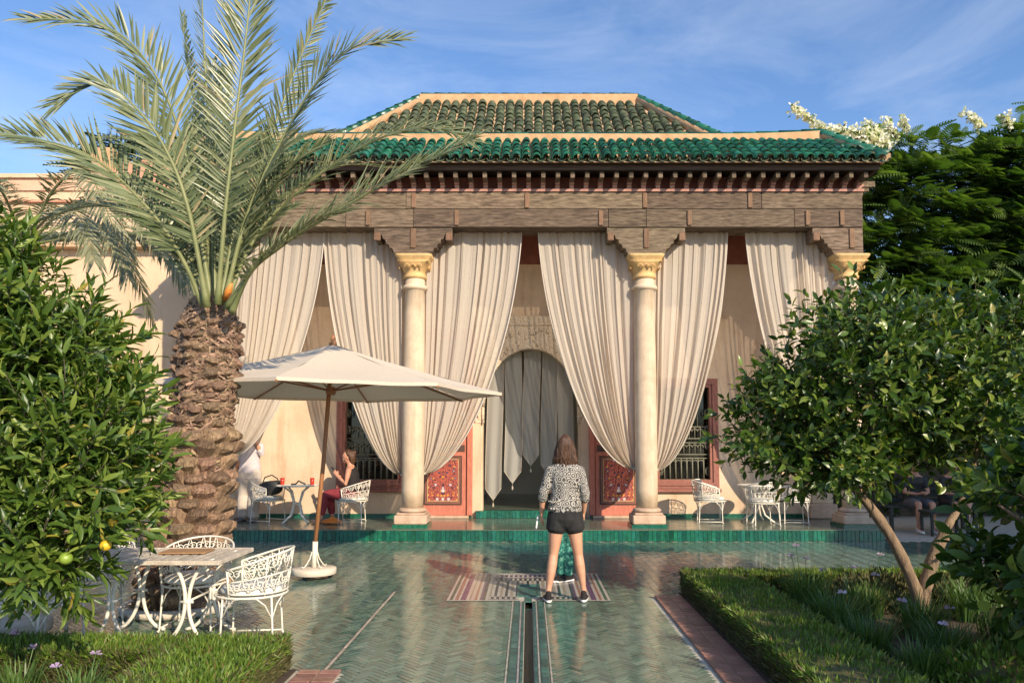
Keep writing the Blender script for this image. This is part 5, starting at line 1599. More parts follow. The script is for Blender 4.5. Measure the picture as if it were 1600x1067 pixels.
# ================================================================== hedges
def hedge(name, label, rects, z1, seed, dens=5200):
    rs = np.random.RandomState(seed)
    t = empty(name, (sum((r[0]+r[1])/2 for r in rects)/len(rects), sum((r[2]+r[3])/2 for r in rects)/len(rects), 0)); tag(t, label, 'hedge')
    base = np.array(t.location)
    core = MB()
    P, D, S, W_ = [], [], [], []
    TP, TD, TS = [], [], []
    for x0, x1, y0, y1 in rects:
        core.box(x0+0.05, x1-0.05, y0+0.05, y1-0.05, 0, z1-0.05)
        n = int((x1-x0)*(y1-y0)*dens)
        px = rs.uniform(x0, x1, n); py = rs.uniform(y0, y1, n)
        ed = np.minimum(np.minimum(px-x0, x1-px), np.minimum(py-y0, y1-py))
        zz_ = z1-0.05+0.03*np.array([mnoise.noise(Vector((a*2.5, b*2.5, seed))) for a, b in zip(px, py)])-0.05*np.clip(1-ed/0.06, 0, 1)
        zz_ += rs.normal(0, 0.014, n)
        kp = (np.array([mnoise.noise(Vector((a*7, b*7, seed+4))) for a, b in zip(px, py)]) > -0.28) | (rs.rand(n) < 0.35)
        px, py, zz_ = px[kp], py[kp], zz_[kp]; n = len(px)
        P += list(np.stack([px, py, zz_-0.03], 1)); D += list(rs.normal(0, 0.33, (n, 3))*np.array([1, 1, .3])+np.array([0.05, 0, 1])); S += list(rs.uniform(0.028, 0.066, n))
        per = 2*((x1-x0)+(y1-y0)); ns = int(per*z1*dens*1.15)
        for sgn in range(4):
            L_ = (x1-x0) if sgn < 2 else (y1-y0)
            m_ = int(ns*L_/per)
            a = rs.rand(m_); z_ = 0.02+(z1-0.07)*rs.rand(m_)
            if sgn == 0: q = np.stack([x0+a*L_, np.full(m_, y0), z_], 1); nn_ = np.array([0, -1, 0])
            elif sgn == 1: q = np.stack([x0+a*L_, np.full(m_, y1), z_], 1); nn_ = np.array([0, 1, 0])
            elif sgn == 2: q = np.stack([np.full(m_, x0), y0+a*L_, z_], 1); nn_ = np.array([-1, 0, 0])
            else: q = np.stack([np.full(m_, x1), y0+a*L_, z_], 1); nn_ = np.array([1, 0, 0])
            q = q-nn_*rs.uniform(-0.01, 0.05, m_)[:, None]
            dd = nn_*0.55+rs.normal(0, 0.35, (m_, 3))+np.array([0, 0, 0.75])
            lo = z_ < z1*rs.uniform(0.3, 1.0, m_)
            P += list(q[~lo]); D += list(dd[~lo]); S += list(rs.uniform(0.03, 0.07, (~lo).sum()))
            TP += list(q[lo]); TD += list(dd[lo]); TS += list(rs.uniform(0.03, 0.07, lo.sum()))
    core.build('stems', M['hedge_twig'], t, loc=-Vector(base))
    tv = [(-.13,0,0), (.13,0,0), (.16,.5,.03), (-.16,.5,.03), (0,1,0)]; tf = [(0,1,2,3), (3,2,4)]
    def put(nm_, P, D, S, mat):
        P, D, S = np.array(P), np.array(D), np.array(S)
        U = rs.normal(size=P.shape)
        tag(link(nm_, scatter_mesh(nm_, tv, tf, frames(D, U)*np.stack([S*0.5, S, S], 1)[:, None, :], P-base, rs.rand(len(P)), mat), None, t), kind='stuff')
    put('foliage', P, D, S, M['hedge_leaf'])
    put('woody_sides', TP, TD, TS, M['hedge_twig'])
hedge('hedge', 'low clipped green hedge below the white slatted table', [(-6.2, -2.35, 5.06, 5.5), (-2.35, -1.68, 3.6, 5.5)], 0.29, 1, 13500)
hedge('hedge', 'low clipped green hedge edging the bed below the orange tree', [(1.62, 2.22, 4.2, 8.24), (2.22, 6.4, 7.85, 8.24)], 0.30, 2, 9500)

# ================================================================== strappy plants with lilac flowers, low silver shrub
def clump(x, y, h, n, seed, label, flowers=0, spread=0.30, name='garlic_plant'):
    rs = np.random.RandomState(seed)
    t = empty(name, (x, y, 0.02)); tag(t, label, 'plant', 'strappy plants in the beds')
    b = MB()
    for k in range(n):
        a = rs.rand()*6.283; r = spread*rs.rand()**0.6
        L_ = h*rs.uniform(0.65, 1.15); lean = rs.uniform(0.15, 0.75)
        bx, by = r*0.45*math.cos(a), r*0.45*math.sin(a)
        a2 = a+rs.normal(0, 0.5); w_ = rs.uniform(0.004, 0.008)
        px_, py_ = -math.sin(a2)*w_, math.cos(a2)*w_
        i0 = len(b.v)
        for q in range(5):
            f = q/4
            out = lean*L_*f*f*0.8+0.06*L_*f; z = L_*(f-0.33*lean*f*f*f)
            ww = (1-f**2*0.95)
            cx_, cy_ = bx+out*math.cos(a2), by+out*math.sin(a2)
            b.v += [(cx_-px_*ww, cy_-py_*ww, z), (cx_+px_*ww, cy_+py_*ww, z)]
        for q in range(4): b.face((i0+2*q, i0+2*q+1, i0+2*q+3, i0+2*q+2))
    me = b.mesh('blades', M['blade'])
    at_ = me.attributes.new('rnd', 'FLOAT', 'POINT')
    at_.data.foreach_set('value', np.repeat(rs.rand(n).astype(np.float32), 10))
    tag(link('blades', me, None, t), kind='stuff')
    for k in range(flowers):
        a = rs.rand()*6.283; hx = h*rs.uniform(1.15, 1.6); ox, oy = spread*0.9*math.cos(a)*rs.rand(), spread*0.9*math.sin(a)*rs.rand()
        s = MB(); s.tube([(ox*.3, oy*.3, 0), (ox*.7, oy*.7, hx*.6), (ox, oy, hx)], 0.0028, 4)
        so = link('flower_stem', s.mesh('flower_stem', M['blade']), None, t)
        pm = MB()
        for j in range(16):
            d = Vector(rs.normal(size=3)).normalized(); d.z = abs(d.z)*0.8
            u_ = d.orthogonal().normalized()*0.006; c_ = Vector((ox, oy, hx)); e = c_+d*0.030
            i0 = len(pm.v); pm.v += [tuple(c_), tuple(e-u_), tuple(e+d*0.008), tuple(e+u_)]; pm.face((i0, i0+1, i0+2, i0+3))
        link('flower', pm.mesh('flower', M['petal_lilac']), None, so)
cl = [
    (2.62, 7.35, .42, 330, 1, 'largest strappy plant, growing beside the hedge corner', 3, .42),
    (3.05, 7.1, .36, 200, 2, 'strappy plant just left of the forked trunk', 2, .34),
    (3.95, 7.0, .40, 260, 3, 'strappy plant just right of the forked trunk, catching the sun', 2, .38),
    (4.45, 7.2, .38, 220, 4, 'strappy plant at the far right behind the shaded leaves', 1, .36),
    (2.55, 6.5, .40, 260, 5, 'strappy plant in shade inside the side hedge', 1, .40),
    (3.2, 6.4, .36, 240, 6, 'strappy shaded plant in front of the forked trunk', 1, .40),
    (3.75, 6.2, .38, 220, 7, 'strappy shaded plant below the trunk, toward the right', 2, .38),
    (2.5, 5.8, .36, 220, 8, 'strappy shaded plant near the bottom beside the hedge', 1, .36),
    (3.0, 5.6, .34, 220, 9, 'strappy plant with pale flowers at the bottom of the right bed', 2, .36),
    (3.6, 5.55, .34, 200, 10, 'strappy plant at the bottom right corner with lilac heads', 3, .34),
    (2.6, 5.2, .30, 160, 11, 'strappy plant at the bottom edge of the right bed', 1, .32),
    (-2.72, 4.75, .24, 120, 12, 'small strappy plant in front of the left hedge', 2, .28),
    (-3.15, 4.85, .26, 120, 13, 'small strappy plant with pale flower at bottom left', 2, .26),
]
for a in cl: clump(a[0], a[1], a[2], a[3], a[4], a[5], a[6], a[7])
def bushy(x, y, r, h, n, seed, label, mat):
    rs = np.random.RandomState(seed); t = empty('rosemary_bush', (x, y, 0.02)); tag(t, label, 'shrub')
    u = rs.normal(size=(n, 3)); u /= np.linalg.norm(u, axis=1, keepdims=True); u[:, 2] = np.abs(u[:, 2])
    P = u*np.array([r, r*0.8, h])*(0.5+0.5*rs.rand(n)**0.5)[:, None]*(0.85+0.3*np.array([mnoise.noise(Vector(q*3)) for q in u]))[:, None]
    S = rs.uniform(0.03, 0.06, n)
    tv = [(-.13,0,0), (.13,0,0), (.16,.5,.03), (-.16,.5,.03), (0,1,0)]; tf = [(0,1,2,3), (3,2,4)]
    D = u*0.6+rs.normal(0, .35, (n, 3))+np.array([0, 0, .8])
    link('stems', MB().sphere((0, 0, h*.3), (r*.5, r*.4, h*.4), 8, 6).mesh('bush_core', M['hedge_twig']), None, t)
    tag(link('foliage', scatter_mesh('foliage', tv, tf, frames(D, rs.normal(size=(n, 3)))*S[:, None, None], P, rs.rand(n), mat), None, t), kind='stuff')
bushy(4.0, 5.75, .5, .42, 2600, 3, 'fine leaved silvery bush at the bottom right edge', M['hedge_leaf'])
bushy(3.35, 7.55, .55, .36, 2600, 4, 'dry twiggy rosemary bush behind the forked trunk', M['hedge_twig'])
bushy(4.3, 7.65, .6, .34, 2600, 5, 'twiggy rosemary bush against the back hedge at right', M['hedge_twig'])
bushy(3.0, 5.05, .55, .30, 2600, 6, 'low bush at the bottom edge of the right bed in shade', M['hedge_leaf'])

# ================================================================== wrought iron furniture
def spiral(cx_, cz_, r, turns, s, n=16, a0=0.0):
    return [(cx_+s*r*(1-0.8*i/n)*math.cos(a0+turns*6.283*i/n), cz_+r*(1-0.8*i/n)*math.sin(a0+turns*6.283*i/n)) for i in range(n+1)]
def chair_parts(back_pad=False):
    """tub chair facing +x, seat 0.40, back 0.73"""
    parts = []
    SR, SZ = 0.265, 0.39
    A0, A1 = R(62), R(298)
    def top(a): return 0.535+0.20*max(0, -math.cos(a)*0.5+0.5)**0.9
    def cyl(a, z, f=1.0):
        # wall leans outwards a little towards the top
        k = SR*(1+0.16*(z-SZ)/0.33)*f
        x, y = k*math.cos(a), k*math.sin(a)
        if math.cos(a) > 0: x *= 1.1
        return (x, y, z)
    # frame of the back
    fr = MB(); n = 28
    an = [A0+(A1-A0)*i/n for i in range(n+1)]
    fr.tube([cyl(a, top(a)) for a in an], 0.0095, 6)
    fr.tube([cyl(a, SZ+0.02) for a in an], 0.008, 6)
    fr.tube([cyl(a, SZ+0.02+(top(a)-SZ-0.02)*0.48) for a in an], 0.006, 5)
    for a in (A0, A1): fr.tube([cyl(a, SZ-0.02), cyl(a, top(a)+0.004)], 0.009, 6)
    for a in (R(120), R(180), R(240)): fr.tube([cyl(a, SZ), cyl(a, top(a))], 0.006, 5)
    parts.append(('back_frame', fr.mesh('back_frame', M['iron_white'])))
    sc = MB()
    nS = 11
    for i in range(nS):
        aa_ = A0+(A1-A0)*(i+0.5)/nS; da = (A1-A0)/nS*0.5
        for tier in (0, 1):
            h0, h1 = (0.02, 0.50) if tier == 0 else (0.50, 1.0)
            tz = top(aa_)-SZ-0.02
            zc = SZ+0.02+tz*(h0+h1)/2; hh = tz*(h1-h0)/2
            for s in (-1, 1):
                r_ = min(hh*0.62, 0.034)
                pts = spiral(0, 0, r_, 1.35, s, 13, a0=0.5)
                sc.tube([cyl(aa_+s*da*0.45+p[0]/SR, zc+(p[1] if tier else -p[1])+0.006) for p in pts], 0.0042, 4)
                # stalk linking the scroll to the next rail
                sc.tube([cyl(aa_, zc-hh*0.95), cyl(aa_+s*da*0.5, zc-hh*0.2), cyl(aa_+s*da*0.92, zc+hh*0.9)], 0.0042, 4)
    parts.append(('scrollwork', sc.mesh('scrollwork', M['iron_white'])))
    st = MB()
    ring = [((SR*math.cos(a)*(1.1 if math.cos(a) > 0 else 1)), SR*math.sin(a), SZ-0.01) for a in [6.283*i/28 for i in range(28)]]
    st.tube(ring, 0.010, 6, closed=True)
    for y in (-0.15, -0.05, 0.05, 0.15):
        x_ = math.sqrt(max(0, SR**2-y*y)); st.tube([(-x_, y, SZ-0.01), (x_*1.1, y, SZ-0.01)], 0.006, 4)
    parts.append(('seat_ring', st.mesh('seat_ring', M['iron_white'])))
    legs = []
    for a in (R(48), R(132), R(228), R(312)):
        lg = MB()
        c_, s_ = math.cos(a), math.sin(a)
        p0 = Vector((SR*c_*(1.08 if c_ > 0 else 1), SR*s_, SZ-0.01)); p1 = Vector((SR*c_*1.12, SR*s_*1.08, 0.02)); 
        lg.tube([p0, p0.lerp(p1, 0.5), p1, p1+Vector((0.012*c_, 0.012*s_, -0.018))], [0.009, 0.0085, 0.0085, 0.014], 6)
        # curved braces springing from the leg to the seat
        t = Vector((-s_, c_, 0))
        for sg in (-1, 1):
            q0 = p0.lerp(p1, 0.48)
            tgt = p0+t*sg*0.15-Vector((c_, s_, 0))*0.04
            lg.tube([q0, q0.lerp(tgt, 0.35)+Vector((0, 0, 0.05)), q0.lerp(tgt, 0.75)+Vector((0, 0, 0.035)), tgt], 0.006, 5)
        legs.append(('leg', lg.mesh('chair_leg', M['iron_white'])))
    parts += legs
    ft = MB()
    for s in (-1, 1):
        pa = Vector((SR*math.cos(R(48))*1.12, s*SR*math.sin(R(48))*1.08, 0.03)); pb_ = Vector((SR*math.cos(R(132))*1.12, s*SR*math.sin(R(132))*1.08, 0.03))
        ft.tube([pa, pb_], 0.007, 5)
    parts.append(('foot_rail', ft.mesh('foot_rail', M['iron_white'])))
    cu = MB()
    prof = [(0.05, SZ), (0.22, SZ), (0.248, SZ+0.012), (0.255, SZ+0.03), (0.245, SZ+0.05), (0.20, SZ+0.063), (0.08, SZ+0.07), (0.01, SZ+0.068)]
    cu.lathe(prof, 26)
    parts.append(('cushion', cu.mesh('seat_cushion', M['cushion'])))
    if back_pad:
        bp_ = MB()
        def bf(u, v):
            a = R(125)+R(110)*u; z = SZ+0.08+0.28*v
            k = 0.245-0.05*math.sin(math.pi*u)*math.sin(math.pi*v)
            return (k*math.cos(a)*1.04, k*math.sin(a), z)
        bp_.grid(bf, 12, 8)
        parts.append(('back_cushion', bp_.mesh('back_cushion', M['cushion'])))
    return parts
CH_A, CH_B = chair_parts(False), chair_parts(True)
def chair(loc, rz, label, pad=False, group='white wrought iron tub chairs'):
    t = empty('garden_chair', loc, rz); tag(t, label, 'chair', group)
    for nm_, me in (CH_B if pad else CH_A): link(nm_, me, None, t)
    return t
FZ = 0.005
chair((-2.23, 6.33, FZ), R(188), 'white iron chair with scrolled back at the right end of the slatted table')
chair((-2.90, 6.80, FZ), R(-88), 'white iron chair at the far side of the slatted table, before the palm trunk')
chair((-3.72, 5.98, FZ), R(70), 'shaded iron chair seen from behind at the near left of the slatted table')
chair((-3.85, 6.95, FZ), R(-60), 'white iron chair behind the orange fruit at the far left of the table')

# ---- slatted table on hoop trestles
TB = Vector((-3.1, 6.42, FZ))
tbl = empty('slatted_table', TB); tag(tbl, 'rectangular white table with slatted top on curved hoop legs', 'table')
M['table_paint'] = surf('table_paint', (0.42, 0.36, 0.28), (0.60, 0.53, 0.43), 14, 0.55, 0.3, 60, piece=0.15)
TH = 0.675; TLx, TWy = 0.70, 0.38
fr = MB()
fr.cbox(-TLx, TLx, -TWy, -TWy+0.035, TH-0.035, TH, 0.004); fr.cbox(-TLx, TLx, TWy-0.035, TWy, TH-0.035, TH, 0.004)
fr.cbox(-TLx, -TLx+0.035, -TWy+0.036, TWy-0.036, TH-0.035, TH, 0.004); fr.cbox(TLx-0.035, TLx, -TWy+0.036, TWy-0.036, TH-0.035, TH, 0.004)
fr.build('top_frame', M['table_paint'], tbl)
me_sl = MB().cbox(-0.021, 0.021, -TWy+0.037, TWy-0.037, TH-0.022, TH-0.004, 0.003).mesh('slat', M['table_paint'])
ns = 19
for i in range(ns):
    link('slat', me_sl, None, tbl, loc=(-TLx+0.065+(2*TLx-0.13)*i/(ns-1), 0, 0))
for yt in (-0.24, 0.24):
    for xt in (-0.20, 0.40):
        lg = MB()
        for s in (-1, 1):
            ar = [(xt+s*(0.014+0.24*(1-math.cos(t))*0.85), yt, 0.335+0.325*math.sin(t)) for t in [R(-88+176*i/22) for i in range(23)]]
            lg.tube(ar, 0.0155, 7)
        lg.sphere((xt, yt, 0.335), (0.03, 0.022, 0.02), 10, 6)
        lg.tube([(xt-0.05, yt, 0.335), (xt+0.05, yt, 0.335)], 0.012, 6)
        for dx_ in (-0.13, 0.13): lg.cbox(xt+dx_-0.013, xt+dx_+0.013, yt-0.012, yt+0.012, TH-0.11, TH-0.02, 0.003)
        lg.build('leg', M['iron_white'], tbl)
bar = MB(); 
for xt in (-0.20, 0.40): bar.tube([(xt, -0.24, 0.335), (xt, 0.24, 0.335)], 0.010, 6)
for yt in (-0.24, 0.24): bar.cbox(-0.62, 0.62, yt-0.012, yt+0.012, TH-0.055, TH-0.036, 0.003)
bar.build('stretcher', M['iron_white'], tbl)
M['mat_brown'] = surf('mat_brown', (0.30, 0.16, 0.07), (0.42, 0.24, 0.11), 30, 0.8, 0.2, 80)
pm = MB().cbox(-0.19, 0.19, -0.13, 0.13, 0, 0.012, 0.004)
tag(pm.build('menu_folder', M['mat_brown'], None, loc=(-2.86, 6.52, FZ+TH+0.001), rot=(0, 0, R(4))), 'flat brown menu folder lying on the slatted table', 'menu')

# ---- parasol
UB = Vector((-2.53, 9.2, 0.006))
um_ = empty('parasol', UB); tag(um_, 'large cream canvas parasol on a wooden pole with round stone base', 'parasol')
top = Vector((0.17, 0, 2.76)); hubp = Vector((0.155, 0, 2.20))
p_ = MB(); p_.tube([(0.005, 0, 0.40), (0.08, 0, 1.3), (0.165, 0, 2.72)], 0.026, 10); p_.build('pole', M['wood_pole'], um_)
sv = MB(); sv.tube([(0, 0, 0.11), (0.006, 0, 0.42)], 0.032, 12); sv.build('sleeve', M['iron_white'], um_)
bd = MB(); bd.lathe([(0.24, 0.04), (0.25, 0.045), (0.255, 0.05), (0.255, 0.105), (0.25, 0.112), (0.05, 0.118)], 36); bd.build('base', M['concrete'], um_)
ftm = MB()
for a in (0.4, 2.5, 4.6): ftm.lathe([(0.025, 0), (0.025, 0.04)], 10, (0.18*math.cos(a), 0.18*math.sin(a), 0))
ftm.build('castor', M['black'], um_)
for k in range(4):
    a = R(45+90*k); b = MB()
    pts = [(0.035*math.cos(a), 0.035*math.sin(a), 0.30), (0.06*math.cos(a), 0.06*math.sin(a), 0.22), (0.11*math.cos(a), 0.11*math.sin(a), 0.15), (0.14*math.cos(a), 0.14*math.sin(a), 0.125), (0.16*math.cos(a), 0.16*math.sin(a), 0.14)]
    b.tube(pts, 0.007, 6); b.build('brace', M['iron_white'], um_)
RU_, ZE_ = 2.04, 2.20
def corner(k): 
    a = R(45*k); return Vector((top.x+RU_*math.cos(a), RU_*math.sin(a), ZE_-0.02*math.cos(a)))
canopy = None
for k in range(8):
    A_c, B_c = corner(k), corner(k+1)
    def cf(u, v):
        e = A_c.lerp(B_c, u)
        inward = 0.05*math.sin(math.pi*u)
        e = e+(Vector((top.x, 0, e.z))-e)*inward
        p = top.lerp(e, v)
        p.z -= 0.05*math.sin(math.pi*v)*(0.5+0.5*math.sin(math.pi*u))
        p.z += 0.012*mnoise.noise(Vector((p.x*2.2, p.y*2.2, k)))
        return p
    b = MB(); b.grid(cf, 10, 12)
    o = b.build('canopy_panel', M['canvas'], um_)
    h = MB(); h.grid(lambda u, v: cf(u, 1.0)+Vector((0, 0, -0.035*v)), 10, 1); link('hem', h.mesh('hem', M['canvas']), None, o)
for k in range(8):
    b = MB(); c_ = corner(k)
    b.tube([top+Vector((0, 0, -0.04)), top.lerp(c_, 0.5)+Vector((0, 0, -0.06)), c_+Vector((0, 0, -0.035))], 0.013, 6); b.build('rib', M['wood_pole'], um_)
    b = MB(); mid = top.lerp(c_, 0.52)+Vector((0, 0, -0.07)); b.tube([hubp+(mid-hubp)*0.02, mid], 0.010, 6); b.build('strut', M['wood_pole'], um_)
hb_ = MB(); hb_.lathe([(0.045, -0.05), (0.06, -0.03), (0.06, 0.03), (0.045, 0.05)], 14, tuple(hubp)); hb_.build('hub', M['wood_pole'], um_)
fn_ = MB(); fn_.lathe([(0.03, -0.02), (0.05, 0.0), (0.05, 0.02), (0.025, 0.035), (0.035, 0.06), (0.03, 0.09), (0.005, 0.12)], 12, tuple(top)); fn_.build('finial', M['wood_pole'], um_)

ub2 = empty('parasol_stand', (-4.28, 6.42, 0.006)); tag(ub2, 'parasol stand with round stone base at the far left edge', 'parasol stand')
bd = MB(); bd.lathe([(0.30, 0.03), (0.325, 0.04), (0.33, 0.06), (0.33, 0.13), (0.32, 0.145), (0.05, 0.155)], 36); bd.build('disc', M['concrete'], ub2)
b = MB(); b.tube([(0, 0, 0.15), (0, 0, 0.55)], 0.036, 12); b.build('sleeve', M['iron_white'], ub2)
b = MB(); b.tube([(0, 0, 0.5), (0, 0, 2.6)], 0.026, 10); b.build('pole', M['wood_pole'], ub2)
for k in range(4):
    a = R(20+90*k); b = MB()
    b.tube([(0.035*math.cos(a), 0.035*math.sin(a), 0.34), (0.08*math.cos(a), 0.08*math.sin(a), 0.26), (0.2*math.cos(a), 0.2*math.sin(a), 0.16)], 0.009, 6); b.build('brace', M['iron_white'], ub2)

# ---- porch tables and chairs
def round_table(loc, label, r=0.34, h=0.66, sq=False):
    t = empty('iron_table', loc, R(10)); tag(t, label, 'table')
    b = MB(); b.lathe([(r-0.01, h-0.025), (r, h-0.02), (r, h-0.005), (r-0.01, h)], 32); b.build('top', M['iron_white'], t)
    for k in range(4):
        a = R(45+90*k); lg = MB()
        lg.tube([(0.27*math.cos(a), 0.27*math.sin(a), h-0.03), (0.14*math.cos(a), 0.14*math.sin(a), h-0.12), (0.06*math.cos(a), 0.06*math.sin(a), h*0.5), (0.13*math.cos(a), 0.13*math.sin(a), h*0.2), (0.30*math.cos(a), 0.30*math.sin(a), 0.012)], 0.017, 7)
        lg.build('leg', M['iron_white'], t)
    b = MB(); b.tube([(0.07*math.cos(6.283*i/16), 0.07*math.sin(6.283*i/16), h*0.5) for i in range(16)], 0.009, 5, True); b.build('ring', M['iron_white'], t)
    return t
PF = PZ+0.001
tR = round_table((4.02, 13.62, PF), 'round white iron table between the porch chairs on the right')
chair((3.18, 13.62, PF), R(-8), 'white padded chair under the barred window, facing the porch table', True)
chair((3.98, 13.17, PF), R(95), 'white iron chair in front of the right porch table, its back to the viewer')
chair((4.62, 13.5, PF), R(172), 'white iron chair on the porch half hidden by the orange tree')
tL = round_table((-4.05, 13.55, PF), 'round white iron table on the porch beside the reading woman', 0.36)
cW = chair((-3.10, 13.62, PF), R(183), 'white iron chair on which the woman with the phone sits')
cB = chair((-4.62, 13.75, PF), R(-20), 'white iron chair holding a black bag on the left porch')
M['red_glass'] = surf('red_glass', (0.42, 0.03, 0.015), (0.55, 0.05, 0.02), 9, 0.15)
for dx_, lab in ((-0.25, 'red glass candle holder on the porch table, farther from the woman'), (0.27, 'red glass candle holder on the porch table, nearer the woman')):
    c_ = MB(); c_.lathe([(0.028, 0), (0.034, 0.01), (0.036, 0.05), (0.038, 0.12), (0.033, 0.12), (0.03, 0.03)], 14)
    tag(c_.build('candle_holder', M['red_glass'], None, loc=(-4.05+dx_, 13.5, PF+0.661)), lab, 'candle holder')
at_ = MB(); at_.tube([(-0.13, 0, 0.012), (-0.05, 0, 0.015), (0, 0, 0.07), (0.05, 0, 0.04), (0.12, 0, 0.012)], 0.014, 6)
tag(at_.build('sunglasses', M['black'], None, loc=(-4.0, 13.45, PF+0.662)), 'folded dark sunglasses lying between the red candle holders', 'sunglasses')
bag = empty('handbag', (-4.58, 13.72, PF+0.46)); tag(bag, 'slouchy black handbag with white trim on the porch chair', 'bag')
bb = MB()
def bagf(u, v):
    a = 6.283*u; ph = -math.pi/2+math.pi*v
    k = 1+0.12*mnoise.noise(Vector((math.cos(a)*2, math.sin(a)*2, v*3)))
    return (0.24*k*math.cos(a)*max(0.02, math.cos(ph))**0.6, 0.11*k*math.sin(a)*max(0.02, math.cos(ph))**0.6, 0.13+0.13*math.sin(ph)+0.05*math.cos(a)*math.cos(ph))
bb.grid(bagf, 20, 12); bb.build('body', M['black'], bag)
b = MB(); b.tube([(-0.15, 0, 0.2), (-0.1, 0, 0.32), (0.02, 0, 0.36), (0.12, 0, 0.3), (0.16, 0, 0.2)], 0.011, 6); b.build('handle', M['black'], bag)
b = MB(); b.cbox(-0.20, -0.06, -0.125, -0.10, 0.06, 0.15, 0.01); b.build('trim', M['white_cloth'], bag)

# ---- bench in the shade on the right
bn = empty('garden_bench', (7.25, 14.1, 0.006), R(0)); tag(bn, 'dark slatted bench in deep shade behind the orange tree trunk', 'bench')
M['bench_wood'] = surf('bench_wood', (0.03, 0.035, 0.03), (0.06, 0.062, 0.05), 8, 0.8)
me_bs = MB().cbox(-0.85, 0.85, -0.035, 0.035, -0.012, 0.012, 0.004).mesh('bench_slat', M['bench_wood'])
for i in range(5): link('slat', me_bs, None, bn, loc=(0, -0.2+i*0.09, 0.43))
for i in range(4): link('slat', me_bs, None, bn, loc=(0, 0.24+i*0.02, 0.52+i*0.1), rot=(R(80), 0, 0))
for x_ in (-0.75, 0.75):
    for y_, z_ in ((-0.2, 0.42), (0.2, 0.9)):
        b = MB().cbox(x_-0.03, x_+0.03, y_-0.03, y_+0.03, 0, z_, 0.004); b.build('leg', M['bench_wood'], bn)
bt_ = empty('low_table', (7.15, 13.35, 0.006)); tag(bt_, 'low dark side table in front of the shaded bench', 'table')
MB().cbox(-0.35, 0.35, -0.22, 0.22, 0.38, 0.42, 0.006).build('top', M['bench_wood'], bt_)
for sx in (-1, 1):
    for sy in (-1, 1): MB().cbox(sx*0.3-0.02, sx*0.3+0.02, sy*0.17-0.02, sy*0.17+0.02, 0, 0.38, 0.003).build('leg', M['bench_wood'], bt_)

# ================================================================== people
def loft(b, pts, rads, n=14, axis=None):
    """closed tube of elliptical sections; rads = (rx, ry) or r; sections lie across the path, x side kept level"""
    pts = [Vector(p) for p in pts]
    rr = [(r, r) if not hasattr(r, '__len__') else r for r in rads]
    # rounded ends
    t0 = (pts[1]-pts[0]).normalized(); t1 = (pts[-1]-pts[-2]).normalized()
    e0, e1 = min(rr[0])*0.5, min(rr[-1])*0.5
    pts = [pts[0]-t0*e0] + pts + [pts[-1]+t1*e1]
    rr = [(rr[0][0]*0.55, rr[0][1]*0.55)] + rr + [(rr[-1][0]*0.55, rr[-1][1]*0.55)]
    base = len(b.v); m = len(pts)
    for i, p in enumerate(pts):
        t = (pts[min(i+1, m-1)]-pts[max(i-1, 0)]).normalized()
        side = axis if axis is not None else Vector((1, 0, 0))
        side = Vector(side); a = side-t*side.dot(t)
        if a.length < 0.2: a = Vector((0, 1, 0))-t*t.y
        a.normalize(); c_ = t.cross(a)
        for k in range(n):
            an = 6.28318*k/n
            b.v.append(tuple(p+a*math.cos(an)*rr[i][0]+c_*math.sin(an)*rr[i][1]))
    for i in range(m-1):
        for k in range(n):
            l = (k+1) % n
            b.face((base+i*n+k, base+i*n+l, base+(i+1)*n+l, base+(i+1)*n+k))
    b.face([base+n-1-k for k in range(n)]); b.face([base+(m-1)*n+k for k in range(n)])

def fuse(name, mb, mat, parent, voxel=0.009, smooth=6):
    """one continuous skin over overlapping volumes"""
    me = mb.mesh(name+'_raw', [])
    o = bpy.data.objects.new(name+'_raw', me); COL.objects.link(o)
    r = o.modifiers.new('r', 'REMESH'); r.mode = 'VOXEL'; r.voxel_size = voxel; r.use_smooth_shade = True
    s = o.modifiers.new('s', 'SMOOTH'); s.factor = 0.5; s.iterations = smooth
    dg = bpy.context.evaluated_depsgraph_get()
    new = bpy.data.meshes.new_from_object(o.evaluated_get(dg))
    bpy.data.objects.remove(o); bpy.data.meshes.remove(me)
    new.name = name
    new.materials.clear(); new.materials.append(mat)
    new.polygons.foreach_set('use_smooth', np.ones(len(new.polygons), bool))
    return link(name, new, None, parent)

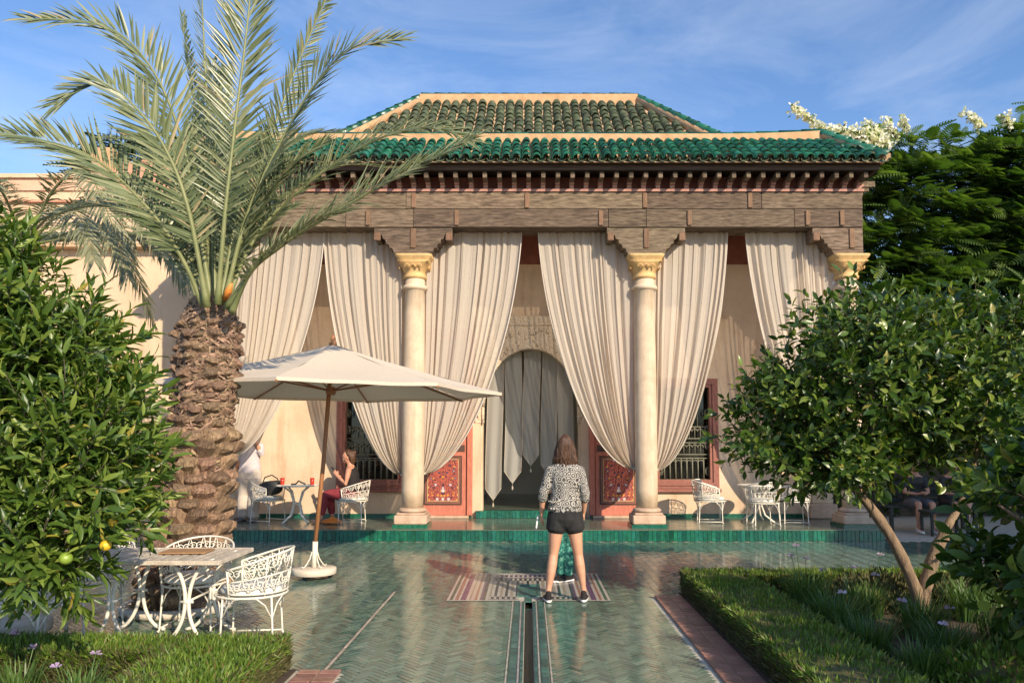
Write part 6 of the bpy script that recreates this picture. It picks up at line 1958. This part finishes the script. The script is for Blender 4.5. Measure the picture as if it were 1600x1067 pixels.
def hand(b, wrist, direction, palm_n, curl=0.5, s=1.0, thumb=1):
    """palm, four bent fingers of different lengths and a thumb from the side of the palm"""
    w = Vector(wrist); d = Vector(direction).normalized(); n = Vector(palm_n); n = (n-d*n.dot(d)).normalized(); sd = d.cross(n)*thumb
    pc = w+d*0.045*s
    loft(b, [w, w+d*0.03*s, w+d*0.085*s], [(0.024*s, 0.02*s), (0.036*s, 0.017*s), (0.040*s, 0.015*s)], 10, axis=sd)
    for i, (o_, L_) in enumerate(((0.029, 0.068), (0.010, 0.077), (-0.010, 0.072), (-0.028, 0.056))):
        k0 = w+d*0.085*s+sd*o_*s
        a1, a2, a3 = curl*0.5, curl*1.2, curl*1.8
        k1 = k0+(d*math.cos(a1)+n*math.sin(a1))*L_*0.45*s
        k2 = k1+(d*math.cos(a2)+n*math.sin(a2))*L_*0.32*s
        k3 = k2+(d*math.cos(a3)+n*math.sin(a3))*L_*0.25*s
        loft(b, [k0-d*0.02*s, k0, k1, k2, k3], [0.0095*s, 0.0095*s, 0.009*s, 0.0085*s, 0.0075*s], 8, axis=sd)
    t0 = w+d*0.025*s+sd*0.03*s
    t1 = t0+(sd*0.75+d*0.65+n*0.2).normalized()*0.035*s; t2 = t1+(d*0.9+sd*0.25+n*0.35*curl).normalized()*0.03*s; t3 = t2+(d+n*curl).normalized()*0.022*s
    loft(b, [t0-sd*0.015*s, t0, t1, t2, t3], [0.012*s, 0.012*s, 0.0105*s, 0.0095*s, 0.008*s], 8, axis=d)

def head(b, c_, f, up=Vector((0, 0, 1)), s=1.0):
    """head volume with jaw, nose, ears and brow; f is the facing direction"""
    c_ = Vector(c_); f = Vector(f).normalized(); up = Vector(up).normalized(); sd = f.cross(up).normalized(); up = sd.cross(f).normalized()
    q = lambda x, y, z: c_+(sd*x+f*y+up*z)*s
    loft(b, [q(0, -.008, .105), q(0, -.01, .085), q(0, -.008, .04), q(0, 0, 0), q(0, .012, -.045), q(0, .022, -.085), q(0, .028, -.105)],
         [(.04*s, .05*s), (.062*s, .078*s), (.075*s, .095*s), (.074*s, .093*s), (.064*s, .078*s), (.048*s, .055*s), (.026*s, .03*s)], 18, axis=sd)
    loft(b, [q(0, .088, .01), q(0, .102, -.015), q(0, .108, -.032)], [.008*s, .011*s, .014*s], 8, axis=sd)      # nose
    for e in (-1, 1):
        loft(b, [q(e*.076, -.01, .012), q(e*.082, -.012, -.008), q(e*.076, -.004, -.034)], [(.008*s, .018*s), (.009*s, .02*s), (.007*s, .011*s)], 8, axis=sd)   # ears
    loft(b, [q(-.022, .086, -.058), q(0, .092, -.058), q(.022, .086, -.058)], [.007*s, .009*s, .007*s], 8, axis=up)          # mouth
    return q

def features(parent, q, s=1.0):
    e = MB()
    for x_ in (-.03, .03):
        p = q(x_, .083, .004); e.sphere(tuple(p), .0085*s, 8, 6)
    e.mi = 1
    for x_ in (-.03, .03):
        p = q(x_, .091, .003); e.sphere(tuple(p), .006*s, 8, 6)
    e.build('eyes', [M['white_cloth'], M['black']], parent)

def shoe(b, ankle, d, s=1.0):
    a = Vector(ankle); d = Vector(d).normalized(); z0 = a.z
    loft(b, [a+Vector((0, 0, 0.01))-d*0.03*s, a-d*0.045*s+Vector((0, 0, -0.035*s)), a+d*0.03*s+Vector((0, 0, -0.045*s)), a+d*0.10*s+Vector((0, 0, -0.058*s)), a+d*0.165*s+Vector((0, 0, -0.066*s))],
         [(.032*s, .034*s), (.036*s, .040*s), (.042*s, .038*s), (.046*s, .028*s), (.034*s, .018*s)], 12, axis=d.cross(Vector((0, 0, 1))))

def sole(b, ankle, d, z, s=1.0):
    a = Vector(ankle); d = Vector(d).normalized()
    loft(b, [Vector((a.x, a.y, z+0.012))-d*0.075*s, Vector((a.x, a.y, z+0.012))-d*0.05*s, Vector((a.x, a.y, z+0.012))+d*0.03*s, Vector((a.x, a.y, z+0.012))+d*0.11*s, Vector((a.x, a.y, z+0.012))+d*0.185*s],
         [(.026*s, .014), (.038*s, .014), (.043*s, .014), (.048*s, .014), (.03*s, .014)], 12, axis=d.cross(Vector((0, 0, 1))))

# ------------------------------------------------ swirl print
def swirl(name):
    m, n, l, p = nm(name)
    tc = n.new('ShaderNodeTexCoord')
    def rings(sc, off, fr):
        mp = n.new('ShaderNodeMapping'); mp.inputs['Location'].default_value = off; mp.inputs['Scale'].default_value = (1, 0.35, 1)
        l.new(tc.outputs['Object'], mp.inputs['Vector'])
        v = n.new('ShaderNodeTexVoronoi'); v.inputs['Scale'].default_value = sc; v.inputs['Randomness'].default_value = 0.7
        l.new(mp.outputs[0], v.inputs['Vector'])
        a = n.new('ShaderNodeMath'); a.operation = 'MULTIPLY'; a.inputs[1].default_value = fr; l.new(v.outputs['Distance'], a.inputs[0])
        nz = n.new('ShaderNodeTexNoise'); nz.inputs['Scale'].default_value = 25; l.new(mp.outputs[0], nz.inputs['Vector'])
        ad = n.new('ShaderNodeMath'); ad.operation = 'MULTIPLY_ADD'; ad.inputs[1].default_value = 4.0; l.new(nz.outputs['Fac'], ad.inputs[0]); l.new(a.outputs[0], ad.inputs[2])
        s_ = n.new('ShaderNodeMath'); s_.operation = 'SINE'; l.new(ad.outputs[0], s_.inputs[0])
        return s_.outputs[0]
    s1 = rings(17.5, (0.1, 0, 0.3), 23)
    rp = n.new('ShaderNodeValToRGB'); e = rp.color_ramp.elements
    e[0].position, e[0].color = 0.42, (0.05, 0.047, 0.043, 1); e[1].position, e[1].color = 0.62, (0.44, 0.41, 0.365, 1)
    mr = n.new('ShaderNodeMapRange'); mr.inputs['From Min'].default_value = -1; l.new(s1, mr.inputs['Value'])
    l.new(mr.outputs[0], rp.inputs['Fac']); l.new(rp.outputs['Color'], p.inputs['Base Color'])
    p.inputs['Roughness'].default_value = 0.85
    nz = n.new('ShaderNodeTexNoise'); nz.inputs['Scale'].default_value = 14; nz.inputs['Detail'].default_value = 3
    l.new(tc.outputs['Object'], nz.inputs['Vector'])
    bp = n.new('ShaderNodeBump'); bp.inputs['Strength'].default_value = 0.5; bp.inputs['Distance'].default_value = 0.03
    l.new(nz.outputs['Fac'], bp.inputs['Height']); l.new(bp.outputs['Normal'], p.inputs['Normal'])
    return m
M['swirl'] = swirl('swirl')
M['shorts_black'] = surf('shorts_black', (0.012, 0.012, 0.013), (0.025, 0.024, 0.024), 12, 0.9, 0.4, 14)
M['red_trousers'] = surf('red_trousers', (0.20, 0.022, 0.03), (0.28, 0.035, 0.045), 9, 0.85, 0.4, 14)
M['top_dark'] = surf('top_dark', (0.012, 0.010, 0.011), (0.024, 0.019, 0.019), 9, 0.9, 0.3, 14)
M['trouser_pale'] = surf('trouser_pale', (0.50, 0.43, 0.37), (0.60, 0.52, 0.45), 6, 0.9, 0.4, 9)
M['shirt_pale'] = surf('shirt_pale', (0.50, 0.43, 0.46), (0.62, 0.56, 0.56), 30, 0.9, 0.3, 12, hi=0.55, c3=(0.5, 0.40, 0.52))
M['teal_print'] = surf('teal_print', (0.01, 0.10, 0.085), (0.03, 0.22, 0.17), 38, 0.8, 0.4, 12, lo=0.44, hi=0.56, c3=(0.30, 0.45, 0.36))
M['orange_cloth'] = surf('orange_cloth', (0.66, 0.17, 0.02), (0.76, 0.24, 0.03), 9, 0.8, 0.4, 12)
M['grey_cloth'] = surf('grey_cloth', (0.09, 0.09, 0.10), (0.14, 0.14, 0.15), 9, 0.9)

# ------------------------------------------------ standing woman seen from behind (faces +y)
wo = empty('person', (0.37, 7.86, 0.006))
wo.scale = (0.91, 1, 1)
tag(wo, 'woman seen from behind in swirl print top and black shorts, standing on the mosaic', 'person')
FW = Vector((0, 1, 0))
hipL, hipR = Vector((-.088, 0, .83)), Vector((.088, 0, .83))
knL, knR = Vector((-.132, .012, .455)), Vector((.145, .008, .455))
anL, anR = Vector((-.192, -.02, .082)), Vector((.205, -.0, .082))
shL, shR = Vector((-.152, 0, 1.312)), Vector((.152, 0, 1.312))
elL, elR = Vector((-.245, -.01, 1.075)), Vector((.225, -.015, 1.07))
wrL, wrR = Vector((-.262, .075, .865)), Vector((.215, .10, .87))
TOR = [((0, 0, .80), (.145, .105)), ((0, -.012, .87), (.172, .122)), ((0, -.012, .94), (.168, .112)), ((0, 0, 1.03), (.140, .095)), ((0, .004, 1.13), (.140, .10)), ((0, .006, 1.22), (.155, .108)), ((0, 0, 1.30), (.170, .095)), ((0, -.006, 1.36), (.130, .07)), ((0, -.006, 1.405), (.062, .056)), ((0, 0, 1.45), (.052, .054))]
def leg_loft(b, h, k, a, inf=0.0, to=1.0, flare=0.0):
    pts = [h+Vector((0, 0, .06)), h, h.lerp(k, .35), h.lerp(k, .75), k, k.lerp(a, .25)+Vector((0, -.012, 0)), k.lerp(a, .45)+Vector((0, -.012, 0)), k.lerp(a, .8), a]
    rad_ = [(.085, .10), (.092, .105), (.085, .092), (.064, .068), (.053, .056), (.055, .060), (.051, .055), (.034, .036), (.031, .034)]
    n_ = max(2, int(round(len(pts)*to)))
    loft(b, pts[:n_], [(x_+inf+flare*i/len(pts), y_+inf+flare*i/len(pts)) for i, (x_, y_) in enumerate(rad_[:n_])], 14)
def arm_loft(b, s_, e, w, inf=0.0, to=4):
    pts = [s_+Vector((0, 0, -.005)), s_.lerp(e, .3), s_.lerp(e, .75), e, e.lerp(w, .3), e.lerp(w, .7), w]
    rad_ = [(.052, .055), (.048, .052), (.041, .043), (.038, .039), (.037, .038), (.029, .030), (.0235, .025)]
    loft(b, pts[:to], [(x_+inf, y_+inf) for x_, y_ in rad_[:to]], 12)
b = MB()
loft(b, [p for p, r in TOR], [r for p, r in TOR], 20)
leg_loft(b, hipL, knL, anL); leg_loft(b, hipR, knR, anR)
arm_loft(b, shL, elL, wrL, 0, 7); arm_loft(b, shR, elR, wrR, 0, 7)
hand(b, wrL, (-.05, .45, -.85), (.9, .2, .1), .55, .95, 1); hand(b, wrR, (.0, .4, -.9), (-.9, .2, .1), .6, .95, -1)
hc = Vector((.005, .02, 1.535))
qh = head(b, hc, (-.1, 1, -.12), s=.98)
loft(b, [anL, anL+Vector((0, .04, -.035)), anL+Vector((-.01, .12, -.05))], [.03, .034, .03]); loft(b, [anR, anR+Vector((0, .04, -.035)), anR+Vector((.01, .12, -.05))], [.03, .034, .03])
fuse('body', b, M['skin'], wo, .0075, 5)
features(wo, qh, .98)
b = MB()
tp = TOR[1:8]
loft(b, [Vector((0, -.01, .885))]+[Vector(p) for p, r in tp[1:]]+[Vector((0, -.006, 1.375))], [(.186, .136)]+[(r[0]+.020, r[1]+.020) for p, r in tp[1:]]+[(.10, .075)], 22)
arm_loft(b, shL, elL, wrL, .017, 5); arm_loft(b, shR, elR, wrR, .017, 5)
for zf, xo in ((.93, -.11), (.96, .1), (.90, .02), (1.0, -.13)): loft(b, [(xo-.06, -.115, zf), (xo, -.128, zf-.01), (xo+.06, -.118, zf+.008)], [.014, .018, .014], 8, axis=(0, 0, 1))
fuse('blouse', b, M['swirl'], wo, .008, 5)
b = MB()
loft(b, [(0, -.012, .945), (0, -.012, .90), (0, -.014, .83), (0, -.004, .77)], [(.176, .122), (.186, .134), (.190, .136), (.165, .115)], 20)
leg_loft(b, hipL, knL.lerp(hipL, .1), anL, .018, .33, .05); leg_loft(b, hipR, knR.lerp(hipR, .1), anR, .018, .33, .05)
fuse('shorts', b, M['shorts_black'], wo, .008, 4)
b = MB(); shoe(b, anL, (-.12, 1, 0)); shoe(b, anR, (.14, 1, 0)); fuse('shoes', b, M['top_dark'], wo, .006, 3)
b = MB(); sole(b, anL, (-.12, 1, 0), .0); sole(b, anR, (.14, 1, 0), .0); fuse('soles', b, M['rubber'], wo, .006, 2)
# hair: shoulder length, a bit tousled
def hairdo(parent, c_, mat, seed, length=.24, back=Vector((0, -1, 0)), n=260, s=1.0, cap=True, width=.105):
    rs = random.Random(seed); c_ = Vector(c_)
    if cap:
        b = MB(); loft(b, [c_+Vector((0, 0, .125))*s+back*.01, c_+Vector((0, 0, .09))*s+back*.015, c_+Vector((0, 0, .02))*s+back*.035*s, c_+Vector((0, 0, -.08))*s+back*.045*s, c_+Vector((0, 0, -.08-length*.45))*s+back*.05*s],
                 [(.045*s, .05*s), (.078*s, .088*s), (.094*s, .085*s), (.098*s, .068*s), (.075*s, .04*s)], 18)
        cap_o = fuse('hair', b, mat, parent, .008, 3)
    else: cap_o = parent
    st = MB(); side = back.cross(Vector((0, 0, 1))).normalized()
    for i in range(n):
        a = rs.uniform(-1.9, 1.9)
        outd = (back*math.cos(a)+side*math.sin(a)).normalized()
        r0 = width*s*rs.uniform(.82, 1.0)
        top_ = c_+Vector((0, 0, .115*s))+outd*.03*s
        L_ = length*rs.uniform(.75, 1.1)*(1.0 if abs(a) < 1.3 else .85)
        wv = rs.uniform(.008, .032); ph = rs.uniform(0, 6)
        p1 = c_+outd*r0*.9+Vector((0, 0, .05*s)); p2 = c_+outd*r0*1.08+Vector((0, 0, -.06*s))+side*wv*math.sin(ph)
        p3 = c_+outd*r0*rs.uniform(.95, 1.25)+Vector((0, 0, -.06*s-L_*.5))+side*wv*math.sin(ph+2); p4 = c_+outd*r0*rs.uniform(.7, 1.3)+Vector((0, 0, -.06*s-L_))+side*wv*2*math.sin(ph+4)
        st.tube(catmull([top_, p1, p2, p3, p4], 9), [.005, .007, .0075, .0075, .007, .007, .0065, .006, .004, .0015], 4)
    link('hair_strands', st.mesh('hair_strands', mat), None, cap_o)
hairdo(wo, hc, M['hair'], 3, .16, n=420, s=.94, width=.102)
ph = tag(MB().cbox(-.008, .008, -.035, .035, -.07, .07, .003).build('phone', M['white_cloth'], None, loc=(0.37-.285, 7.86+.12, .006+.765), rot=(R(-25), R(8), 0)), 'white phone in the standing woman\'s left hand', 'phone')

# ------------------------------------------------ second person, hidden behind her: teal print trousers, dark trainers
w2 = empty('person', (0.40, 8.95, 0.006)); tag(w2, 'person in teal printed trousers and dark trainers, hidden behind the standing woman', 'person')
b = MB(); S2 = .93
T2 = [(Vector(p)*S2, (r[0]*.9, r[1]*.9)) for p, r in TOR]
loft(b, [p for p, r in T2], [r for p, r in T2], 18)
h1, h2, k1, k2, a1, a2 = Vector((-.075, 0, .77)), Vector((.075, 0, .77)), Vector((-.06, .02, .43)), Vector((.06, .03, .42)), Vector((-.03, .05, .08)), Vector((.055, .0, .08))
leg_loft(b, h1, k1, a1, -.006); leg_loft(b, h2, k2, a2, -.006)
e1, e2, v1, v2 = Vector((-.18, -.05, 1.02)), Vector((.18, -.05, 1.02)), Vector((-.06, -.17, 1.12)), Vector((.06, -.17, 1.12))
arm_loft(b, Vector((-.15, 0, 1.22)), e1, v1, -.003, 7); arm_loft(b, Vector((.15, 0, 1.22)), e2, v2, -.003, 7)
hand(b, v1, (.4, -.4, .6), (.8, .2, 0), .9, .9, 1); hand(b, v2, (-.4, -.4, .6), (-.8, .2, 0), .9, .9, -1)
q2 = head(b, (0, -.015, 1.43), (0, -1, -.1), s=.92)
fuse('body', b, M['skin'], w2, .011, 4); features(w2, q2, .92)
b = MB(); loft(b, [(0, 0, .88), (0, 0, .78), (0, 0, .70)], [(.165, .12), (.175, .125), (.15, .11)], 18); leg_loft(b, h1, k1, a1, .008, .95, .012); leg_loft(b, h2, k2, a2, .008, .95, .012)
fuse('trousers', b, M['teal_print'], w2, .010, 3)
b = MB(); loft(b, [Vector((0, 0, .80))]+[p for p, r in T2[3:8]], [(.17, .13)]+[(r[0]+.018, r[1]+.018) for p, r in T2[3:8]], 18); arm_loft(b, Vector((-.15, 0, 1.22)), e1, v1, .014, 3); arm_loft(b, Vector((.15, 0, 1.22)), e2, v2, .014, 3)
fuse('shirt', b, M['top_dark'], w2, .010, 3)
b = MB(); shoe(b, a1, (-.5, -.8, 0), .95); shoe(b, a2, (-.75, -.5, 0), .95); fuse('shoes', b, M['top_dark'], w2, .007, 3)
b = MB(); sole(b, a1, (-.5, -.8, 0), 0, .95); sole(b, a2, (-.75, -.5, 0), 0, .95); fuse('soles', b, M['rubber'], w2, .007, 2)
hairdo(w2, (0, -.015, 1.43), M['hair_dark'], 6, .10, Vector((0, 1, 0)), 120, .92)

# ------------------------------------------------ seated woman with phone (faces -x)
w3 = empty('person', (-3.12, 13.60, PZ+.001)); tag(w3, 'woman in dark top and red trousers seated on the porch looking at her phone', 'person')
b = MB(); ax = Vector((0, 1, 0))
SH = .46
def lf(pts, rads, n=14): loft(b, pts, rads, n, axis=ax)
lf([(.02, 0, SH+.02), (.03, 0, SH+.12), (.03, 0, SH+.25), (.01, 0, SH+.38), (-.01, 0, SH+.48), (-.02, 0, SH+.53), (-.035, 0, SH+.60)], [(.165, .12), (.165, .115), (.14, .098), (.155, .10), (.165, .085), (.07, .06), (.05, .05)])
kL, kR = Vector((-.42, -.10, SH+.03)), Vector((-.40, .09, SH+.04)); aL, aR = Vector((-.50, -.10, .08)), Vector((-.34, .08, .08))
def seated_leg(b, h, k, a, inf=0.0, to=1.0):
    pts = [h, h.lerp(k, .5), k, k.lerp(a, .3), k.lerp(a, .8), a]
    rd_ = [(.085, .085), (.074, .075), (.055, .055), (.054, .056), (.036, .038), (.032, .034)]
    n_ = int(round(len(pts)*to)); loft(b, pts[:n_], [(x_+inf, y_+inf) for x_, y_ in rd_[:n_]], 12, axis=ax)
hl_, hr_ = Vector((0, -.09, SH+.05)), Vector((0, .09, SH+.05))
seated_leg(b, hl_, kL, aL); seated_leg(b, hr_, kR, aR)
sL, sR = Vector((-.01, -.165, SH+.46)), Vector((-.01, .165, SH+.46)); eL, eR = Vector((-.05, -.20, SH+.22)), Vector((-.06, .20, SH+.22)); vL, vR = Vector((-.245, -.06, SH+.36)), Vector((-.25, .06, SH+.35))
for s_, e, v in ((sL, eL, vL), (sR, eR, vR)):
    loft(b, [s_, s_.lerp(e, .5), e, e.lerp(v, .5), v], [.05, .045, .038, .034, .024], 12, axis=ax)
hand(b, vL, (-.55, .25, .75), (0, .9, .1), .9, .9, -1); hand(b, vR, (-.55, -.25, .75), (0, -.9, .1), .9, .9, 1)
q3 = head(b, (-.07, 0, SH+.67), (-1, 0, -.5), Vector((-.4, 0, 1)), .95)
loft(b, [aL, aL+Vector((-.05, 0, -.04)), aL+Vector((-.15, -.01, -.058))], [.03, .032, .022], 10, axis=ax); loft(b, [aR, aR+Vector((-.05, 0, -.04)), aR+Vector((-.15, .01, -.058))], [.03, .032, .022], 10, axis=ax)
fuse('body', b, M['skin_red'], w3, .010, 4); features(w3, q3, .98)
b = MB(); loft(b, [(.02, 0, SH+.0), (.03, 0, SH+.14)], [(.18, .135), (.17, .125)], 16, axis=ax); seated_leg(b, hl_, kL, aL, .022, .84); seated_leg(b, hr_, kR, aR, .022, .84)
fuse('trousers', b, M['red_trousers'], w3, .010, 3)
b = MB(); loft(b, [(.03, 0, SH+.10), (.03, 0, SH+.25), (.01, 0, SH+.38), (-.005, 0, SH+.46), (-.015, 0, SH+.50)], [(.18, .13), (.157, .115), (.172, .117), (.165, .10), (.10, .075)], 18, axis=ax)
fuse('top', b, M['top_dark'], w3, .010, 3)
b = MB(); loft(b, [(-.09, 0, SH+.785), (-.06, 0, SH+.765), (-.03, 0, SH+.74), (.0, 0, SH+.68), (.015, 0, SH+.62), (.02, 0, SH+.57)], [(.05, .045), (.085, .06), (.092, .085), (.092, .075), (.08, .06), (.06, .04)], 16, axis=ax); loft(b, [(.04, 0, SH+.74), (.075, 0, SH+.78)], [.045, .04], 10, axis=ax)
fuse('hair', b, M['hair'], w3, .010, 3)
b = MB()
for a_ in (aL, aR): loft(b, [Vector((a_.x-.16, a_.y, .012)), Vector((a_.x-.05, a_.y, .012)), Vector((a_.x+.05, a_.y, .014))], [(.03, .01), (.042, .012), (.03, .012)], 10, axis=ax)
fuse('sandals', b, M['skin_red'], w3, .008, 2)
tag(MB().cbox(-.006, .006, -.036, .036, -.072, .072, .003).build('phone', M['black'], None, loc=(-3.12-.315, 13.60, PZ+SH+.445), rot=(0, R(-28), 0)), 'dark phone held up by the seated woman', 'phone')
oc = MB()
def ocf(u, v):
    a = 6.283*u; r = v
    return (.20*r*math.cos(a)*(1+.25*math.sin(3*a)), .13*r*math.sin(a), .015+.10*(1-r)**1.2+.035*mnoise.noise(Vector((math.cos(a)*r*4, math.sin(a)*r*4, 2)))*(1-r*.7))
oc.grid(ocf, 30, 10)
tag(oc.build('orange_scarf', M['orange_cloth'], None, loc=(-3.40, 13.42, PZ+.006)), 'crumpled orange scarf on the porch floor by the seated woman\'s feet', 'scarf')

# ------------------------------------------------ standing man behind the curtain at the left
w4 = empty('person', (-5.0, 13.85, PZ+.001)); tag(w4, 'person in pale shirt and loose beige trousers half hidden by curtain and palm trunk', 'person')
b = MB(); TT = [(Vector(p)*1.02, (r[0]*1.08, r[1]*1.12)) for p, r in TOR]
loft(b, [p for p, r in TT], [r for p, r in TT], 18)
gL, gR, jL, jR, iL, iR = Vector((-.09, 0, .84)), Vector((.09, 0, .84)), Vector((-.10, .02, .46)), Vector((.10, -.02, .46)), Vector((-.10, .02, .08)), Vector((.10, -.04, .08))
leg_loft(b, gL, jL, iL); leg_loft(b, gR, jR, iR)
uL, uR = Vector((-.17, 0, 1.34)), Vector((.17, 0, 1.34)); xL, xR = Vector((-.25, .0, 1.09)), Vector((.22, -.06, 1.20)); yL, yR = Vector((-.24, .06, .88)), Vector((.15, -.16, 1.40))
arm_loft(b, uL, xL, yL, .004, 7); arm_loft(b, uR, xR, yR, .004, 7)
hand(b, yL, (0, .3, -.9), (.9, 0, 0), .5, 1, 1); hand(b, yR, (-.2, -.2, .9), (-.6, .4, 0), .9, 1, -1)
q4 = head(b, (0, -.02, 1.56), (-.3, -1, 0), s=1.0)
fuse('body', b, M['skin_red'], w4, .011, 4); features(w4, q4)
b = MB(); loft(b, [(0, 0, .95), (0, 0, .86), (0, 0, .76)], [(.18, .13), (.19, .145), (.18, .13)], 18); leg_loft(b, gL, jL, iL, .026, .95, .05); leg_loft(b, gR, jR, iR, .026, .95, .05)
fuse('trousers', b, M['trouser_pale'], w4, .010, 3)
b = MB(); loft(b, [Vector((0, 0, .86))]+[p for p, r in TT[3:8]], [(.20, .15)]+[(r[0]+.026, r[1]+.026) for p, r in TT[3:8]], 18); arm_loft(b, uL, xL, yL, .022, 4); arm_loft(b, uR, xR, yR, .022, 5)
fuse('shirt', b, M['shirt_pale'], w4, .010, 3)
b = MB(); shoe(b, iL, (-.3, -1, 0)); shoe(b, iR, (-.2, -1, 0)); sole(b, iL, (-.3, -1, 0), 0); sole(b, iR, (-.2, -1, 0), 0); fuse('shoes', b, M['grey_cloth'], w4, .008, 3)
hairdo(w4, (0, -.02, 1.56), M['hair_dark'], 9, .03, Vector((.3, 1, 0)).normalized(), 60, 1.0)

# ------------------------------------------------ two people on the shaded bench (face -y)
def bench_sitter(x, lab, top, bottom, seed, lean=0.0, cross=False):
    t = empty('person', (x, 13.98, .007)); tag(t, lab, 'person')
    b = MB(); H = .47
    X = Vector((1, 0, 0))
    loft(b, [(0, .02, H), (0, .03, H+.14), (0, .02, H+.28), (0, -lean*.3, H+.42), (0, -lean*.5, H+.50), (0, -lean*.6, H+.55), (0, -lean*.7, H+.62)], [(.165, .12), (.155, .11), (.145, .10), (.165, .10), (.15, .08), (.065, .06), (.05, .05)], 16)
    legs = []
    for s in (-1, 1):
        h = Vector((s*.09, 0, H+.03)); k = Vector((s*.12, -.42, H+.03+(.05 if cross and s > 0 else 0))); a = Vector((s*.11, -.40-.04*s, .09))
        if cross and s > 0: a = Vector((-.02, -.58, .22))
        legs.append((h, k, a))
        loft(b, [h, h.lerp(k, .5), k, k.lerp(a, .3), k.lerp(a, .8), a], [.085, .074, .056, .055, .037, .032], 12)
        loft(b, [a, a+Vector((0, -.05, -.04)), a+Vector((0, -.15, -.058))], [.03, .034, .024], 10)
        sh = Vector((s*.165, -lean*.45, H+.47)); e = Vector((s*.21, -.08-lean*.2, H+.22)); w = Vector((s*.06, -.27, H+.20))
        loft(b, [sh, sh.lerp(e, .5), e, e.lerp(w, .5), w], [.05, .046, .038, .033, .024], 12)
        hand(b, w, (-s*.5, -.6, .1), (0, 0, 1), .7, .95, s)
    q = head(b, (0, -.03-lean*.75, H+.70), (0, -1, -.35), s=.98)
    fuse('body', b, M['skin_red'], t, .013, 4); features(t, q, .98)
    b = MB(); loft(b, [(0, .03, H+.05), (0, .03, H+.14), (0, .02, H+.28), (0, -lean*.3, H+.42), (0, -lean*.5, H+.50)], [(.185, .14), (.175, .13), (.165, .12), (.18, .118), (.14, .09)], 16)
    for s in (-1, 1):
        sh = Vector((s*.165, -lean*.45, H+.47)); e = Vector((s*.21, -.08-lean*.2, H+.22)); loft(b, [sh, sh.lerp(e, .6)], [.066, .06], 12)
    fuse('shirt', b, M[top], t, .012, 3)
    b = MB(); loft(b, [(0, .02, H-.02), (0, .03, H+.1)], [(.185, .14), (.175, .13)], 14)
    for h, k, a in legs: loft(b, [h, h.lerp(k, .5), h.lerp(k, .85)], [.10, .092, .08], 12)
    fuse('shorts', b, M[bottom], t, .012, 3)
    b = MB()
    for h, k, a in legs: shoe(b, a, (0, -1, 0), .95); sole(b, a, (0, -1, 0), a.z-.09, .95)
    fuse('shoes', b, M['white_cloth'], t, .009, 3)
    b = MB(); c_ = Vector((0, -.03-lean*.75, H+.70)); loft(b, [c_+Vector((0, 0, .12)), c_+Vector((0, .01, .07)), c_+Vector((0, .035, 0)), c_+Vector((0, .04, -.05))], [(.05, .05), (.08, .088), (.08, .07), (.06, .05)], 14)
    fuse('hair', b, M['hair_dark'], t, .011, 3)
bench_sitter(6.95, 'person in dark top and grey shorts sitting on the shaded bench, nearer the column', 'black', 'grey_cloth', 1, .12)
bench_sitter(7.6, 'person in black shirt on the shaded bench, legs crossed, farther from the column', 'black', 'black', 2, .2, True)
